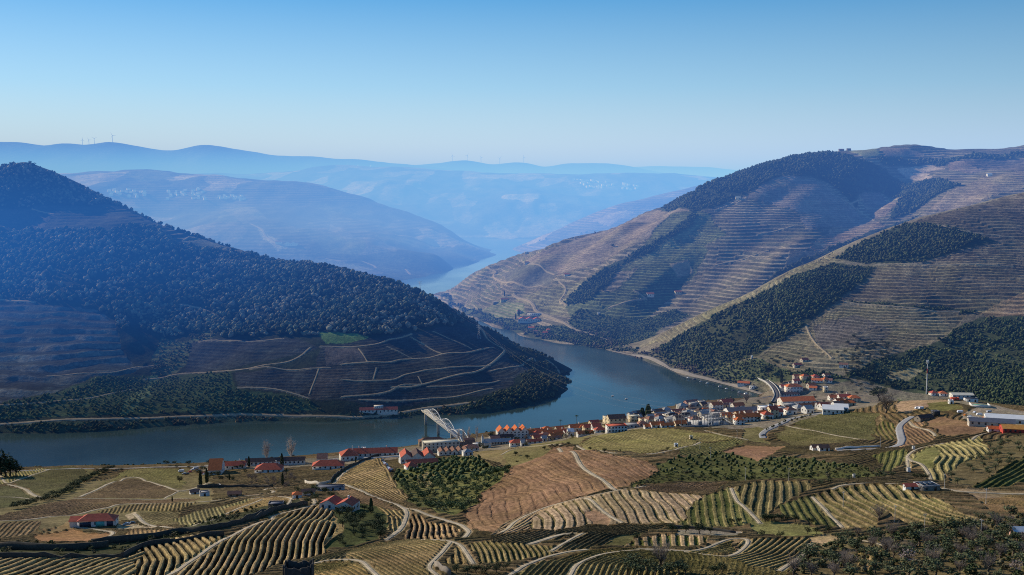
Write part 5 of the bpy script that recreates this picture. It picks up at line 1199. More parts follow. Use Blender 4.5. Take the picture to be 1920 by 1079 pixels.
    for x, y, s in [(1440, 1060, 20), (1520, 1075, 22), (1580, 1065, 22), (1650, 1070, 22), (1720, 1060, 22), (1790, 1040, 16)]:
        u, v = B((x, y))[0]; tree_at('dark_tree', u, v, s, s * 1.1, 'dark bush below the bright track fork', 'dark bushes below the track fork')
    for u, v, hp, lab in ((376, 913, 29, 'slim dark cypress beside the swimming pool lawn'), (388, 908, 29, 'broader dark cypress behind the swimming pool'), (467, 877, 21, 'dark cypress left of the arcaded station building'), (529, 880, 29, 'tall dark cypress in front of the arcaded station building'),
                          (430, 901, 14, 'small cypress on the lawn above the pool'), (537, 891, 13, 'short cypress beside the lane behind the station'), (530, 911, 24, 'dark cypress on the bend of the lane behind the station'), (323, 942, 12, 'lone cypress on the brown field edge'), (667, 868, 12, 'dark cypress against the long red roof'),
                          (1465, 720, 24, 'dark cypress above the white manor'), (973, 594, 14, 'first dark cypress at the riverside wine estate'), (967, 600, 12, 'second shorter cypress at the riverside wine estate'), (946, 556, 10, 'lone cypress above the ruined farm')):
        tree_at('cypress_tree', u, v, hp, hp * .30, lab)
    tree_at('conifer_tree', 696, 961, 26, 9, 'pointed conifer in the shaded garden hollow')
    tree_at('conifer_tree', 1204, 785, 19, 13, 'dark conifer on the village river bank, beside a taller one'); tree_at('conifer_tree', 1215, 785, 25, 14, 'tall dark conifer on the village river bank')
    for u, v, hp, wp, lab in ((500, 868, 42, 34, 'big pale leafless poplar on the bank behind the station'), (546, 864, 42, 34, 'wide pale leafless poplar on the bank beside the station end')):
        tree_at('bare_poplar_tree', u, v, hp, wp * 1.3, lab)
    for u in (860, 869, 879, 894): tree_at('bare_poplar_tree', u, 836 - (u - 860) * .15, 31, 15, 'slim pale leafless poplar beside the bridge head', 'slim poplars beside the bridge head')
    for u, v, hp, wp in ((2, 886, 46, 44), (18, 887, 36, 34), (-22, 887, 50, 50), (30, 888, 22, 24), (10, 889, 26, 40)): tree_at('dark_tree', u, v + 6, hp + 10, wp * 1.25, 'dark tree of the big clump on the river bank at the picture edge', 'big clump of dark trees on the river bank')
    # scrub along the near bank
    bl_ = smooth_line(np.array([q[:2] for q in bank if q[0] < -180 or True]), 3.2); bl_ = bl_ * (1 - .006 * g.random((len(bl_), 1)))
    pz = np.stack([bl_[:, 0], bl_[:, 1], np.maximum(near.h(bl_[:, 0], bl_[:, 1]), .3)], 1); k_ = g.random(len(pz)) < np.where(pz[:, 0] < -120, .75, .28); pz = pz[k_]
    sz_ = .9 + 1.6 * g.random(len(pz)) ** 2
    merged('bank_scrub', [clumped(230 + k, 4, .55, .6) for k in range(3)], pz + np.array([0, 0, .6]), sz_, tints(len(pz), [(.06, .075, .035), (.09, .10, .05), (.13, .11, .08)], 8), 'low scrub along the near river bank', 'scrub')
    tree_at('dark_tree', 921, 822, 16, 14, 'round dark tree on the quay left of the gabled houses')
    tree_at('palm_tree', 1051, 801, 15, 9, 'smaller palm on the river bank'); tree_at('palm_tree', 1081, 797, 20, 10, 'taller palm on the river bank')
    tree_at('dark_tree', 1648, 752, 30, 34, 'huge dark tree at the edge of the knoll behind the village'); tree_at('bare_tree', 1660, 775, 40, 44, 'large purple brown leafless tree on the knoll slope')
    tree_at('shrub', 1371, 757, 15, 13, 'rounded brown tree on the river bank above the village'); tree_at('bare_tree', 1400, 756, 16, 16, 'leafless tree on the river bank near the inlet')
    tree_at('dark_tree', 1440, 704, 24, 20, 'tall dark tree behind the curved railway'); tree_at('dark_tree', 337, 905, 14, 14, 'round dark bush at the end of the car park')
    tree_at('dark_tree', 228, 884, 8, 11, 'lone dark bush on the bank road'); tree_at('dark_tree', 1440, 790, 12, 13, 'round dark tree beside the white apartment house')
    for k, (u, v) in enumerate([(1436, 806), (1446, 801), (1458, 796), (1468, 791), (1480, 789), (1490, 787), (1500, 784), (1508, 782), (1516, 780)]): tree_at('shrub', u + 3, v + 2, 8, 8, 'round bush in the row along the paved road to the village', 'round bushes along the paved road', parts=False)
    for u, v, s in [(1130, 545, 8), (1148, 462, 7), (1115, 437, 5), (1080, 449, 4), (1013, 452, 5), (1023, 449, 5), (1090, 440, 6), (1100, 438, 6), (55, 310, 11), (64, 312, 9), (46, 312, 8)]:
        tree_at('shrub', u, v + 1, s, s * 1.2, 'dark tree standing out on the crest of the wooded hill' if u < 100 else 'small dark tree standing out on the far terraced hill', 'crest trees of the wooded hill' if u < 100 else 'lone trees on the far terraced hill', parts=False)
build_trees()
print('trees', N_TREES[0])
# ------------------------------------------------------------------ buildings
def tile_mat(name, col):
    m, t, b = nt(name)
    tc = t.nodes.new('ShaderNodeTexCoord'); w_ = t.nodes.new('ShaderNodeTexWave'); w_.inputs['Scale'].default_value = 1.6; w_.inputs['Distortion'].default_value = .4; t.links.new(tc.outputs['Object'], w_.inputs['Vector'])
    n = noise_n(t, .5, 4, .7); n2 = noise_n(t, 3.0, 2, .6)
    c = mixc(t, remap(t, n, .3, .7, 0, 1), tuple(x * .68 for x in col), tuple(min(1, x * 1.25) for x in col))
    c = mixc(t, mth(t, 'MULTIPLY', w_.outputs['Fac'], .3), c, tuple(x * .5 for x in col)); c = mixc(t, remap(t, n2, .5, .8, 0, .5), c, (.12, .09, .06))
    t.links.new(c, b.inputs['Base Color']); b.inputs['Roughness'].default_value = .9
    return m
ROOF = {'orange': tile_mat('orange_tiles', (.74, .20, .07)), 'red': tile_mat('red_tiles', (.60, .14, .085)), 'brown': tile_mat('brown_tiles', (.26, .135, .095)), 'rose': tile_mat('faded_tiles', (.42, .20, .14)), 'dark': tile_mat('dark_tiles', (.13, .085, .075)),
        'grey': plain('grey_sheet', (.36, .35, .34), .7, .2, .4), 'white': plain('white_sheet', (.74, .74, .72), .6, .1, .3), 'cream': plain('cream_sheet', (.66, .61, .48), .7, .12, .3), 'slate': plain('slate_sheet', (.12, .13, .16), .6, .2, .4), 'amber': tile_mat('amber_tiles', (.62, .30, .08))}
WALL = {'white': plain('white_plaster', (.70, .67, .61), .9, .16, .5), 'cream': plain('cream_plaster', (.66, .55, .36), .9, .12, .7), 'grey': plain('grey_render', (.40, .39, .37), .9, .15, .7), 'beige': plain('beige_render', (.52, .46, .37), .9, .14, .7), 'stone': plain('rubble_stone', (.24, .20, .155), .95, .35, 1.2), 'dry': plain('dry_stone', (.075, .068, .055), .95, .4, .8), 'dark': plain('dark_stone', (.06, .055, .05), .95, .3, 1.0), 'pink': plain('pink_plaster', (.56, .33, .27), .9, .12, .7), 'red': plain('red_paint', (.5, .07, .05), .6, .15, .7)}
PANE = plain('window_glass', (.03, .04, .055), .15, .2, .5, 0, .5); DOORM = plain('dark_door', (.10, .06, .04), .7, .2, 1.0)

def boxm(x0, x1, y0, y1, z0, z1):
    v = [(x, y, z) for z in (z0, z1) for y in (y0, y1) for x in (x0, x1)]
    return np.array(v, float), np.array([(0, 2, 3, 1), (4, 5, 7, 6), (0, 1, 5, 4), (2, 6, 7, 3), (0, 4, 6, 2), (1, 3, 7, 5)])
WIN_ME = np_mesh('window', *boxm(-.5, .5, -.04, .04, 0, 1), PANE)
DOOR_ME = np_mesh('door', *boxm(-.5, .5, -.04, .04, 0, 1), DOORM)
CHIM_ME = np_mesh('chimney', *join([boxm(-.5, .5, -.5, .5, 0, 1), boxm(-.62, .62, -.62, .62, 1.0, 1.12)]), WALL['white'])
DECK_Q = lambda a: np.array(a)

def gable_wall(L, W, H, R, ridge_x=True, n=1):
    """closed wall body with gable ends; the ridge runs along x, or across it in n bays"""
    if n == 1 and ridge_x:
        v = [(sx * L / 2, sy * W / 2, z) for z in (-3, H) for sx in (-1, 1) for sy in (-1, 1)] + [(-L / 2, 0, H + R), (L / 2, 0, H + R)]
        bm = bmesh.new(); vs = [bm.verts.new(q) for q in v]
        for f in ((0, 1, 5, 8, 4), (3, 2, 6, 9, 7), (0, 4, 6, 2), (1, 3, 7, 5), (4, 8, 9, 6), (5, 7, 9, 8)): bm.faces.new([vs[i] for i in f])
        return bm
    bm = bmesh.new(); b = L / n
    for k in range(n):
        x0 = -L / 2 + k * b + (.002 * k); x1 = x0 + b - .004
        v = [bm.verts.new(q) for q in [(x0, -W / 2, -3), (x1, -W / 2, -3), (x1, -W / 2, H), ((x0 + x1) / 2, -W / 2, H + R), (x0, -W / 2, H), (x0, W / 2, -3), (x1, W / 2, -3), (x1, W / 2, H), ((x0 + x1) / 2, W / 2, H + R), (x0, W / 2, H)]]
        for f in ((0, 1, 2, 3, 4), (6, 5, 9, 8, 7), (0, 4, 9, 5), (1, 6, 7, 2), (4, 3, 8, 9), (3, 2, 7, 8)): bm.faces.new([v[i] for i in f])
    return bm

def bm_me(name, bm, mat):
    bmesh.ops.recalc_face_normals(bm, faces=bm.faces); me = bpy.data.meshes.new(name); bm.to_mesh(me); bm.free(); me.materials.append(mat); return me

def slab_roof(name, planes, th, mat):
    """roof of sloping slabs; each plane is 3 or 4 points, thickness th downwards"""
    bm = bmesh.new()
    for pl in planes:
        a = [bm.verts.new(q) for q in pl]; c = [bm.verts.new((q[0], q[1], q[2] - th)) for q in pl]
        bm.faces.new(a); bm.faces.new(c[::-1])
        for i in range(len(pl)): bm.faces.new((a[i], c[i], c[(i + 1) % len(pl)], a[(i + 1) % len(pl)]))
    return bm_me(name, bm, mat)

N_B = [0]
def house(u, v, L, W, H, yaw=0, roof='gable', rc='orange', wc='white', label='', group=None, wins=None, floors=1, chim=0, n=1, name='house', R=None, p=None, mats=None, cat='house', lift=0.0, door=True):
    N_B[0] += 1
    H *= .82 if floors == 1 else 1.0
    if p is None:
        p = at1(u, v)
    root = bpy.data.objects.new(name, None); COL.objects.link(root)
    yr = math.radians(yaw); c, s = math.cos(yr), math.sin(yr)
    cx, cy = p[0] - s * W / 2 * 0.9, p[1] + c * W / 2 * 0.9          # (u, v) is the foot of the front wall
    hs = [float(ground(np.array(cx + c * a * L / 2 - s * b * W / 2), np.array(cy + s * a * L / 2 + c * b * W / 2))) for a in (-1, 1) for b in (-1, 1)]
    z = max(np.mean(hs), hs[0] * .5 + hs[2] * .5, .8) + lift
    root.location = (cx, cy, z); root.rotation_euler = (0, 0, yr)
    tag(root, label, cat, group)
    R = R if R is not None else (0.30 * W if n == 1 else 0.36 * L / n); o = .45; wm = WALL[wc]; rm = ROOF[rc]
    if roof == 'gable' and n == 1:
        link('wall', bm_me('wall', gable_wall(L, W, H, R), wm), root)
        k = R / (W / 2); zo = H - o * k + .12
        rf = link('roof', slab_roof('roof', [[(-L / 2 - o, -W / 2 - o, zo), (L / 2 + o, -W / 2 - o, zo), (L / 2 + o, 0, H + R + .12), (-L / 2 - o, 0, H + R + .12)], [(-L / 2 - o, 0, H + R + .122), (L / 2 + o, 0, H + R + .122), (L / 2 + o, W / 2 + o, zo), (-L / 2 - o, W / 2 + o, zo)]], .1, rm), root)
    elif roof == 'gable':
        link('wall', bm_me('wall', gable_wall(L, W, H, R, False, n), wm), root); b = L / n
        for q in range(n):
            x0 = -L / 2 + q * b; xm = x0 + b / 2; x1 = x0 + b; e = .02
            rf = link('roof', slab_roof('roof', [[(x0 + e, -W / 2 - o, H + .12), (xm, -W / 2 - o, H + R + .12), (xm, W / 2 + o, H + R + .12), (x0 + e, W / 2 + o, H + .12)], [(xm, -W / 2 - o, H + R + .122), (x1 - e, -W / 2 - o, H + .12), (x1 - e, W / 2 + o, H + .12), (xm, W / 2 + o, H + R + .122)]], .1, ROOF[mats[q]] if mats else rm), root)
    elif roof == 'hip':
        link('wall', np_mesh('wall', *boxm(-L / 2, L / 2, -W / 2, W / 2, -3, H), wm), root)
        a, b_ = L / 2 + o, W / 2 + o; rx = max(a - b_, .2); zt = H + R + .1; zb = H + .02
        rf = link('roof', slab_roof('roof', [[(-a, -b_, zb), (a, -b_, zb), (rx, 0, zt), (-rx, 0, zt)], [(a, b_, zb), (-a, b_, zb), (-rx, 0, zt), (rx, 0, zt)], [(a, -b_, zb), (a, b_, zb), (rx, 0, zt)], [(-a, b_, zb), (-a, -b_, zb), (-rx, 0, zt)]], .08, rm), root)
    elif roof == 'shed':
        bm = bmesh.new(); v = [bm.verts.new(q) for q in [(-L / 2, -W / 2, -3), (L / 2, -W / 2, -3), (L / 2, W / 2, -3), (-L / 2, W / 2, -3), (-L / 2, -W / 2, H), (L / 2, -W / 2, H), (L / 2, W / 2, H + R), (-L / 2, W / 2, H + R)]]
        for f in ((0, 1, 5, 4), (1, 2, 6, 5), (2, 3, 7, 6), (3, 0, 4, 7), (4, 5, 6, 7)): bm.faces.new([v[i] for i in f])
        link('wall', bm_me('wall', bm, wm), root)
        rf = link('roof', slab_roof('roof', [[(-L / 2 - o, -W / 2 - o, H + .1), (L / 2 + o, -W / 2 - o, H + .1), (L / 2 + o, W / 2 + o, H + R + .16), (-L / 2 - o, W / 2 + o, H + R + .16)]], .14, rm), root)
    else:                                                            # flat, with a parapet
        link('wall', np_mesh('wall', *boxm(-L / 2, L / 2, -W / 2, W / 2, -3, H), wm), root)
        rf = link('roof', np_mesh('roof', *join([boxm(-L / 2 + .3, L / 2 - .3, -W / 2 + .3, W / 2 - .3, H + .02, H + .12), boxm(-L / 2 - .03, L / 2 + .03, -W / 2 - .03, -W / 2 + .29, H + .004, H + .6), boxm(-L / 2 - .03, L / 2 + .03, W / 2 - .29, W / 2 + .03, H + .004, H + .6), boxm(-L / 2 - .03, -L / 2 + .29, -W / 2 + .3, W / 2 - .3, H + .004, H + .6), boxm(L / 2 - .29, L / 2 + .03, -W / 2 + .3, W / 2 - .3, H + .004, H + .6)]), rm), root)
    nw = wins if wins is not None else max(2, int(L / 4.2))
    fh = H / floors
    for f in range(floors):
        for k in range(nw):
            x = -L / 2 + L * (k + .5) / nw
            if f == 0 and door and k == nw // 2:
                d = link('door', DOOR_ME, root); d.location = (x, -W / 2 - .03, .05); d.scale = (1.5, 1, min(2.4, fh * .8)); continue
            w = link('window', WIN_ME, root); w.location = (x, -W / 2 - .03, f * fh + fh * .36); w.scale = (min(1.5, L / nw * .5), 1, min(1.9, fh * .5))
        for sx in (-1, 1):
            for k in range(1 if W < 9 else 2):
                w = link('window', WIN_ME, root); w.location = (sx * (L / 2 + .03), W * ((k + .5) / (1 if W < 9 else 2) - .5), f * fh + fh * .36); w.rotation_euler = (0, 0, math.pi / 2); w.scale = (1.2, 1, min(1.8, fh * .5))
    for k in range(chim):
        ch = link('chimney', CHIM_ME, rf); ch.location = (L * (.28 - .56 * k / max(1, chim - 1)) if chim > 1 else L * .25, W * .12, H + R * .55); ch.scale = (.9, .9, R * .45 + 1.4)
    return root

def village():
    h = house
    # farm and station on the bank
    h(403, 890, 12, 26, 6, 8, 'gable', 'orange', 'white', 'white gabled riverside barn with orange roof behind the pool cypresses', n=1 if False else 1, wins=2)
    h(436, 880, 24, 10, 4.5, 6, 'gable', 'red', 'white', 'long red roofed barn right of the white gabled riverside barn', chim=1)
    h(516, 872, 58, 9, 5, 8, 'gable', 'dark', 'white', 'long white arcaded station building with dark roof on the bank', wins=14, name='station_building', cat='building')
    h(503, 886, 25, 15, 3.6, 4, 'hip', 'red', 'white', 'red hip roofed house in front of the arcaded station', chim=1)
    h(615, 881, 29, 14, 3.8, 6, 'hip', 'red', 'white', 'broad red hip roofed house with shaded porch by the straw field')
    h(604, 871, 10, 13, 7, 6, 'gable', 'rose', 'white', 'taller rose roofed block behind the broad hip roofed house')
    h(384, 931, 7, 5, 3.4, 20, 'flat', 'grey', 'white', 'small white roofless hut below the swimming pool', wins=1)
    h(366, 927, 7, 5, 2.4, 30, 'gable', 'rose', 'white', 'little rose roofed hut beside the white roofless hut', wins=1)
    h(439, 932, 9, 5, 2.4, 4, 'gable', 'brown', 'stone', 'low brown roofed shed on the track below the lawn', wins=2)
    h(557, 934, 6, 5, 3, 10, 'hip', 'orange', 'white', 'tiny orange roofed house above the terrace walls', wins=1)
    h(578, 929, 9, 5, 3, 10, 'gable', 'brown', 'white', 'small brown roofed house right of the tiny orange one', wins=2)
    h(631, 957, 22, 11, 4.6, -14, 'gable', 'red', 'white', 'dark red twin roofed farmhouse at the top of the striped terraces', n=2, R=2.6, chim=1, name='farmhouse')
    h(618, 921, 20, 6, 2.8, 2, 'flat', 'slate', 'grey', 'long low grey shed behind the twin roofed farmhouse', wins=4)
    h(517, 953, 9, 6, 3, 5, 'flat', 'slate', 'dark', 'low dark stone hut above the terrace wall', wins=1)
    # red roofed lodges
    h(656, 864, 17, 18, 6, 16, 'hip', 'red', 'white', 'square red hip roofed block at the end of the long red lodge', chim=1)
    h(699, 857, 50, 13, 5, 7, 'gable', 'red', 'white', 'very long red roofed lodge with white dormers on the bank', chim=2, wins=10)
    h(682, 854, 4, 6, 8.5, 7, 'flat', 'white', 'white', 'tall white dormer block standing on the long red lodge', wins=1, door=False); h(707, 853, 11, 5, 7, 7, 'flat', 'white', 'white', 'wide white dormer block standing on the long red lodge', wins=2, door=False)
    h(783, 868, 31, 18, 7, 10, 'gable', 'red', 'white', 'red and dark triple gabled lodge beside the olive grove', n=3, mats=['red', 'dark', 'red'], R=4.2)
    h(792, 873, 27, 8, 3, 13, 'gable', 'red', 'white', 'low red roofed wing in front of the triple gabled lodge', wins=5)
    h(774, 881, 9, 10, 3.2, 25, 'hip', 'red', 'white', 'small red hip roofed house nearest the olive grove', wins=2)
    h(828, 847, 38, 12, 9, 11, 'flat', 'beige' if False else 'cream', 'beige', 'long beige flat roofed warehouse below the bridge', floors=3, wins=9, name='warehouse', cat='building')
    h(852, 853, 30, 13, 3.6, 12, 'gable', 'brown', 'white', 'brown warehouse of five gabled bays below the bridge', n=5, R=2.4, name='warehouse', cat='building')
    h(884, 846, 15, 9, 3.4, 10, 'hip', 'rose', 'white', 'rose hip roofed house right of the five bay warehouse')
    h(811, 835, 28, 12, 4.5, 14, 'hip', 'brown', 'stone', 'old brown hip roofed building on the bank before the bridge')
    h(896, 838, 14, 7, 3.4, 10, 'flat', 'white', 'white', 'low white flat roofed house left of the chapel', wins=4)
    ch = h(914, 840, 7, 11, 6, 8, 'gable', 'grey', 'white', 'small white chapel with slim bell tower on the village edge', wins=1, name='chapel', cat='chapel')
    tw = link('bell_tower', np_mesh('bell_tower', *join([boxm(-1.1, 1.1, -1.1, 1.1, -2, 10), boxm(-1.3, 1.3, -1.3, 1.3, 10.0, 10.4)]), WALL['white']), ch); tw.location = (-4.7, -2, 0); sp_ = link('spire', bm_me('spire', (lambda b: (bmesh.ops.create_cone(b, cap_ends=True, segments=4, radius1=1.5, radius2=.1, depth=3.4), b)[1])(bmesh.new()), ROOF['grey']), tw); sp_.location = (0, 0, 12.1); sp_.rotation_euler = (0, 0, math.pi / 4)
    h(937, 834, 24, 8, 4, 13, 'gable', 'grey', 'beige', 'long grey roofed row left of the four gabled building', wins=8); h(941, 826, 26, 8, 4, 12, 'gable', 'dark', 'white', 'dark roofed row behind the long grey roofed row', wins=7)
    h(962, 824, 34, 14, 8.5, 10, 'gable', 'orange', 'white', 'white building with four orange gables in a row', n=4, R=4.6, floors=3, wins=8, chim=1, name='building', cat='building')
    h(972, 837, 16, 9, 4, 8, 'hip', 'red', 'white', 'dark red hip roofed house below the four gabled building', wins=4); h(981, 837, 4, 7, 4.6, 8, 'gable', 'grey', 'white', 'narrow white gabled house below the four gabled building', wins=1)
    h(1007, 820, 21, 12, 4.6, 11, 'gable', 'orange', 'white', 'orange roofed house right of the four gabled building', chim=2); h(1043, 819, 29, 9, 4.8, 13, 'gable', 'orange', 'grey', 'long orange roofed row facing the vineyard', chim=2, wins=8)
    h(1003, 832, 15, 6, 2.8, 12, 'gable', 'red', 'white', 'low red roofed cottages at the vineyard edge'); h(1021, 828, 5, 7, 4, 12, 'gable', 'grey', 'white', 'white gable fronted cottage at the vineyard edge', wins=1); h(1040, 825, 14, 5, 2.6, 12, 'gable', 'rose', 'white', 'faded low cottages right of the gable fronted cottage', wins=3)
    h(1071, 818, 6, 9, 5.6, 10, 'gable', 'white', 'white', 'white gabled house at the end of the long orange row', wins=1); h(1082, 809, 15, 10, 5, 12, 'gable', 'orange', 'white', 'orange roofed riverside house behind the white gabled one', chim=1)
    h(1103, 816, 22, 7, 2.8, 13, 'gable', 'orange', 'white', 'low orange roofed terrace left of the church', wins=6); h(1106, 808, 12, 9, 4.6, 12, 'gable', 'red', 'cream', 'red roofed riverside house near the church', chim=1); h(1127, 811, 12, 8, 3, 12, 'hip', 'red', 'white', 'red hip roofed bungalow before the church')
    h(1158, 799, 19, 12, 8, 14, 'gable', 'brown', 'cream', 'cream church with brown roof on the village bank', floors=2, name='church', cat='church'); h(1143, 800, 8, 12, 9, 14, 'flat', 'cream', 'cream', 'square cream block at the church front', floors=2, wins=2)
    h(1158, 811, 19, 10, 6, 10, 'flat', 'red', 'white', 'white flat house with red roof top below the church', floors=2, wins=6)
    h(1191, 791, 11, 8, 6, 10, 'flat', 'cream', 'cream', 'cream flat house right of the church', floors=2); h(1188, 803, 17, 9, 4, 12, 'flat', 'grey', 'grey', 'grey flat roofed house right of the white flat house'); h(1206, 801, 9, 7, 4.4, 10, 'hip', 'rose', 'pink', 'pink house at the vineyard edge')
    h(1217, 804, 8, 6, 2.8, 10, 'gable', 'orange', 'white', 'small orange roofed cottage right of the pink house'); h(1234, 802, 13, 8, 4, 10, 'gable', 'orange', 'white', 'orange roofed house with white chimney over the vineyard', chim=1); h(1252, 802, 13, 6, 2.8, 10, 'gable', 'orange', 'white', 'low orange cottage between two larger orange roofs'); h(1279, 800, 13, 8, 3.6, 10, 'gable', 'orange', 'cream', 'cream walled orange roofed house over the vineyard')
    h(1271, 778, 13, 8, 5, 20, 'gable', 'red', 'white', 'white house with dark red roof on the river bank lane'); h(1299, 760, 18, 9, 4.5, 25, 'gable', 'rose', 'pink', 'faded pink house at the head of the river bank'); h(1326, 779, 16, 10, 5.5, 15, 'hip', 'orange', 'cream', 'yellow walled house with orange roof mid village', floors=2)
    h(1346, 768, 15, 10, 6, 20, 'gable', 'orange', 'white', 'orange roofed house highest on the village river front', floors=2, chim=1); h(1365, 763, 15, 11, 6, 18, 'gable', 'red', 'white', 'red roofed house on the river front beside the brown tree', floors=2); h(1386, 768, 15, 10, 5, 15, 'gable', 'orange', 'white', 'orange roofed house above the dark roofed hall', floors=2)
    h(1394, 780, 33, 15, 6, 10, 'gable', 'slate', 'white', 'large hall with slate blue roof in the village', R=3, wins=6, name='hall', cat='building'); h(1352, 783, 20, 10, 4.6, 10, 'flat', 'grey', 'grey', 'blue grey flat roofed building left of the slate hall'); h(1345, 793, 22, 9, 4, 10, 'flat', 'grey', 'beige', 'long greyish flat roofs behind the substation')
    h(1403, 791, 26, 9, 5, 9, 'gable', 'orange', 'white', 'orange roofed terrace of white houses behind the substation', floors=2, wins=7, chim=2); h(1388, 797, 9, 8, 4.6, 12, 'hip', 'orange', 'white', 'small orange hip roofed house at the substation corner', floors=2)
    h(1437, 783, 11, 10, 10, 12, 'flat', 'white', 'white', 'white apartment block left of the red gabled house', floors=3, wins=3); h(1452, 784, 9, 10, 8.5, 14, 'gable', 'red', 'cream', 'tall cream house with red gabled roof', floors=3, wins=2, chim=1); h(1466, 776, 11, 8, 5.6, 12, 'flat', 'grey', 'white', 'white flat house right of the tall cream one', floors=2)
    h(1498, 760, 44, 18, 6, 8, 'gable', 'orange', 'white', 'biggest orange roofed wine hall in the village', R=4, wins=7, name='hall', cat='building'); h(1521, 764, 30, 7, 3, 16, 'gable', 'orange', 'white', 'long narrow orange roofed shed before the wine hall', wins=6); h(1484, 768, 17, 10, 6, 12, 'flat', 'grey', 'grey', 'grey concrete block below the wine hall', floors=2)
    h(1490, 740, 22, 12, 8.5, 6, 'hip', 'orange', 'white', 'white manor house with orange red hip roof', floors=2, wins=5, chim=2, name='manor_house'); h(1482, 744, 26, 7, 3.6, 6, 'gable', 'brown', 'white', 'low white wing with brown roof before the manor', wins=7); h(1475, 730, 16, 8, 4, 6, 'gable', 'red', 'white', 'red roofed wing left of the manor'); h(1494, 719, 9, 7, 4, 10, 'gable', 'red', 'white', 'small red roofed house above the manor')
    h(1535, 718, 20, 8, 3, -20, 'gable', 'orange', 'white', 'long orange roofed barn uphill from the manor', wins=5); h(1551, 718, 13, 7, 3.4, -18, 'gable', 'rose', 'white', 'rose roofed house right of the long uphill barn'); h(1524, 732, 10, 7, 3, -25, 'gable', 'orange', 'white', 'small orange roofed house on the lane by the manor'); h(1549, 736, 6, 6, 6, 0, 'flat', 'white', 'cream', 'narrow cream tower house by the lane', floors=2, wins=1)
    h(1567, 750, 15, 9, 4, 6, 'gable', 'orange', 'white', 'first of the bright orange roofs below the knoll', chim=1); h(1585, 752, 15, 10, 5, 2, 'gable', 'red', 'white', 'middle bright red roof below the knoll', floors=2, chim=1); h(1603, 754, 14, 10, 5, -4, 'hip', 'orange', 'cream', 'yellow walled house with bright orange hip roof below the knoll', floors=2)
    h(1562, 777, 20, 12, 5.6, -14, 'shed', 'white', 'white', 'modern white building with slanting white roofs at the vineyard top', R=2.4, wins=5, name='building', cat='building'); h(1578, 773, 13, 11, 5, -14, 'shed', 'white', 'white', 'second slanting white roof beside the modern white building', R=2.2, wins=3)
    h(1546, 765, 15, 8, 4, 8, 'gable', 'rose', 'grey', 'greyish roofed house above the modern white building'); h(1596, 761, 9, 6, 4, 0, 'hip', 'orange', 'cream', 'small yellow house at the bend below the knoll', wins=2); h(1514, 772, 11, 7, 3.6, 14, 'hip', 'orange', 'white', 'little orange roofed house between wine hall and white building')
    h(1581, 691, 12, 7, 5, -28, 'gable', 'brown', 'white', 'lone white house at the foot of the vineyard spur', wins=4); h(1410, 674, 2.6, 2.6, 6, 0, 'flat', 'white', 'white', 'slim white tower hut at the vineyard spur corner', wins=1, name='tower_hut', cat='hut'); h(1394, 724, 17, 7, 3.6, -22, 'gable', 'orange', 'white', 'orange roofed house on the stone quay'); h(1411, 730, 10, 5, 3, -20, 'flat', 'white', 'white', 'low white kiosk on the stone quay', wins=3)
    # knoll, depot and barns on the right
    h(1753, 742, 9, 9, 3.6, 10, 'hip', 'red', 'white', 'red roofed house beside the mast', wins=2); h(1769, 743, 10, 10, 3.6, -8, 'hip', 'orange', 'white', 'orange roofed house left of the cream depot', wins=2)
    h(1806, 748, 27, 15, 5, -4, 'gable', 'cream', 'white', 'large depot with cream sheet roof on the knoll', R=1.8, wins=5, name='depot', cat='building'); h(1792, 751, 7, 5, 2.6, 0, 'flat', 'red', 'red', 'small red container office before the cream depot', wins=1, name='cabin', cat='cabin'); h(1823, 754, 12, 6, 4, 6, 'flat', 'slate', 'white', 'small white shed with dark roof below the cream depot', wins=2)
    h(1784, 758, 4, 4, 4, 0, 'flat', 'white', 'white', 'little white gate house on the depot yard', wins=1)
    h(1905, 794, 48, 15, 5, -17, 'gable', 'white', 'white', 'long barn with pale sheet roof at the picture edge', R=2.2, wins=8, name='barn', cat='barn'); h(1860, 800, 36, 12, 4.6, -16, 'gable', 'slate', 'beige', 'long beige barn with dark roof below the pale roofed barn', R=2.4, wins=7, name='barn', cat='barn'); h(1826, 792, 9, 6, 4, -14, 'flat', 'white', 'white', 'white box shed at the end of the beige barn', wins=1)
    h(1908, 812, 22, 13, 4.6, -12, 'gable', 'amber', 'red', 'amber roofed building with red walls at the picture edge', R=2.2, wins=6, name='building', cat='building'); h(1868, 809, 12, 6, 3, -8, 'gable', 'orange', 'white', 'small orange roofed shed left of the amber roof', wins=2)
    h(1738, 787, 16, 8, 2.6, 22, 'gable', 'dark', 'stone', 'ruined stone house with dark sagging roof on the knoll slope', wins=2); h(1757, 780, 6, 6, 5, 12, 'flat', 'slate', 'dark', 'dark ruined tower beside the sagging roof', wins=1)
    h(1533, 845, 8, 6, 3, 8, 'gable', 'brown', 'white', 'white gabled cottage left of a twin by the scrub', wins=1); h(1546, 846, 8, 6, 3.4, 8, 'gable', 'brown', 'white', 'larger white gabled cottage by the scrub', wins=2)
    h(1711, 917, 8, 4, 2.2, 2, 'gable', 'red', 'white', 'tiny red roofed shed on the track above the striped green field', wins=1)
    hut = h(1745, 921, 11, 9, 3, 12, 'flat', 'grey', 'stone', 'stone hut with dark panels on its flat roof', wins=2, name='stone_hut', cat='hut')
    for k in range(3):
        sp = link('roof_panel', np_mesh('roof_panel', *boxm(-1.1, 1.1, -2.6, 2.6, 3.3, 3.42), PANE), hut); sp.location = (-3 + 3 * k, 0, 0)
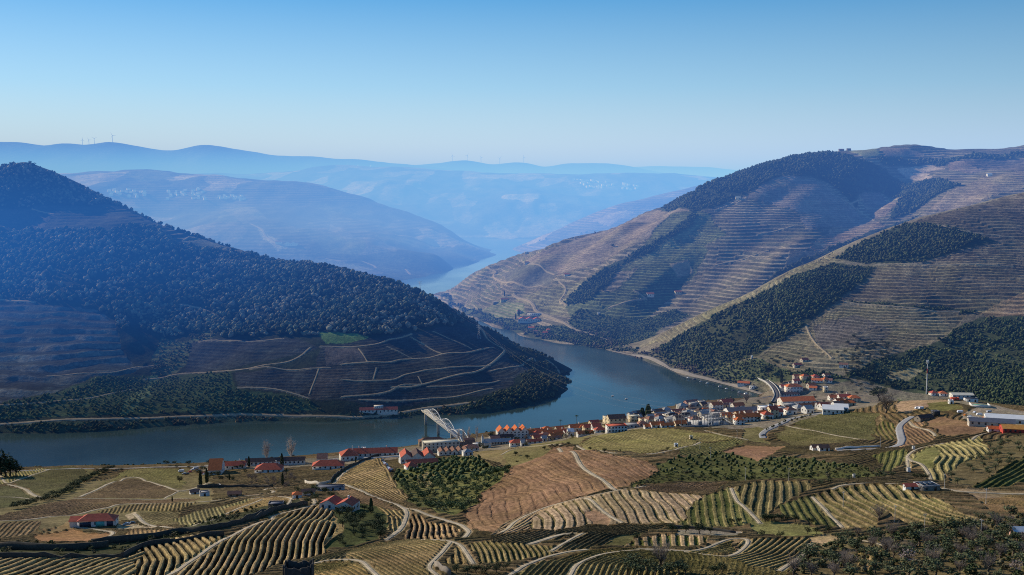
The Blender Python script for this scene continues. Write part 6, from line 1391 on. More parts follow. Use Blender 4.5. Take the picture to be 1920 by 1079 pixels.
    h(1916, 1007, 7, 5, 3, 0, 'gable', 'white', 'pink', 'small hut with white roof at the lower picture edge', wins=1); h(1268, 838, 3, 3, 2.4, 0, 'flat', 'white', 'white', 'tiny white hut at the corner of the flat vineyard', wins=1, name='hut', cat='hut'); h(1296, 824, 2.6, 3, 2.8, 0, 'flat', 'cream', 'cream', 'tiny cream hut inside the flat vineyard', wins=1, name='hut', cat='hut')
    # modern house with turquoise doors, and the dark ruin at the bottom
    mh = h(180, 987, 21, 10, 4.2, 6, 'hip', 'red', 'white', 'modern white house with red hip roof and turquoise doors', wins=5, name='villa', door=False)
    teal = plain('turquoise_door', (.10, .48, .48), .5, .1, 1.0); dk = plain('dark_glazing', (.03, .05, .09), .3, .2, 1.0)  # turquoise door and dark blue glazing panels
    for x, w_, m_ in ((2.5, 5.0, teal), (-6, 6.5, dk), (8.2, 3.6, dk)):
        d = link('door', np_mesh('door', *boxm(-w_ / 2, w_ / 2, -.06, .06, 0, 3.0), m_), mh); d.location = (x, -5.12, .1)
    g2 = link('wing', bm_me('wing', gable_wall(9, 8, 3.2, 1.8), WALL['white']), mh); g2.location = (-11, 1.0, 0); wr = link('roof', slab_roof('roof', [[(-5, -4.5, 3.1), (5, -4.5, 3.1), (3, 0, 5.1), (-5, 0, 5.1)], [(-5, 0, 5.102), (3, 0, 5.102), (5, 4.5, 3.1), (-5, 4.5, 3.1)]], .1, ROOF['red']), g2)
    p = at1(560, 1090); r = bpy.data.objects.new('ruin', None); COL.objects.link(r); r.location = p; r.rotation_euler = (0, 0, .06); tag(r, 'black roofless stone ruin with broken wall tops at the bottom of the picture', 'ruin')
    def broken(x0, y0, x1, y1, k):
        t = np.linspace(0, 1, 22); q = []; d = Vector((x1 - x0, y1 - y0)).normalized(); nx, ny = -d.y * .3, d.x * .3
        top = 6.4 + 1.3 * (vnoise(t * 7 + k * 9, t * 0, 19) - .5) + .9 * ((t < .14) | (t > .86)) - .5 * ((t > .4) & (t < .6))
        for o_, z_ in ((-1, -2 + 0 * t), (-1, top), (1, top), (1, -2 + 0 * t)): q.append(np.stack([x0 + (x1 - x0) * t + nx * o_, y0 + (y1 - y0) * t + ny * o_, z_], 1)[:, None])
        v = np.concatenate(q, 1).reshape(-1, 3); i_ = np.arange(21)[:, None] * 4 + np.arange(4)[None]; j_ = np.arange(21)[:, None] * 4 + (np.arange(4)[None] + 1) % 4
        link('wall', np_mesh('wall', v, np.concatenate([np.stack([i_, i_ + 4, j_ + 4, j_], 2).reshape(-1, 4), [[0, 1, 2, 3], [87, 86, 85, 84]]]), WALL['dark']), r)
    broken(-5, -3.5, 5, -3.5, 0); broken(-5, 3.5, 5, 3.5, 1); broken(-5.3, -3.2, -5.3, 3.2, 2); broken(5.3, -3.2, 5.3, 3.2, 3)
    for x in (-2.6, 1.8):
        w_ = link('window', WIN_ME, r); w_.location = (x, -3.82, 2.4); w_.scale = (1.1, 1, 1.7)
    # across the river
    st = h(710, 777, 48, 9, 4.6, 7, 'gable', 'red', 'white', 'white riverside station with red roof and raised middle on the far bank', wins=10, name='station_building', cat='building')
    mid_ = link('middle_block', np_mesh('middle_block', *boxm(-6, 6, -3.4, 3.4, 3, 8.2), WALL['white']), st); mid_.location = (0, 1, 0)
    for k in range(4):
        w = link('window', WIN_ME, mid_); w.location = (-4.5 + 3 * k, -3.44, 6.3); w.scale = (1.2, 1, 1.3)
    # estates on the far terraced hill
    h(992, 606, 44, 18, 6, -6, 'gable', 'red', 'white', 'white riverside wine estate with three dark red roofs', n=3, R=3.4, wins=9, name='wine_estate', cat='estate'); h(1002, 593, 30, 5, 4, -8, 'flat', 'white', 'white', 'long white terrace wall house above the riverside estate'); h(973, 588, 10, 8, 5, 0, 'hip', 'rose', 'white', 'rose roofed house left of the long white terrace house')
    h(996, 618, 12, 7, 4, -8, 'gable', 'orange', 'white', 'orange roofed boat house on the estate shore'); h(1004, 625, 8, 6, 4, -8, 'gable', 'rose', 'cream', 'low cream boat house on the estate shore'); h(1022, 628, 9, 7, 4, -8, 'gable', 'red', 'white', 'red roofed boat house on the estate shore'); h(1028, 623, 8, 7, 5, -8, 'hip', 'orange', 'pink', 'pink house above the red roofed boat house')
    h(946, 565, 16, 8, 4.6, 6, 'gable', 'orange', 'cream', 'orange roofed farm on the low slope over the estate'); h(930, 570, 12, 8, 3.6, 10, 'flat', 'cream', 'stone', 'roofless tan ruin beside the orange roofed farm')
    h(1123, 591, 5, 4, 4, 0, 'flat', 'white', 'white', 'small white hut low on the far terraces', wins=1); h(1220, 558, 14, 9, 5, 6, 'gable', 'orange', 'white', 'white house with orange roof mid slope on the far terraces'); h(1272, 552, 13, 8, 4.5, 8, 'gable', 'orange', 'cream', 'cream house with orange roof right of the white mid slope house')
    h(988, 496, 9, 7, 5, 0, 'gable', 'rose', 'white', 'white house by the hairpin track near the bend'); h(987, 476, 10, 7, 4, 0, 'flat', 'white', 'white', 'white hut on the crest over the bend'); h(1063, 518, 11, 7, 4, 0, 'gable', 'orange', 'white', 'white farm at the end of the upper track'); h(1384, 375, 12, 7, 4.5, 0, 'gable', 'cream', 'cream', 'sunlit cream house at the lower wood edge on the ridge'); h(1856, 331, 12, 8, 5, 0, 'gable', 'white', 'white', 'white house on the upper fields under the skyline')
    h(1578, 284, 14, 8, 5, 0, 'gable', 'brown', 'stone', 'skyline farm house on top of the far hill'); h(1592, 283, 11, 8, 5, 0, 'gable', 'dark', 'stone', 'dark barn right of the skyline farm house')
    h(545, 462, 40, 20, 8, -4, 'gable', 'rose', 'white', 'big red roofed estate in the haze of the side valley', n=2, R=5, wins=6, name='wine_estate', cat='estate'); h(522, 458, 20, 14, 7, 0, 'gable', 'rose', 'white', 'smaller house left of the estate in the haze', wins=4)
    # dense small houses
    g = np.random.default_rng(31)
    po = world_poly(near, [(1186, 784), (1240, 771), (1310, 757), (1340, 762), (1330, 772), (1350, 784), (1310, 794), (1240, 796), (1196, 796)])
    for p in pick(po, 70, 9.5, 91, near):
        h(0, 0, 8 + 5 * g.random(), 7 + 3 * g.random(), 4 + 2.5 * g.random(), 12 + 20 * g.random(), ['gable', 'hip', 'flat'][g.integers(0, 3)], ['grey', 'brown', 'rose', 'grey', 'dark'][g.integers(0, 5)], ['beige', 'beige', 'grey', 'white', 'cream'][g.integers(0, 5)], 'small grey or brown roofed house packed in the village core', 'small houses of the village core', p=p, wins=2)
    po = world_poly(near, [(1440, 770), (1500, 770), (1560, 765), (1600, 757), (1590, 768), (1520, 776), (1450, 788), (1420, 783)])
    for p in pick(po, 26, 10, 92, near):
        h(0, 0, 8 + 4 * g.random(), 7 + 3 * g.random(), 4 + 2 * g.random(), 10 + 10 * g.random(), ['gable', 'hip'][g.integers(0, 2)], ['orange', 'red', 'rose', 'grey'][g.integers(0, 4)], 'white', 'small white tiled house around the wine hall', 'small houses around the wine hall', p=p, wins=2)
    for pl, n, lab, grp, rcs in (([(1005, 812), (1060, 806), (1130, 797), (1136, 804), (1060, 822), (1000, 829)], 16, 'small orange roofed house in the strip left of the church', 'small houses in the strip left of the church', ['orange', 'red', 'rose']), ([(1330, 762), (1400, 758), (1430, 770), (1425, 790), (1380, 795), (1345, 780)], 22, 'small orange or red roofed house around the slate hall', 'small houses around the slate hall', ['orange', 'red', 'orange', 'rose']), ([(740, 862), (800, 848), (890, 832), (940, 822), (940, 838), (860, 862), (750, 880)], 10, 'small outbuilding between the lodges and the bridge', 'outbuildings between the lodges and the bridge', ['rose', 'brown', 'grey']), ([(1480, 716), (1560, 712), (1570, 735), (1530, 745), (1470, 730)], 8, 'small red roofed house above the manor lane', 'small houses above the manor lane', ['red', 'orange'])):
        po = world_poly(near, pl)
        for p in pick(po, n, 9.5, len(lab) + n, near):
            h(0, 0, 8 + 4 * g.random(), 6.5 + 3 * g.random(), 3.4 + 2.2 * g.random(), 8 + 14 * g.random(), ['gable', 'gable', 'hip'][g.integers(0, 3)], rcs[g.integers(0, len(rcs))], ['white', 'white', 'cream', 'beige'][g.integers(0, 4)], lab, grp, p=p, wins=2)
    LIME = plain('limewashed_plaster', (.86, .84, .80), .9, .06, .3)
    # villages in the haze: each house a white block with its roof
    for k, (L, pl, n, lab, grp) in enumerate(((mid, [(190, 352), (270, 360), (275, 372), (205, 368)], 22, 'tiny pale house of the hazy hill village below the field', 'houses of the hazy hill village'), (mid, [(300, 358), (380, 350), (388, 376), (310, 374)], 26, 'tiny pale house in the middle of the hazy hill village', 'houses in the middle of the hazy village'), (mid, [(408, 366), (460, 368), (460, 376), (410, 374)], 12, 'tiny pale house at the end of the hazy village', 'houses at the end of the hazy village'),
                                      (plateau, [(1075, 338), (1150, 340), (1150, 354), (1085, 352)], 26, 'tiny white house of the bright plateau village', 'houses of the bright plateau village'), (plateau, [(1165, 346), (1200, 346), (1200, 356), (1168, 356)], 12, 'tiny white house at the end of the plateau village', 'houses at the end of the plateau village'), (mt1, [(640, 308), (700, 312), (690, 322), (640, 320)], 10, 'tiny white house under the long far ridge', 'houses under the far ridge'))):
        po = world_poly(L, pl)
        sc_ = .95 if L is mid else 1.4
        for p in pick(po, n, 14 * sc_, 300 + k, L):
            a, b, c = (9 + 7 * g.random()) * sc_, (8 + 3 * g.random()) * sc_, (6 + 3 * g.random()) * sc_
            ob = link('house', bm_me('house', gable_wall(a, b, c, 2.4 * sc_), LIME)); ob.location = p; ob.rotation_euler = (0, 0, g.random() * 1.2); tag(ob, lab, 'house', grp)
village()
print('buildings', N_B[0])

# ------------------------------------------------------------------ bridge
STEEL = plain('white_steel', (.70, .71, .70), .5, .08, .5); CONC = plain('concrete', (.50, .48, .44), .9, .15, .4)
def bridge():
    a = np.array([(798 - 960) / 2000 / .985 * 1296, 1296.0]); b = np.array([(875 - 960) / 2000 / .98 * 1136, 1136.0])
    d = b - a; Ln = np.linalg.norm(d); zd = 17.0
    root = bpy.data.objects.new('arch_bridge', None); COL.objects.link(root); root.location = (a[0], a[1], zd); root.rotation_euler = (0, 0, math.atan2(d[1], d[0]))
    tag(root, 'white steel bridge of three bowstring arches on slim piers over the river', 'bridge')
    link('deck', np_mesh('deck', *join([boxm(-6, Ln + 8, -3.3, 3.3, -.6, 0), boxm(-6, Ln + 8, -4.3, -3.302, -.5, .2), boxm(-6, Ln + 8, 3.302, 4.3, -.5, .2)]), CONC), root)
    sp = Ln / 3
    for k in range(3):
        for s in (-1, 1):
            t = np.linspace(0, 1, 19); pts = np.stack([k * sp + 1 + (sp - 2) * t, np.full(19, s * 4.1), 6.8 * 4 * t * (1 - t) + .2], 1)
            ar = link('arch', np_mesh('arch', *tube(pts, .40, .40, 6), STEEL), root)
            hg = [tube([p, (p[0], p[1], 0)], .06, .06, 4) for p in pts[2:-2:2]] + [tube([pts[i], (pts[i + 2][0], pts[i + 2][1], 0)], .045, .045, 4) for i in range(4, 14, 4)]
            link('lattice', np_mesh('lattice', *join(hg), STEEL), ar)
        br = []
        for i in range(5, 14, 4):
            x = k * sp + 1 + (sp - 2) * i / 18; z = 6.8 * 4 * (i / 18) * (1 - i / 18) + .3
            br.append(tube([(x, -4.1, z), (x, 4.1, z)], .2, .2, 4)); x2 = k * sp + 1 + (sp - 2) * (i + 1) / 18; br.append(tube([(x, -4.1, z), (x2, 4.1, z)], .14, .14, 4))
        link('bracing', np_mesh('bracing', *join(br), STEEL), root)
    for s in (-1, 1): link('railing', np_mesh('railing', *join([boxm(-6, Ln + 8, s * 4.25 - .05, s * 4.25 + .05, 1.2, 1.32)] + [boxm(x, x + .1, s * 4.25 - .05, s * 4.25 + .05, .25, 1.2) for x in np.arange(-6, Ln + 8, 2.5)]), STEEL), root)
    for k in range(4): link('pier', np_mesh('pier', *join([boxm(k * sp - .6, k * sp + .6, -1.5, 1.5, -19 if k < 3 else -17, -.9), boxm(k * sp - .9, k * sp + .9, -4.0, 4.0, -1.5, -.92)]), CONC), root)
bridge()

# ------------------------------------------------------------------ masts, poles, wires, turbines
def cyl(r0, r1, z0, z1, x=0, y=0, s=8): return tube([(x, y, z0), (x, y, (z0 + z1) / 2), (x, y, z1)], r0, r1, s)
RED = plain('signal_red', (.5, .06, .04), .6, .1, 1); GREYM = plain('grey_metal', (.24, .25, .26), .6, .15, 1, .2)
def mast():
    p = at1(1737, 739); k = px(p[1]); H = 66 * k
    r = bpy.data.objects.new('telecom_mast', None); COL.objects.link(r); r.location = p; tag(r, 'tall white telecom mast with one red band on the knoll', 'mast')
    for z0, z1, m, nm in ((-1, .60, STEEL, 'mast_section'), (.60, .74, RED, 'mast_section'), (.74, .90, STEEL, 'mast_section')):
        link(nm, np_mesh(nm, *cyl(.72 - .35 * max(z0, 0), .72 - .35 * z1, z0 * H if z0 > 0 else -1, z1 * H), m), r)
    for a in range(6):
        w = link('antenna', np_mesh('antenna', *boxm(-.25, .25, -.15, .15, .88 * H, .99 * H), STEEL), r); w.location = (1.3 * math.cos(a * 1.047), 1.3 * math.sin(a * 1.047), 0)
    link('rod', np_mesh('rod', *cyl(.15, .08, .9 * H, 1.05 * H), GREYM), r); link('platform', np_mesh('platform', *cyl(1.5, 1.5, .895 * H, .91 * H, s=12), GREYM), r)
mast()

POLE = [np_mesh('pole', *cyl(.16, .10, -.6, 1 * 8.5), CONC), np_mesh('crossarm', *boxm(-1.1, 1.1, -.07, .07, 7.7, 7.9), GREYM), np_mesh('insulator', *cyl(.07, .05, 7.9, 8.3, s=6), WALL['white'])]
def poles():
    for u, v, lab in ([(D((x, y))[0]) + (l,) for x, y, l in ((1215, 770, 'utility pole in front of the dark thicket, the tallest of these'), (1610, 812, 'utility pole among the olives of the lowest slope'), (645, 602, 'utility pole on the striped green field'), (905, 185, 'utility pole beside the low wall under the paved bend'), (265, 420, 'utility pole over the scrub, nearest the brown field'), (1007, 705, 'short utility pole at the foot of the striped green field'), (1355, 470, 'utility pole behind the stone hut'), (1645, 580, 'utility pole on the stony slope'))] +
                       [(Cc((x, y))[0]) + (l,) for x, y, l in ((1390, 195, 'utility pole at the flat vineyard track corner'), (1650, 130, 'utility pole below the substation'), (1465, 260, 'utility pole at the top of the scrub slope'), (1710, 415, 'utility pole at the lower edge of the scrub slope'))] + [(720, 775, 'utility pole before the far bank station'), (1300, 800, 'utility pole at the village edge')]):
        p = at1(u, v); r = bpy.data.objects.new('utility_pole', None); COL.objects.link(r); r.location = p; r.rotation_euler = (0, 0, u * .37); tag(r, lab, 'utility pole', 'utility poles on the hillside')
        link('pole', POLE[0], r); link('crossarm', POLE[1], r)
        for x in (-.9, 0, .9): link('insulator', POLE[2], r).location = (x, 0, 0)
poles()

def lattice(H, w, top=.25):
    parts = []
    for s in ((-1, -1), (1, -1), (1, 1), (-1, 1)): parts.append(tube([(s[0] * w, s[1] * w, 0), (s[0] * w * top, s[1] * w * top, H)], .14, .10, 4))
    n = 6
    for i in range(n):
        k0, k1 = 1 - (1 - top) * i / n, 1 - (1 - top) * (i + 1) / n; z0, z1 = H * i / n, H * (i + 1) / n
        for a, b in (((-1, -1), (1, -1)), ((1, -1), (1, 1)), ((1, 1), (-1, 1)), ((-1, 1), (-1, -1))): parts.append(tube([(a[0] * w * k0, a[1] * w * k0, z0), (b[0] * w * k1, b[1] * w * k1, z1)], .07, .07, 3))
    return join(parts)
def pylon(p, H, w, lab):
    r = bpy.data.objects.new('power_pylon', None); COL.objects.link(r); r.location = p; tag(r, lab, 'pylon')
    link('tower', np_mesh('tower', *lattice(H, w), STEEL), r)
    for z in (.82, .97): link('crossarm', np_mesh('crossarm', *join([tube([(-4, 0, z * H), (4, 0, z * H)], .13, .13, 4), tube([(-4, 0, z * H), (0, 0, z * H + 1.6)], .08, .08, 3), tube([(4, 0, z * H), (0, 0, z * H + 1.6)], .08, .08, 3)]), STEEL), r)
    return Vector(p) + Vector((0, 0, H))
pa = pylon(at1(898, 636, left), 22, 2.2, 'white lattice pylon on the nose of the wooded hill')
pb = pylon(at1(1331, 800), 20, 1.8, 'lattice pylon standing in the village substation')
pc = pylon(at1(787, 530, left), 16, 1.6, 'small lattice pylon on the crest of the wooded hill')
def wire(a, b, sag, lab, r=.035):
    t = np.linspace(0, 1, 40)[:, None]; q = np.array(a) * (1 - t) + np.array(b) * t; q[:, 2] -= sag * 4 * (t * (1 - t))[:, 0]
    tag(link('power_line', np_mesh('power_line', *tube(q, r, r, 4), GREYM)), lab, 'power line', 'power lines over the river bend')
for k in range(4): wire(pa + Vector((-3 + 2 * k, 0, -1 - k % 2 * 3)), pb + Vector((-3 + 2 * k, 0, -1 - k % 2 * 3)), 26 + 5 * k, 'thin power line strung across the river bend to the village')
for k in range(2): wire(pa + Vector((-3 + 6 * k, 0, -1)), pc + Vector((-3 + 6 * k, 0, -1)), 6, 'thin power line strung across the river bend to the village', .03)

def turbines():
    for u, v, H, L, lab in ((155, 271, 58, mt1, 'small far wind turbine, first of the cluster of three'), (167, 270, 62, mt1, 'far wind turbine in the middle of the cluster of three'), (177, 269, 72, mt1, 'far wind turbine, third and tallest of the cluster'), (211, 267, 84, mt1, 'far wind turbine standing alone on the highest ridge'),
                            (848, 303, 80, mt2, 'faint wind turbine at the start of the middle far ridge'), (876, 301, 70, mt2, 'faint wind turbine on the middle far ridge top'), (902, 305, 70, mt2, 'faint wind turbine after the ridge top'), (937, 307, 75, mt2, 'faint wind turbine in the dip of the far ridge'), (982, 304, 80, mt2, 'faint wind turbine on the last top of the far ridge')):
        p = at1(u, v + 1, L); r = bpy.data.objects.new('wind_turbine', None); COL.objects.link(r); r.location = p; r.rotation_euler = (0, 0, .5); tag(r, lab, 'wind turbine', 'wind turbines on the far ridges')
        link('tower', np_mesh('tower', *cyl(2.4, 1.5, -5, H), GREYM), r); link('nacelle', np_mesh('nacelle', *boxm(-2, 2, -4, 6, H, H + 4), GREYM), r)
        for k in range(3):
            a = k * 2.094 + u; bl = link('blade', np_mesh('blade', *tube([(0, 0, 0), (0, 0, H * .25), (0, 0, H * .5)], 1.5, .4, 4), GREYM), r); bl.location = (0, -5, H + 2); bl.rotation_euler = (0, a, 0)
turbines()

# ------------------------------------------------------------------ substation, viaduct, walls, pool, court, vehicles
def substation():
    c = at1(1325, 800); r = bpy.data.objects.new('substation', None); COL.objects.link(r); r.location = c; r.rotation_euler = (0, 0, .15); tag(r, 'open air power substation of grey steel gantries at the village edge', 'substation')
    link('yard', np_mesh('yard', *boxm(-26, 26, -3, 26, -4, .4), CONC), r)
    for i in range(6):
        for j in range(3):
            x, y = -22 + i * 8.8, 2 + j * 9
            link('gantry', np_mesh('gantry', *join([cyl(.22, .18, .4, 10, x - 3, y), cyl(.22, .18, .4, 10, x + 3, y), tube([(x - 3.2, y, 10), (x + 3.2, y, 10)], .25, .25, 4), tube([(x - 3, y, 7), (x + 3, y, 7)], .12, .12, 4)]), GREYM), r)
    for i in range(4): link('transformer', np_mesh('transformer', *join([boxm(-18 + i * 11, -14 + i * 11, 5, 8, .41, 3.6), cyl(.3, .2, 3.6, 5.4, -17 + i * 11, 6.5), cyl(.3, .2, 3.6, 5.4, -15 + i * 11, 6.5)]), GREYM), r)
    link('fence', np_mesh('fence', *join([boxm(-26, 26, -3.1, -2.95, .4, 2.2), boxm(-26.1, -25.95, -2.9, 26, .4, 2.2), boxm(25.95, 26.1, -2.9, 26, .4, 2.2)]), GREYM), r)
substation()

def viaduct():
    uv = [(1405, 700), (1422, 708), (1438, 715), (1449, 724), (1456, 735), (1457, 744), (1452, 754)]
    q = np.array([PZ(u, v, 15.0) for u, v in uv]); q = smooth_line(q[:, :2], 4.0)
    r = bpy.data.objects.new('railway_viaduct', None); COL.objects.link(r); tag(r, 'curved pale railway viaduct over the mouth of the side river', 'viaduct')
    t = np.gradient(q, axis=0); t /= np.linalg.norm(t, axis=1)[:, None]; nn = np.stack([-t[:, 1], t[:, 0]], 1)
    def strip(o0, o1, z0, z1, nm, m):
        v = np.concatenate([np.stack([q[:, 0] + nn[:, 0] * o, q[:, 1] + nn[:, 1] * o, np.full(len(q), z)], 1)[:, None] for o, z in ((o0, z0), (o0, z1), (o1, z1), (o1, z0))], 1); n = len(q)
        i = np.arange(n - 1)[:, None] * 4 + np.arange(4)[None]; j = np.arange(n - 1)[:, None] * 4 + (np.arange(4)[None] + 1) % 4
        link(nm, np_mesh(nm, v.reshape(-1, 3), np.stack([i, i + 4, j + 4, j], 2).reshape(-1, 4), m), r)
    strip(-3.4, 3.4, 13.2, 15.0, 'deck', plain('ballast', (.16, .14, .125), .95, .3, 1)); strip(-4.1, -3.41, 13.0, 16.0, 'parapet', CONC); strip(3.41, 4.1, 13.0, 16.0, 'parapet', CONC)
    strip(-.9, -.75, 15.02, 15.2, 'rail', GREYM); strip(.75, .9, 15.02, 15.2, 'rail', GREYM)
    for k in range(2, len(q), 5): link('pier', np_mesh('pier', *boxm(q[k, 0] - 1.2, q[k, 0] + 1.2, q[k, 1] - 1.2, q[k, 1] + 1.2, -4, 13.2), CONC), r)
    fb = bpy.data.objects.new('footbridge', None); COL.objects.link(fb); tag(fb, 'low white footbridge across the side river mouth', 'footbridge')
    a, b = np.array(PZ(1412, 754, 7)), np.array(PZ(1446, 744, 7)); a2, b2 = np.array(PZ(1418, 757, 6)), np.array(PZ(1452, 756, 6))
    link('deck', np_mesh('deck', *tube([a, (a + b) / 2 + (0, 0, 1), b], 1.3, 1.3, 4), CONC), fb)
    for k in (0.3, .7):
        m = a * (1 - k) + b * k; link('pier', np_mesh('pier', *boxm(m[0] - .5, m[0] + .5, m[1] - .5, m[1] + .5, -4, 6.2), CONC), fb)
    rb = bpy.data.objects.new('road_bridge', None); COL.objects.link(rb); tag(rb, 'flat pale road bridge in front of the footbridge', 'bridge')
    link('deck', np_mesh('deck', *tube([a2, (a2 + b2) / 2, b2], 2.2, 2.2, 4), CONC), rb); m = (a2 + b2) / 2; link('pier', np_mesh('pier', *boxm(m[0] - .8, m[0] + .8, m[1] - .8, m[1] + .8, -4, 4.6), CONC), rb)
viaduct()

def wall_along(uv, hgt, lab, m='dry', th=.5, cat='wall', name='retaining_wall', lift=0.0):
    q = smooth_line(at([a for a, b in uv], [b for a, b in uv], near)[:, :2], 4.0); t = np.gradient(q, axis=0); t /= np.linalg.norm(t, axis=1)[:, None]; nn = np.stack([-t[:, 1], t[:, 0]], 1)
    z = near.h(q[:, 0], q[:, 1]); hh = hgt * (.75 + .5 * vnoise(np.arange(len(q)) * .35, np.zeros(len(q)), 5))
    v = np.concatenate([np.stack([q[:, 0] + nn[:, 0] * o, q[:, 1] + nn[:, 1] * o, zz], 1)[:, None] for o, zz in ((-th / 2, z - 1.5), (-th / 2, z + hh), (th / 2, z + hh), (th / 2, z - 1.5))], 1); n = len(q)
    i = np.arange(n - 1)[:, None] * 4 + np.arange(4)[None]; j = np.arange(n - 1)[:, None] * 4 + (np.arange(4)[None] + 1) % 4
    tag(link(name, np_mesh(name, v.reshape(-1, 3), np.concatenate([np.stack([i, i + 4, j + 4, j], 2).reshape(-1, 4), [[0, 1, 2, 3], [4 * n - 1, 4 * n - 2, 4 * n - 3, 4 * n - 4]]]), WALL[m])), lab, cat)
wall_along(A((-60, 905), (120, 900), (300, 905), (480, 905), (640, 895), (760, 880)), 3.4, 'dark dry stone wall above the striped terraces at the left picture edge')
wall_along(A((640, 870), (850, 850), (1050, 825), (1250, 790), (1450, 770), (1600, 740), (1750, 700), (1912, 640)) , 3.2, 'long dark stone wall climbing above the striped terraces')
wall_along(A((-60, 958), (200, 958), (400, 955), (600, 955), (850, 960)), 2.4, 'lower dark stone wall edging the striped terraces')
wall_along(A((850, 955), (1000, 880), (1200, 850), (1400, 825), (1570, 800)), 2.4, 'dark stone wall at the head of the striped terraces')
wall_along(B((0, 690), (130, 640), (280, 610), (400, 590)), 3.0, 'dark stone wall below the terrace farmhouse')
wall_along(B((380, 430), (480, 440), (560, 430)), 2.2, 'pale wall along the lane above the straw field', 'beige'); wall_along(A((1380, 465), (1500, 462), (1700, 458), (1912, 462)), 2.2, 'dark stone wall under the farm lawn')
wall_along(B((560, 430), (600, 380), (720, 310), (800, 275), (900, 245)), 2.6, 'dark stone wall beside the lane to the red lodge'); wall_along(D((590, 200), (750, 190), (900, 178)), 1.4, 'low pale wall under the paved bend', 'white')
wall_along(Cc((1170, 740), (1300, 750), (1500, 765), (1640, 785)), 1.0, 'broken rock outcrop wall below the cream terraces', 'dry', .8); wall_along(B((1290, 1015), (1370, 1060), (1400, 1085)), 2.0, 'grey stone wall below the bright track fork', 'stone')
wall_along([(600, 866), (640, 862), (700, 860), (760, 856)], 1.4, 'pale garden wall before the red lodge', 'white')

def pool():
    p = at1(399, 913); r = bpy.data.objects.new('swimming_pool', None); COL.objects.link(r); r.location = p; r.rotation_euler = (0, 0, .5); tag(r, 'bright blue swimming pool on the farm lawn', 'swimming pool')
    wt_, t, b = nt('pool_water'); b.inputs['Roughness'].default_value = .08; t.links.new(mixc(t, noise_n(t, 1.5, 2), (.06, .30, .52), (.14, .45, .68)), b.inputs['Base Color'])
    link('water', np_mesh('water', *boxm(-6, 6, -3, 3, -1, .75), wt_), r)
    link('rim', np_mesh('rim', *join([boxm(-7, 7, -4, -3.01, -1.5, .9), boxm(-7, 7, 3.01, 4, -1.5, .9), boxm(-7, -6.01, -3, 3, -1.5, .9), boxm(6.01, 7, -3, 3, -1.5, .9)]), CONC), r)
pool()
def court():
    p = at1(1837, 762); r = bpy.data.objects.new('sports_court', None); COL.objects.link(r); r.location = p; r.rotation_euler = (0, 0, -.2); tag(r, 'green fenced court below the cream depot', 'court')
    link('surface', np_mesh('surface', *boxm(-8, 8, -6, 6, -2, .5), plain('green_court', (.05, .30, .20), .8, .1, 1)), r)
    link('fence', np_mesh('fence', *join([boxm(-8.3, 8.3, -6.3, -6.2, 0, 2.4), boxm(-8.3, -8.2, -6.2, 6.3, 0, 2.4), boxm(8.2, 8.3, -6.2, 6.3, 0, 2.4)]), WALL['white']), r)
court()

# cars, vans and diggers, a few pixels each
TYRE = plain('tyre_rubber', (.02, .02, .02), .9, .1, 1)
def car_body(L, W, H, van):
    bm = bmesh.new()
    prof = [(-.5, .18), (-.5, .52), (-.47, .6), (-.36, .97), (.40, 1.0), (.49, .95), (.5, .18)] if van else [(-.5, .2), (-.49, .5), (-.26, .58), (-.12, .98), (.26, 1.0), (.44, .62), (.5, .55), (.5, .2)]
    a = [bm.verts.new((x * L, -W / 2, z * H)) for x, z in prof]; b = [bm.verts.new((x * L, W / 2, z * H)) for x, z in prof]
    bm.faces.new(a); bm.faces.new(b[::-1])
    for i in range(len(a)): bm.faces.new((a[i], b[i], b[(i + 1) % len(a)], a[(i + 1) % len(a)]))
    bmesh.ops.recalc_face_normals(bm, faces=bm.faces); bmesh.ops.bevel(bm, geom=list(bm.edges), offset=.07, segments=1, affect='EDGES')
    return bm
PAINT = {n: plain('car_paint_' + n, c, .3, .04, .3, 0, .5) for n, c in (('white', (.8, .8, .8)), ('dark', (.04, .045, .06)), ('red', (.45, .04, .03)), ('grey', (.35, .36, .38)), ('orange', (.65, .22, .03)))}
CARS = {(v, n): bm_me('body', car_body(5.4 if v else 4.3, 1.9, 2.3 if v else 1.5, v), m) for v in (0, 1) for n, m in PAINT.items()}
WHEEL = np_mesh('wheel', *join([tube([(0, -.11, 0), (0, 0, 0), (0, .11, 0)], .33, .33, 12)]), TYRE)
GLASS = {0: np_mesh('windows', *boxm(-.55, 1.0, -.965, .965, .95, 1.32), PANE), 1: np_mesh('windows', *boxm(-2.0, -1.2, -.965, .965, 1.35, 1.95), PANE)}
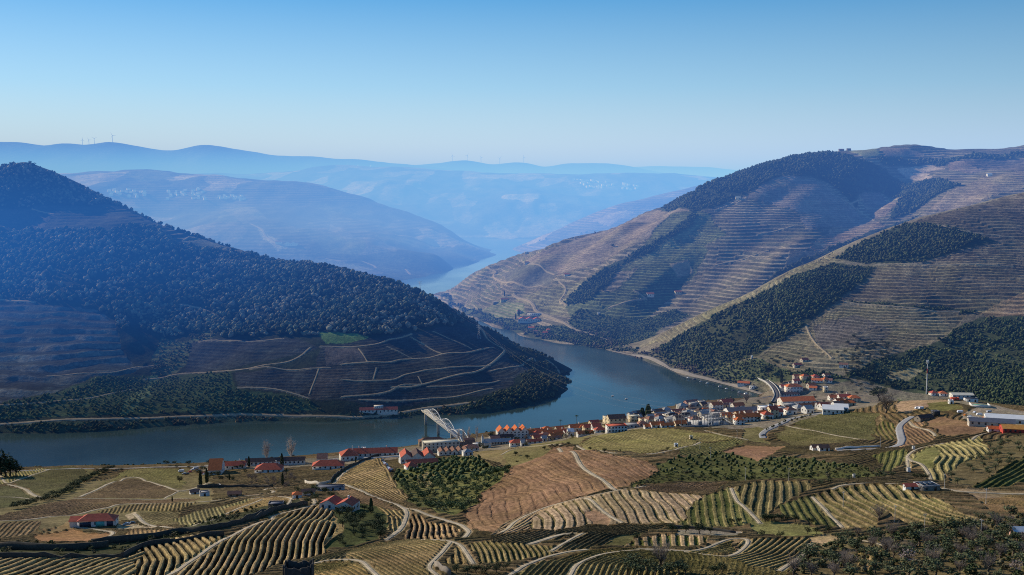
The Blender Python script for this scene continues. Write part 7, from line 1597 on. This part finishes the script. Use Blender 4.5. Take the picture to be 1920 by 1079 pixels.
def cars():
    g = np.random.default_rng(8); spots = []
    for k in range(9): spots.append((B((925 + k * 7.5, 285 + k * 9))[0], k % 4 == 0, ['dark', 'grey', 'white', 'red'][k % 4], 'parked car in the row beside the straw vineyard car park', 'cars parked at the red lodge'))
    for k in range(12): spots.append(((340 + k * 5.4, 886 + 5 * math.sin(k)), k % 5 == 0, ['white', 'grey', 'dark', 'red'][k % 4], 'car parked on the riverside car park beside the farm', 'cars on the riverside car park'))
    for k in range(10): spots.append(((1290 + k * 12, 711 + k * 3.4), k % 4 == 1, ['white', 'dark', 'grey'][k % 3], 'car parked along the stone quay', 'cars along the quay'))
    for k in range(8): spots.append(((1205 + k * 13, 792 - k * 2 + 3 * math.sin(k * 2)), False, ['white', 'grey', 'dark'][k % 3], 'car in a village street', 'cars in the village streets'))
    for k in range(8): spots.append(((1800 + k * 9, 775 + (k % 3) * 5), k % 2 == 0, ['white', 'orange', 'grey', 'white'][k % 4], 'vehicle parked in the depot yard', 'vehicles in the depot yard'))
    for u, v, n, lab in ((1720, 768, 'white', 'white van on the knoll, left of its neighbour'), (1727, 768, 'white', 'white van on the knoll, right of its neighbour'), (1431, 818, 'dark', 'dark car on the paved curve above the fields'), (247, 984, 'dark', 'dark car beside the modern white house'), (237, 986, 'grey', 'grey car next to the dark car by the modern house')): spots.append(((u, v), 'van' in lab, n, lab, None))
    for (u, v), van, n, lab, grp in spots:
        p = at1(u, v); r = bpy.data.objects.new('parked_van' if van else 'parked_car', None); COL.objects.link(r); r.location = (p[0], p[1], max(p[2], .9) + .3); r.rotation_euler = (0, 0, g.random() * .8 + (1.2 if 'row' in lab else 0)); tag(r, lab, 'van' if van else 'car', grp)
        link('body', CARS[(1 if van else 0, n)], r); link('windows', GLASS[1 if van else 0], r)
        for x in (-1.4, 1.4):
            for y in (-.86, .86): link('wheel', WHEEL, r).location = (x, y, .33)
cars()
def boats():
    m = bm_me('hull', (lambda b: [b, [b.faces.new([b.verts.new(q) for q in f]) for f in ([(-5, -1.2, 1.1), (3, -1.2, 1.1), (6, 0, 1.4), (3, 1.2, 1.1), (-5, 1.2, 1.1)], [(-5, -.9, -.4), (-5, .9, -.4), (2.5, .9, -.4), (5, 0, -.3), (2.5, -.9, -.4)], [(-5, -1.2, 1.1), (-5, -.9, -.4), (2.5, -.9, -.4), (3, -1.2, 1.1)], [(3, -1.2, 1.1), (2.5, -.9, -.4), (5, 0, -.3), (6, 0, 1.4)], [(6, 0, 1.4), (5, 0, -.3), (2.5, .9, -.4), (3, 1.2, 1.1)], [(3, 1.2, 1.1), (2.5, .9, -.4), (-5, .9, -.4), (-5, 1.2, 1.1)], [(-5, 1.2, 1.1), (-5, .9, -.4), (-5, -.9, -.4), (-5, -1.2, 1.1)])]][0])(bmesh.new()), WALL['white'])
    for u, v, lab in ((1149, 743, 'tiny white boat in the middle of the river bend'), (1174, 749, 'tiny white boat nearer the village in the river bend')):
        r = bpy.data.objects.new('boat', None); COL.objects.link(r); r.location = PZ(u, v, 0); r.rotation_euler = (0, 0, .8); r.scale = (.55, .55, .55); tag(r, lab, 'boat'); link('hull', m, r); link('cabin', np_mesh('cabin', *boxm(-2.5, 1, -.8, .8, 1.1, 2.3), WALL['white']), r)
boats()
for u, v, d in ((D((1138, 195))[0] + (2.2,)), (D((1104, 352))[0] + (2.4,)), (D((722, 395))[0] + (2.0,))):
    p = at1(u, v); o = link('water_tank', np_mesh('water_tank', *cyl(d * .5, d * .5, -.5, d, s=14), WALL['white'])); o.location = p; tag(o, {0: 'white water tank at the top fork of the green terraces', 1: 'white water tank at the end of the green terrace track', 2: 'white water tank behind the row of olives'}[[2.2, 2.4, 2.0].index(d)], 'water tank')
# ------------------------------------------------------------------ camera
cd = bpy.data.cameras.new('camera'); cam = bpy.data.objects.new('camera', cd); COL.objects.link(cam)
cam.location = (0, 0, EYE); cam.rotation_euler = (math.pi / 2 - TH, 0, 0)
cd.sensor_width = 36.0; cd.lens = 36.0 * F / 1920.0; cd.clip_start = 1.0; cd.clip_end = 120000.0
SC.camera = cam

# ------------------------------------------------------------------ daylight
SUN_AZ = math.radians(-57.0)     # measured from +Y towards +X
SUN_EL = math.radians(24.0)
w = bpy.data.worlds.new('World'); SC.world = w; w.use_nodes = True
wt = w.node_tree; bg = wt.nodes['Background']
sky = wt.nodes.new('ShaderNodeTexSky'); sky.sky_type = 'NISHITA'; sky.sun_disc = False
sky.sun_elevation = SUN_EL; sky.sun_rotation = SUN_AZ; sky.altitude = 300; sky.air_density = 1.0; sky.dust_density = 0.6; sky.ozone_density = 2.0
tcw = wt.nodes.new('ShaderNodeTexCoord'); spw = wt.nodes.new('ShaderNodeSeparateXYZ'); wt.links.new(tcw.outputs['Generated'], spw.inputs[0])
ramp = wt.nodes.new('ShaderNodeValToRGB'); el = ramp.color_ramp.elements
el[0].position = 0.0; el[0].color = (.66, .80, .88, 1); el[1].position = 1.0; el[1].color = (.03, .10, .28, 1)
for ps, c in ((.035, (.56, .75, .86, 1)), (.085, (.34, .62, .86, 1)), (.17, (.085, .365, .735, 1)), (.40, (.045, .18, .46, 1))):
    e = el.new(ps); e.color = c
wt.links.new(spw.outputs[2], ramp.inputs[0])
dot = wt.nodes.new('ShaderNodeVectorMath'); dot.operation = 'DOT_PRODUCT'; wt.links.new(tcw.outputs['Generated'], dot.inputs[0]); dot.inputs[1].default_value = (math.sin(SUN_AZ), math.cos(SUN_AZ), 0.25)
glow = remap(wt, dot.outputs['Value'], 0.1, 1.0, 0.80, 1.22)
gl = wt.nodes.new('ShaderNodeVectorMath'); gl.operation = 'SCALE'; wt.links.new(ramp.outputs[0], gl.inputs[0]); wt.links.new(glow, gl.inputs['Scale'])
sk = wt.nodes.new('ShaderNodeVectorMath'); sk.operation = 'SCALE'; wt.links.new(sky.outputs[0], sk.inputs[0]); sk.inputs['Scale'].default_value = 1.0
up_ = wt.nodes.new('ShaderNodeVectorMath'); up_.operation = 'SCALE'; wt.links.new(gl.outputs[0], up_.inputs[0]); up_.inputs['Scale'].default_value = 10.0
wt.links.new(mixc(wt, 0.90, sk.outputs[0], up_.outputs[0]), bg.inputs[0]); bg.inputs[1].default_value = 0.10
sd = bpy.data.lights.new('sun', 'SUN'); sd.energy = 5.0; sd.angle = math.radians(0.53); sd.color = (1.0, 0.90, 0.76)
so = bpy.data.objects.new('sun', sd); COL.objects.link(so)
dirv = Vector((math.sin(SUN_AZ) * math.cos(SUN_EL), math.cos(SUN_AZ) * math.cos(SUN_EL), math.sin(SUN_EL)))
so.rotation_euler = (-dirv).to_track_quat('-Z', 'Y').to_euler(); so.location = (-500, 500, 900)
SC.view_settings.view_transform = 'Standard'; SC.view_settings.look = 'None'; SC.view_settings.exposure = 0.0; SC.view_settings.gamma = 1.0
SC.render.engine = 'CYCLES'
cy = SC.cycles; cy.max_bounces = 4; cy.diffuse_bounces = 2; cy.glossy_bounces = 2; cy.transmission_bounces = 2; cy.volume_bounces = 0; cy.transparent_max_bounces = 6
cy.use_adaptive_sampling = True; cy.adaptive_threshold = 0.01; cy.use_denoising = False; cy.filter_width = 1.05; cy.caustics_reflective = False; cy.caustics_refractive = False
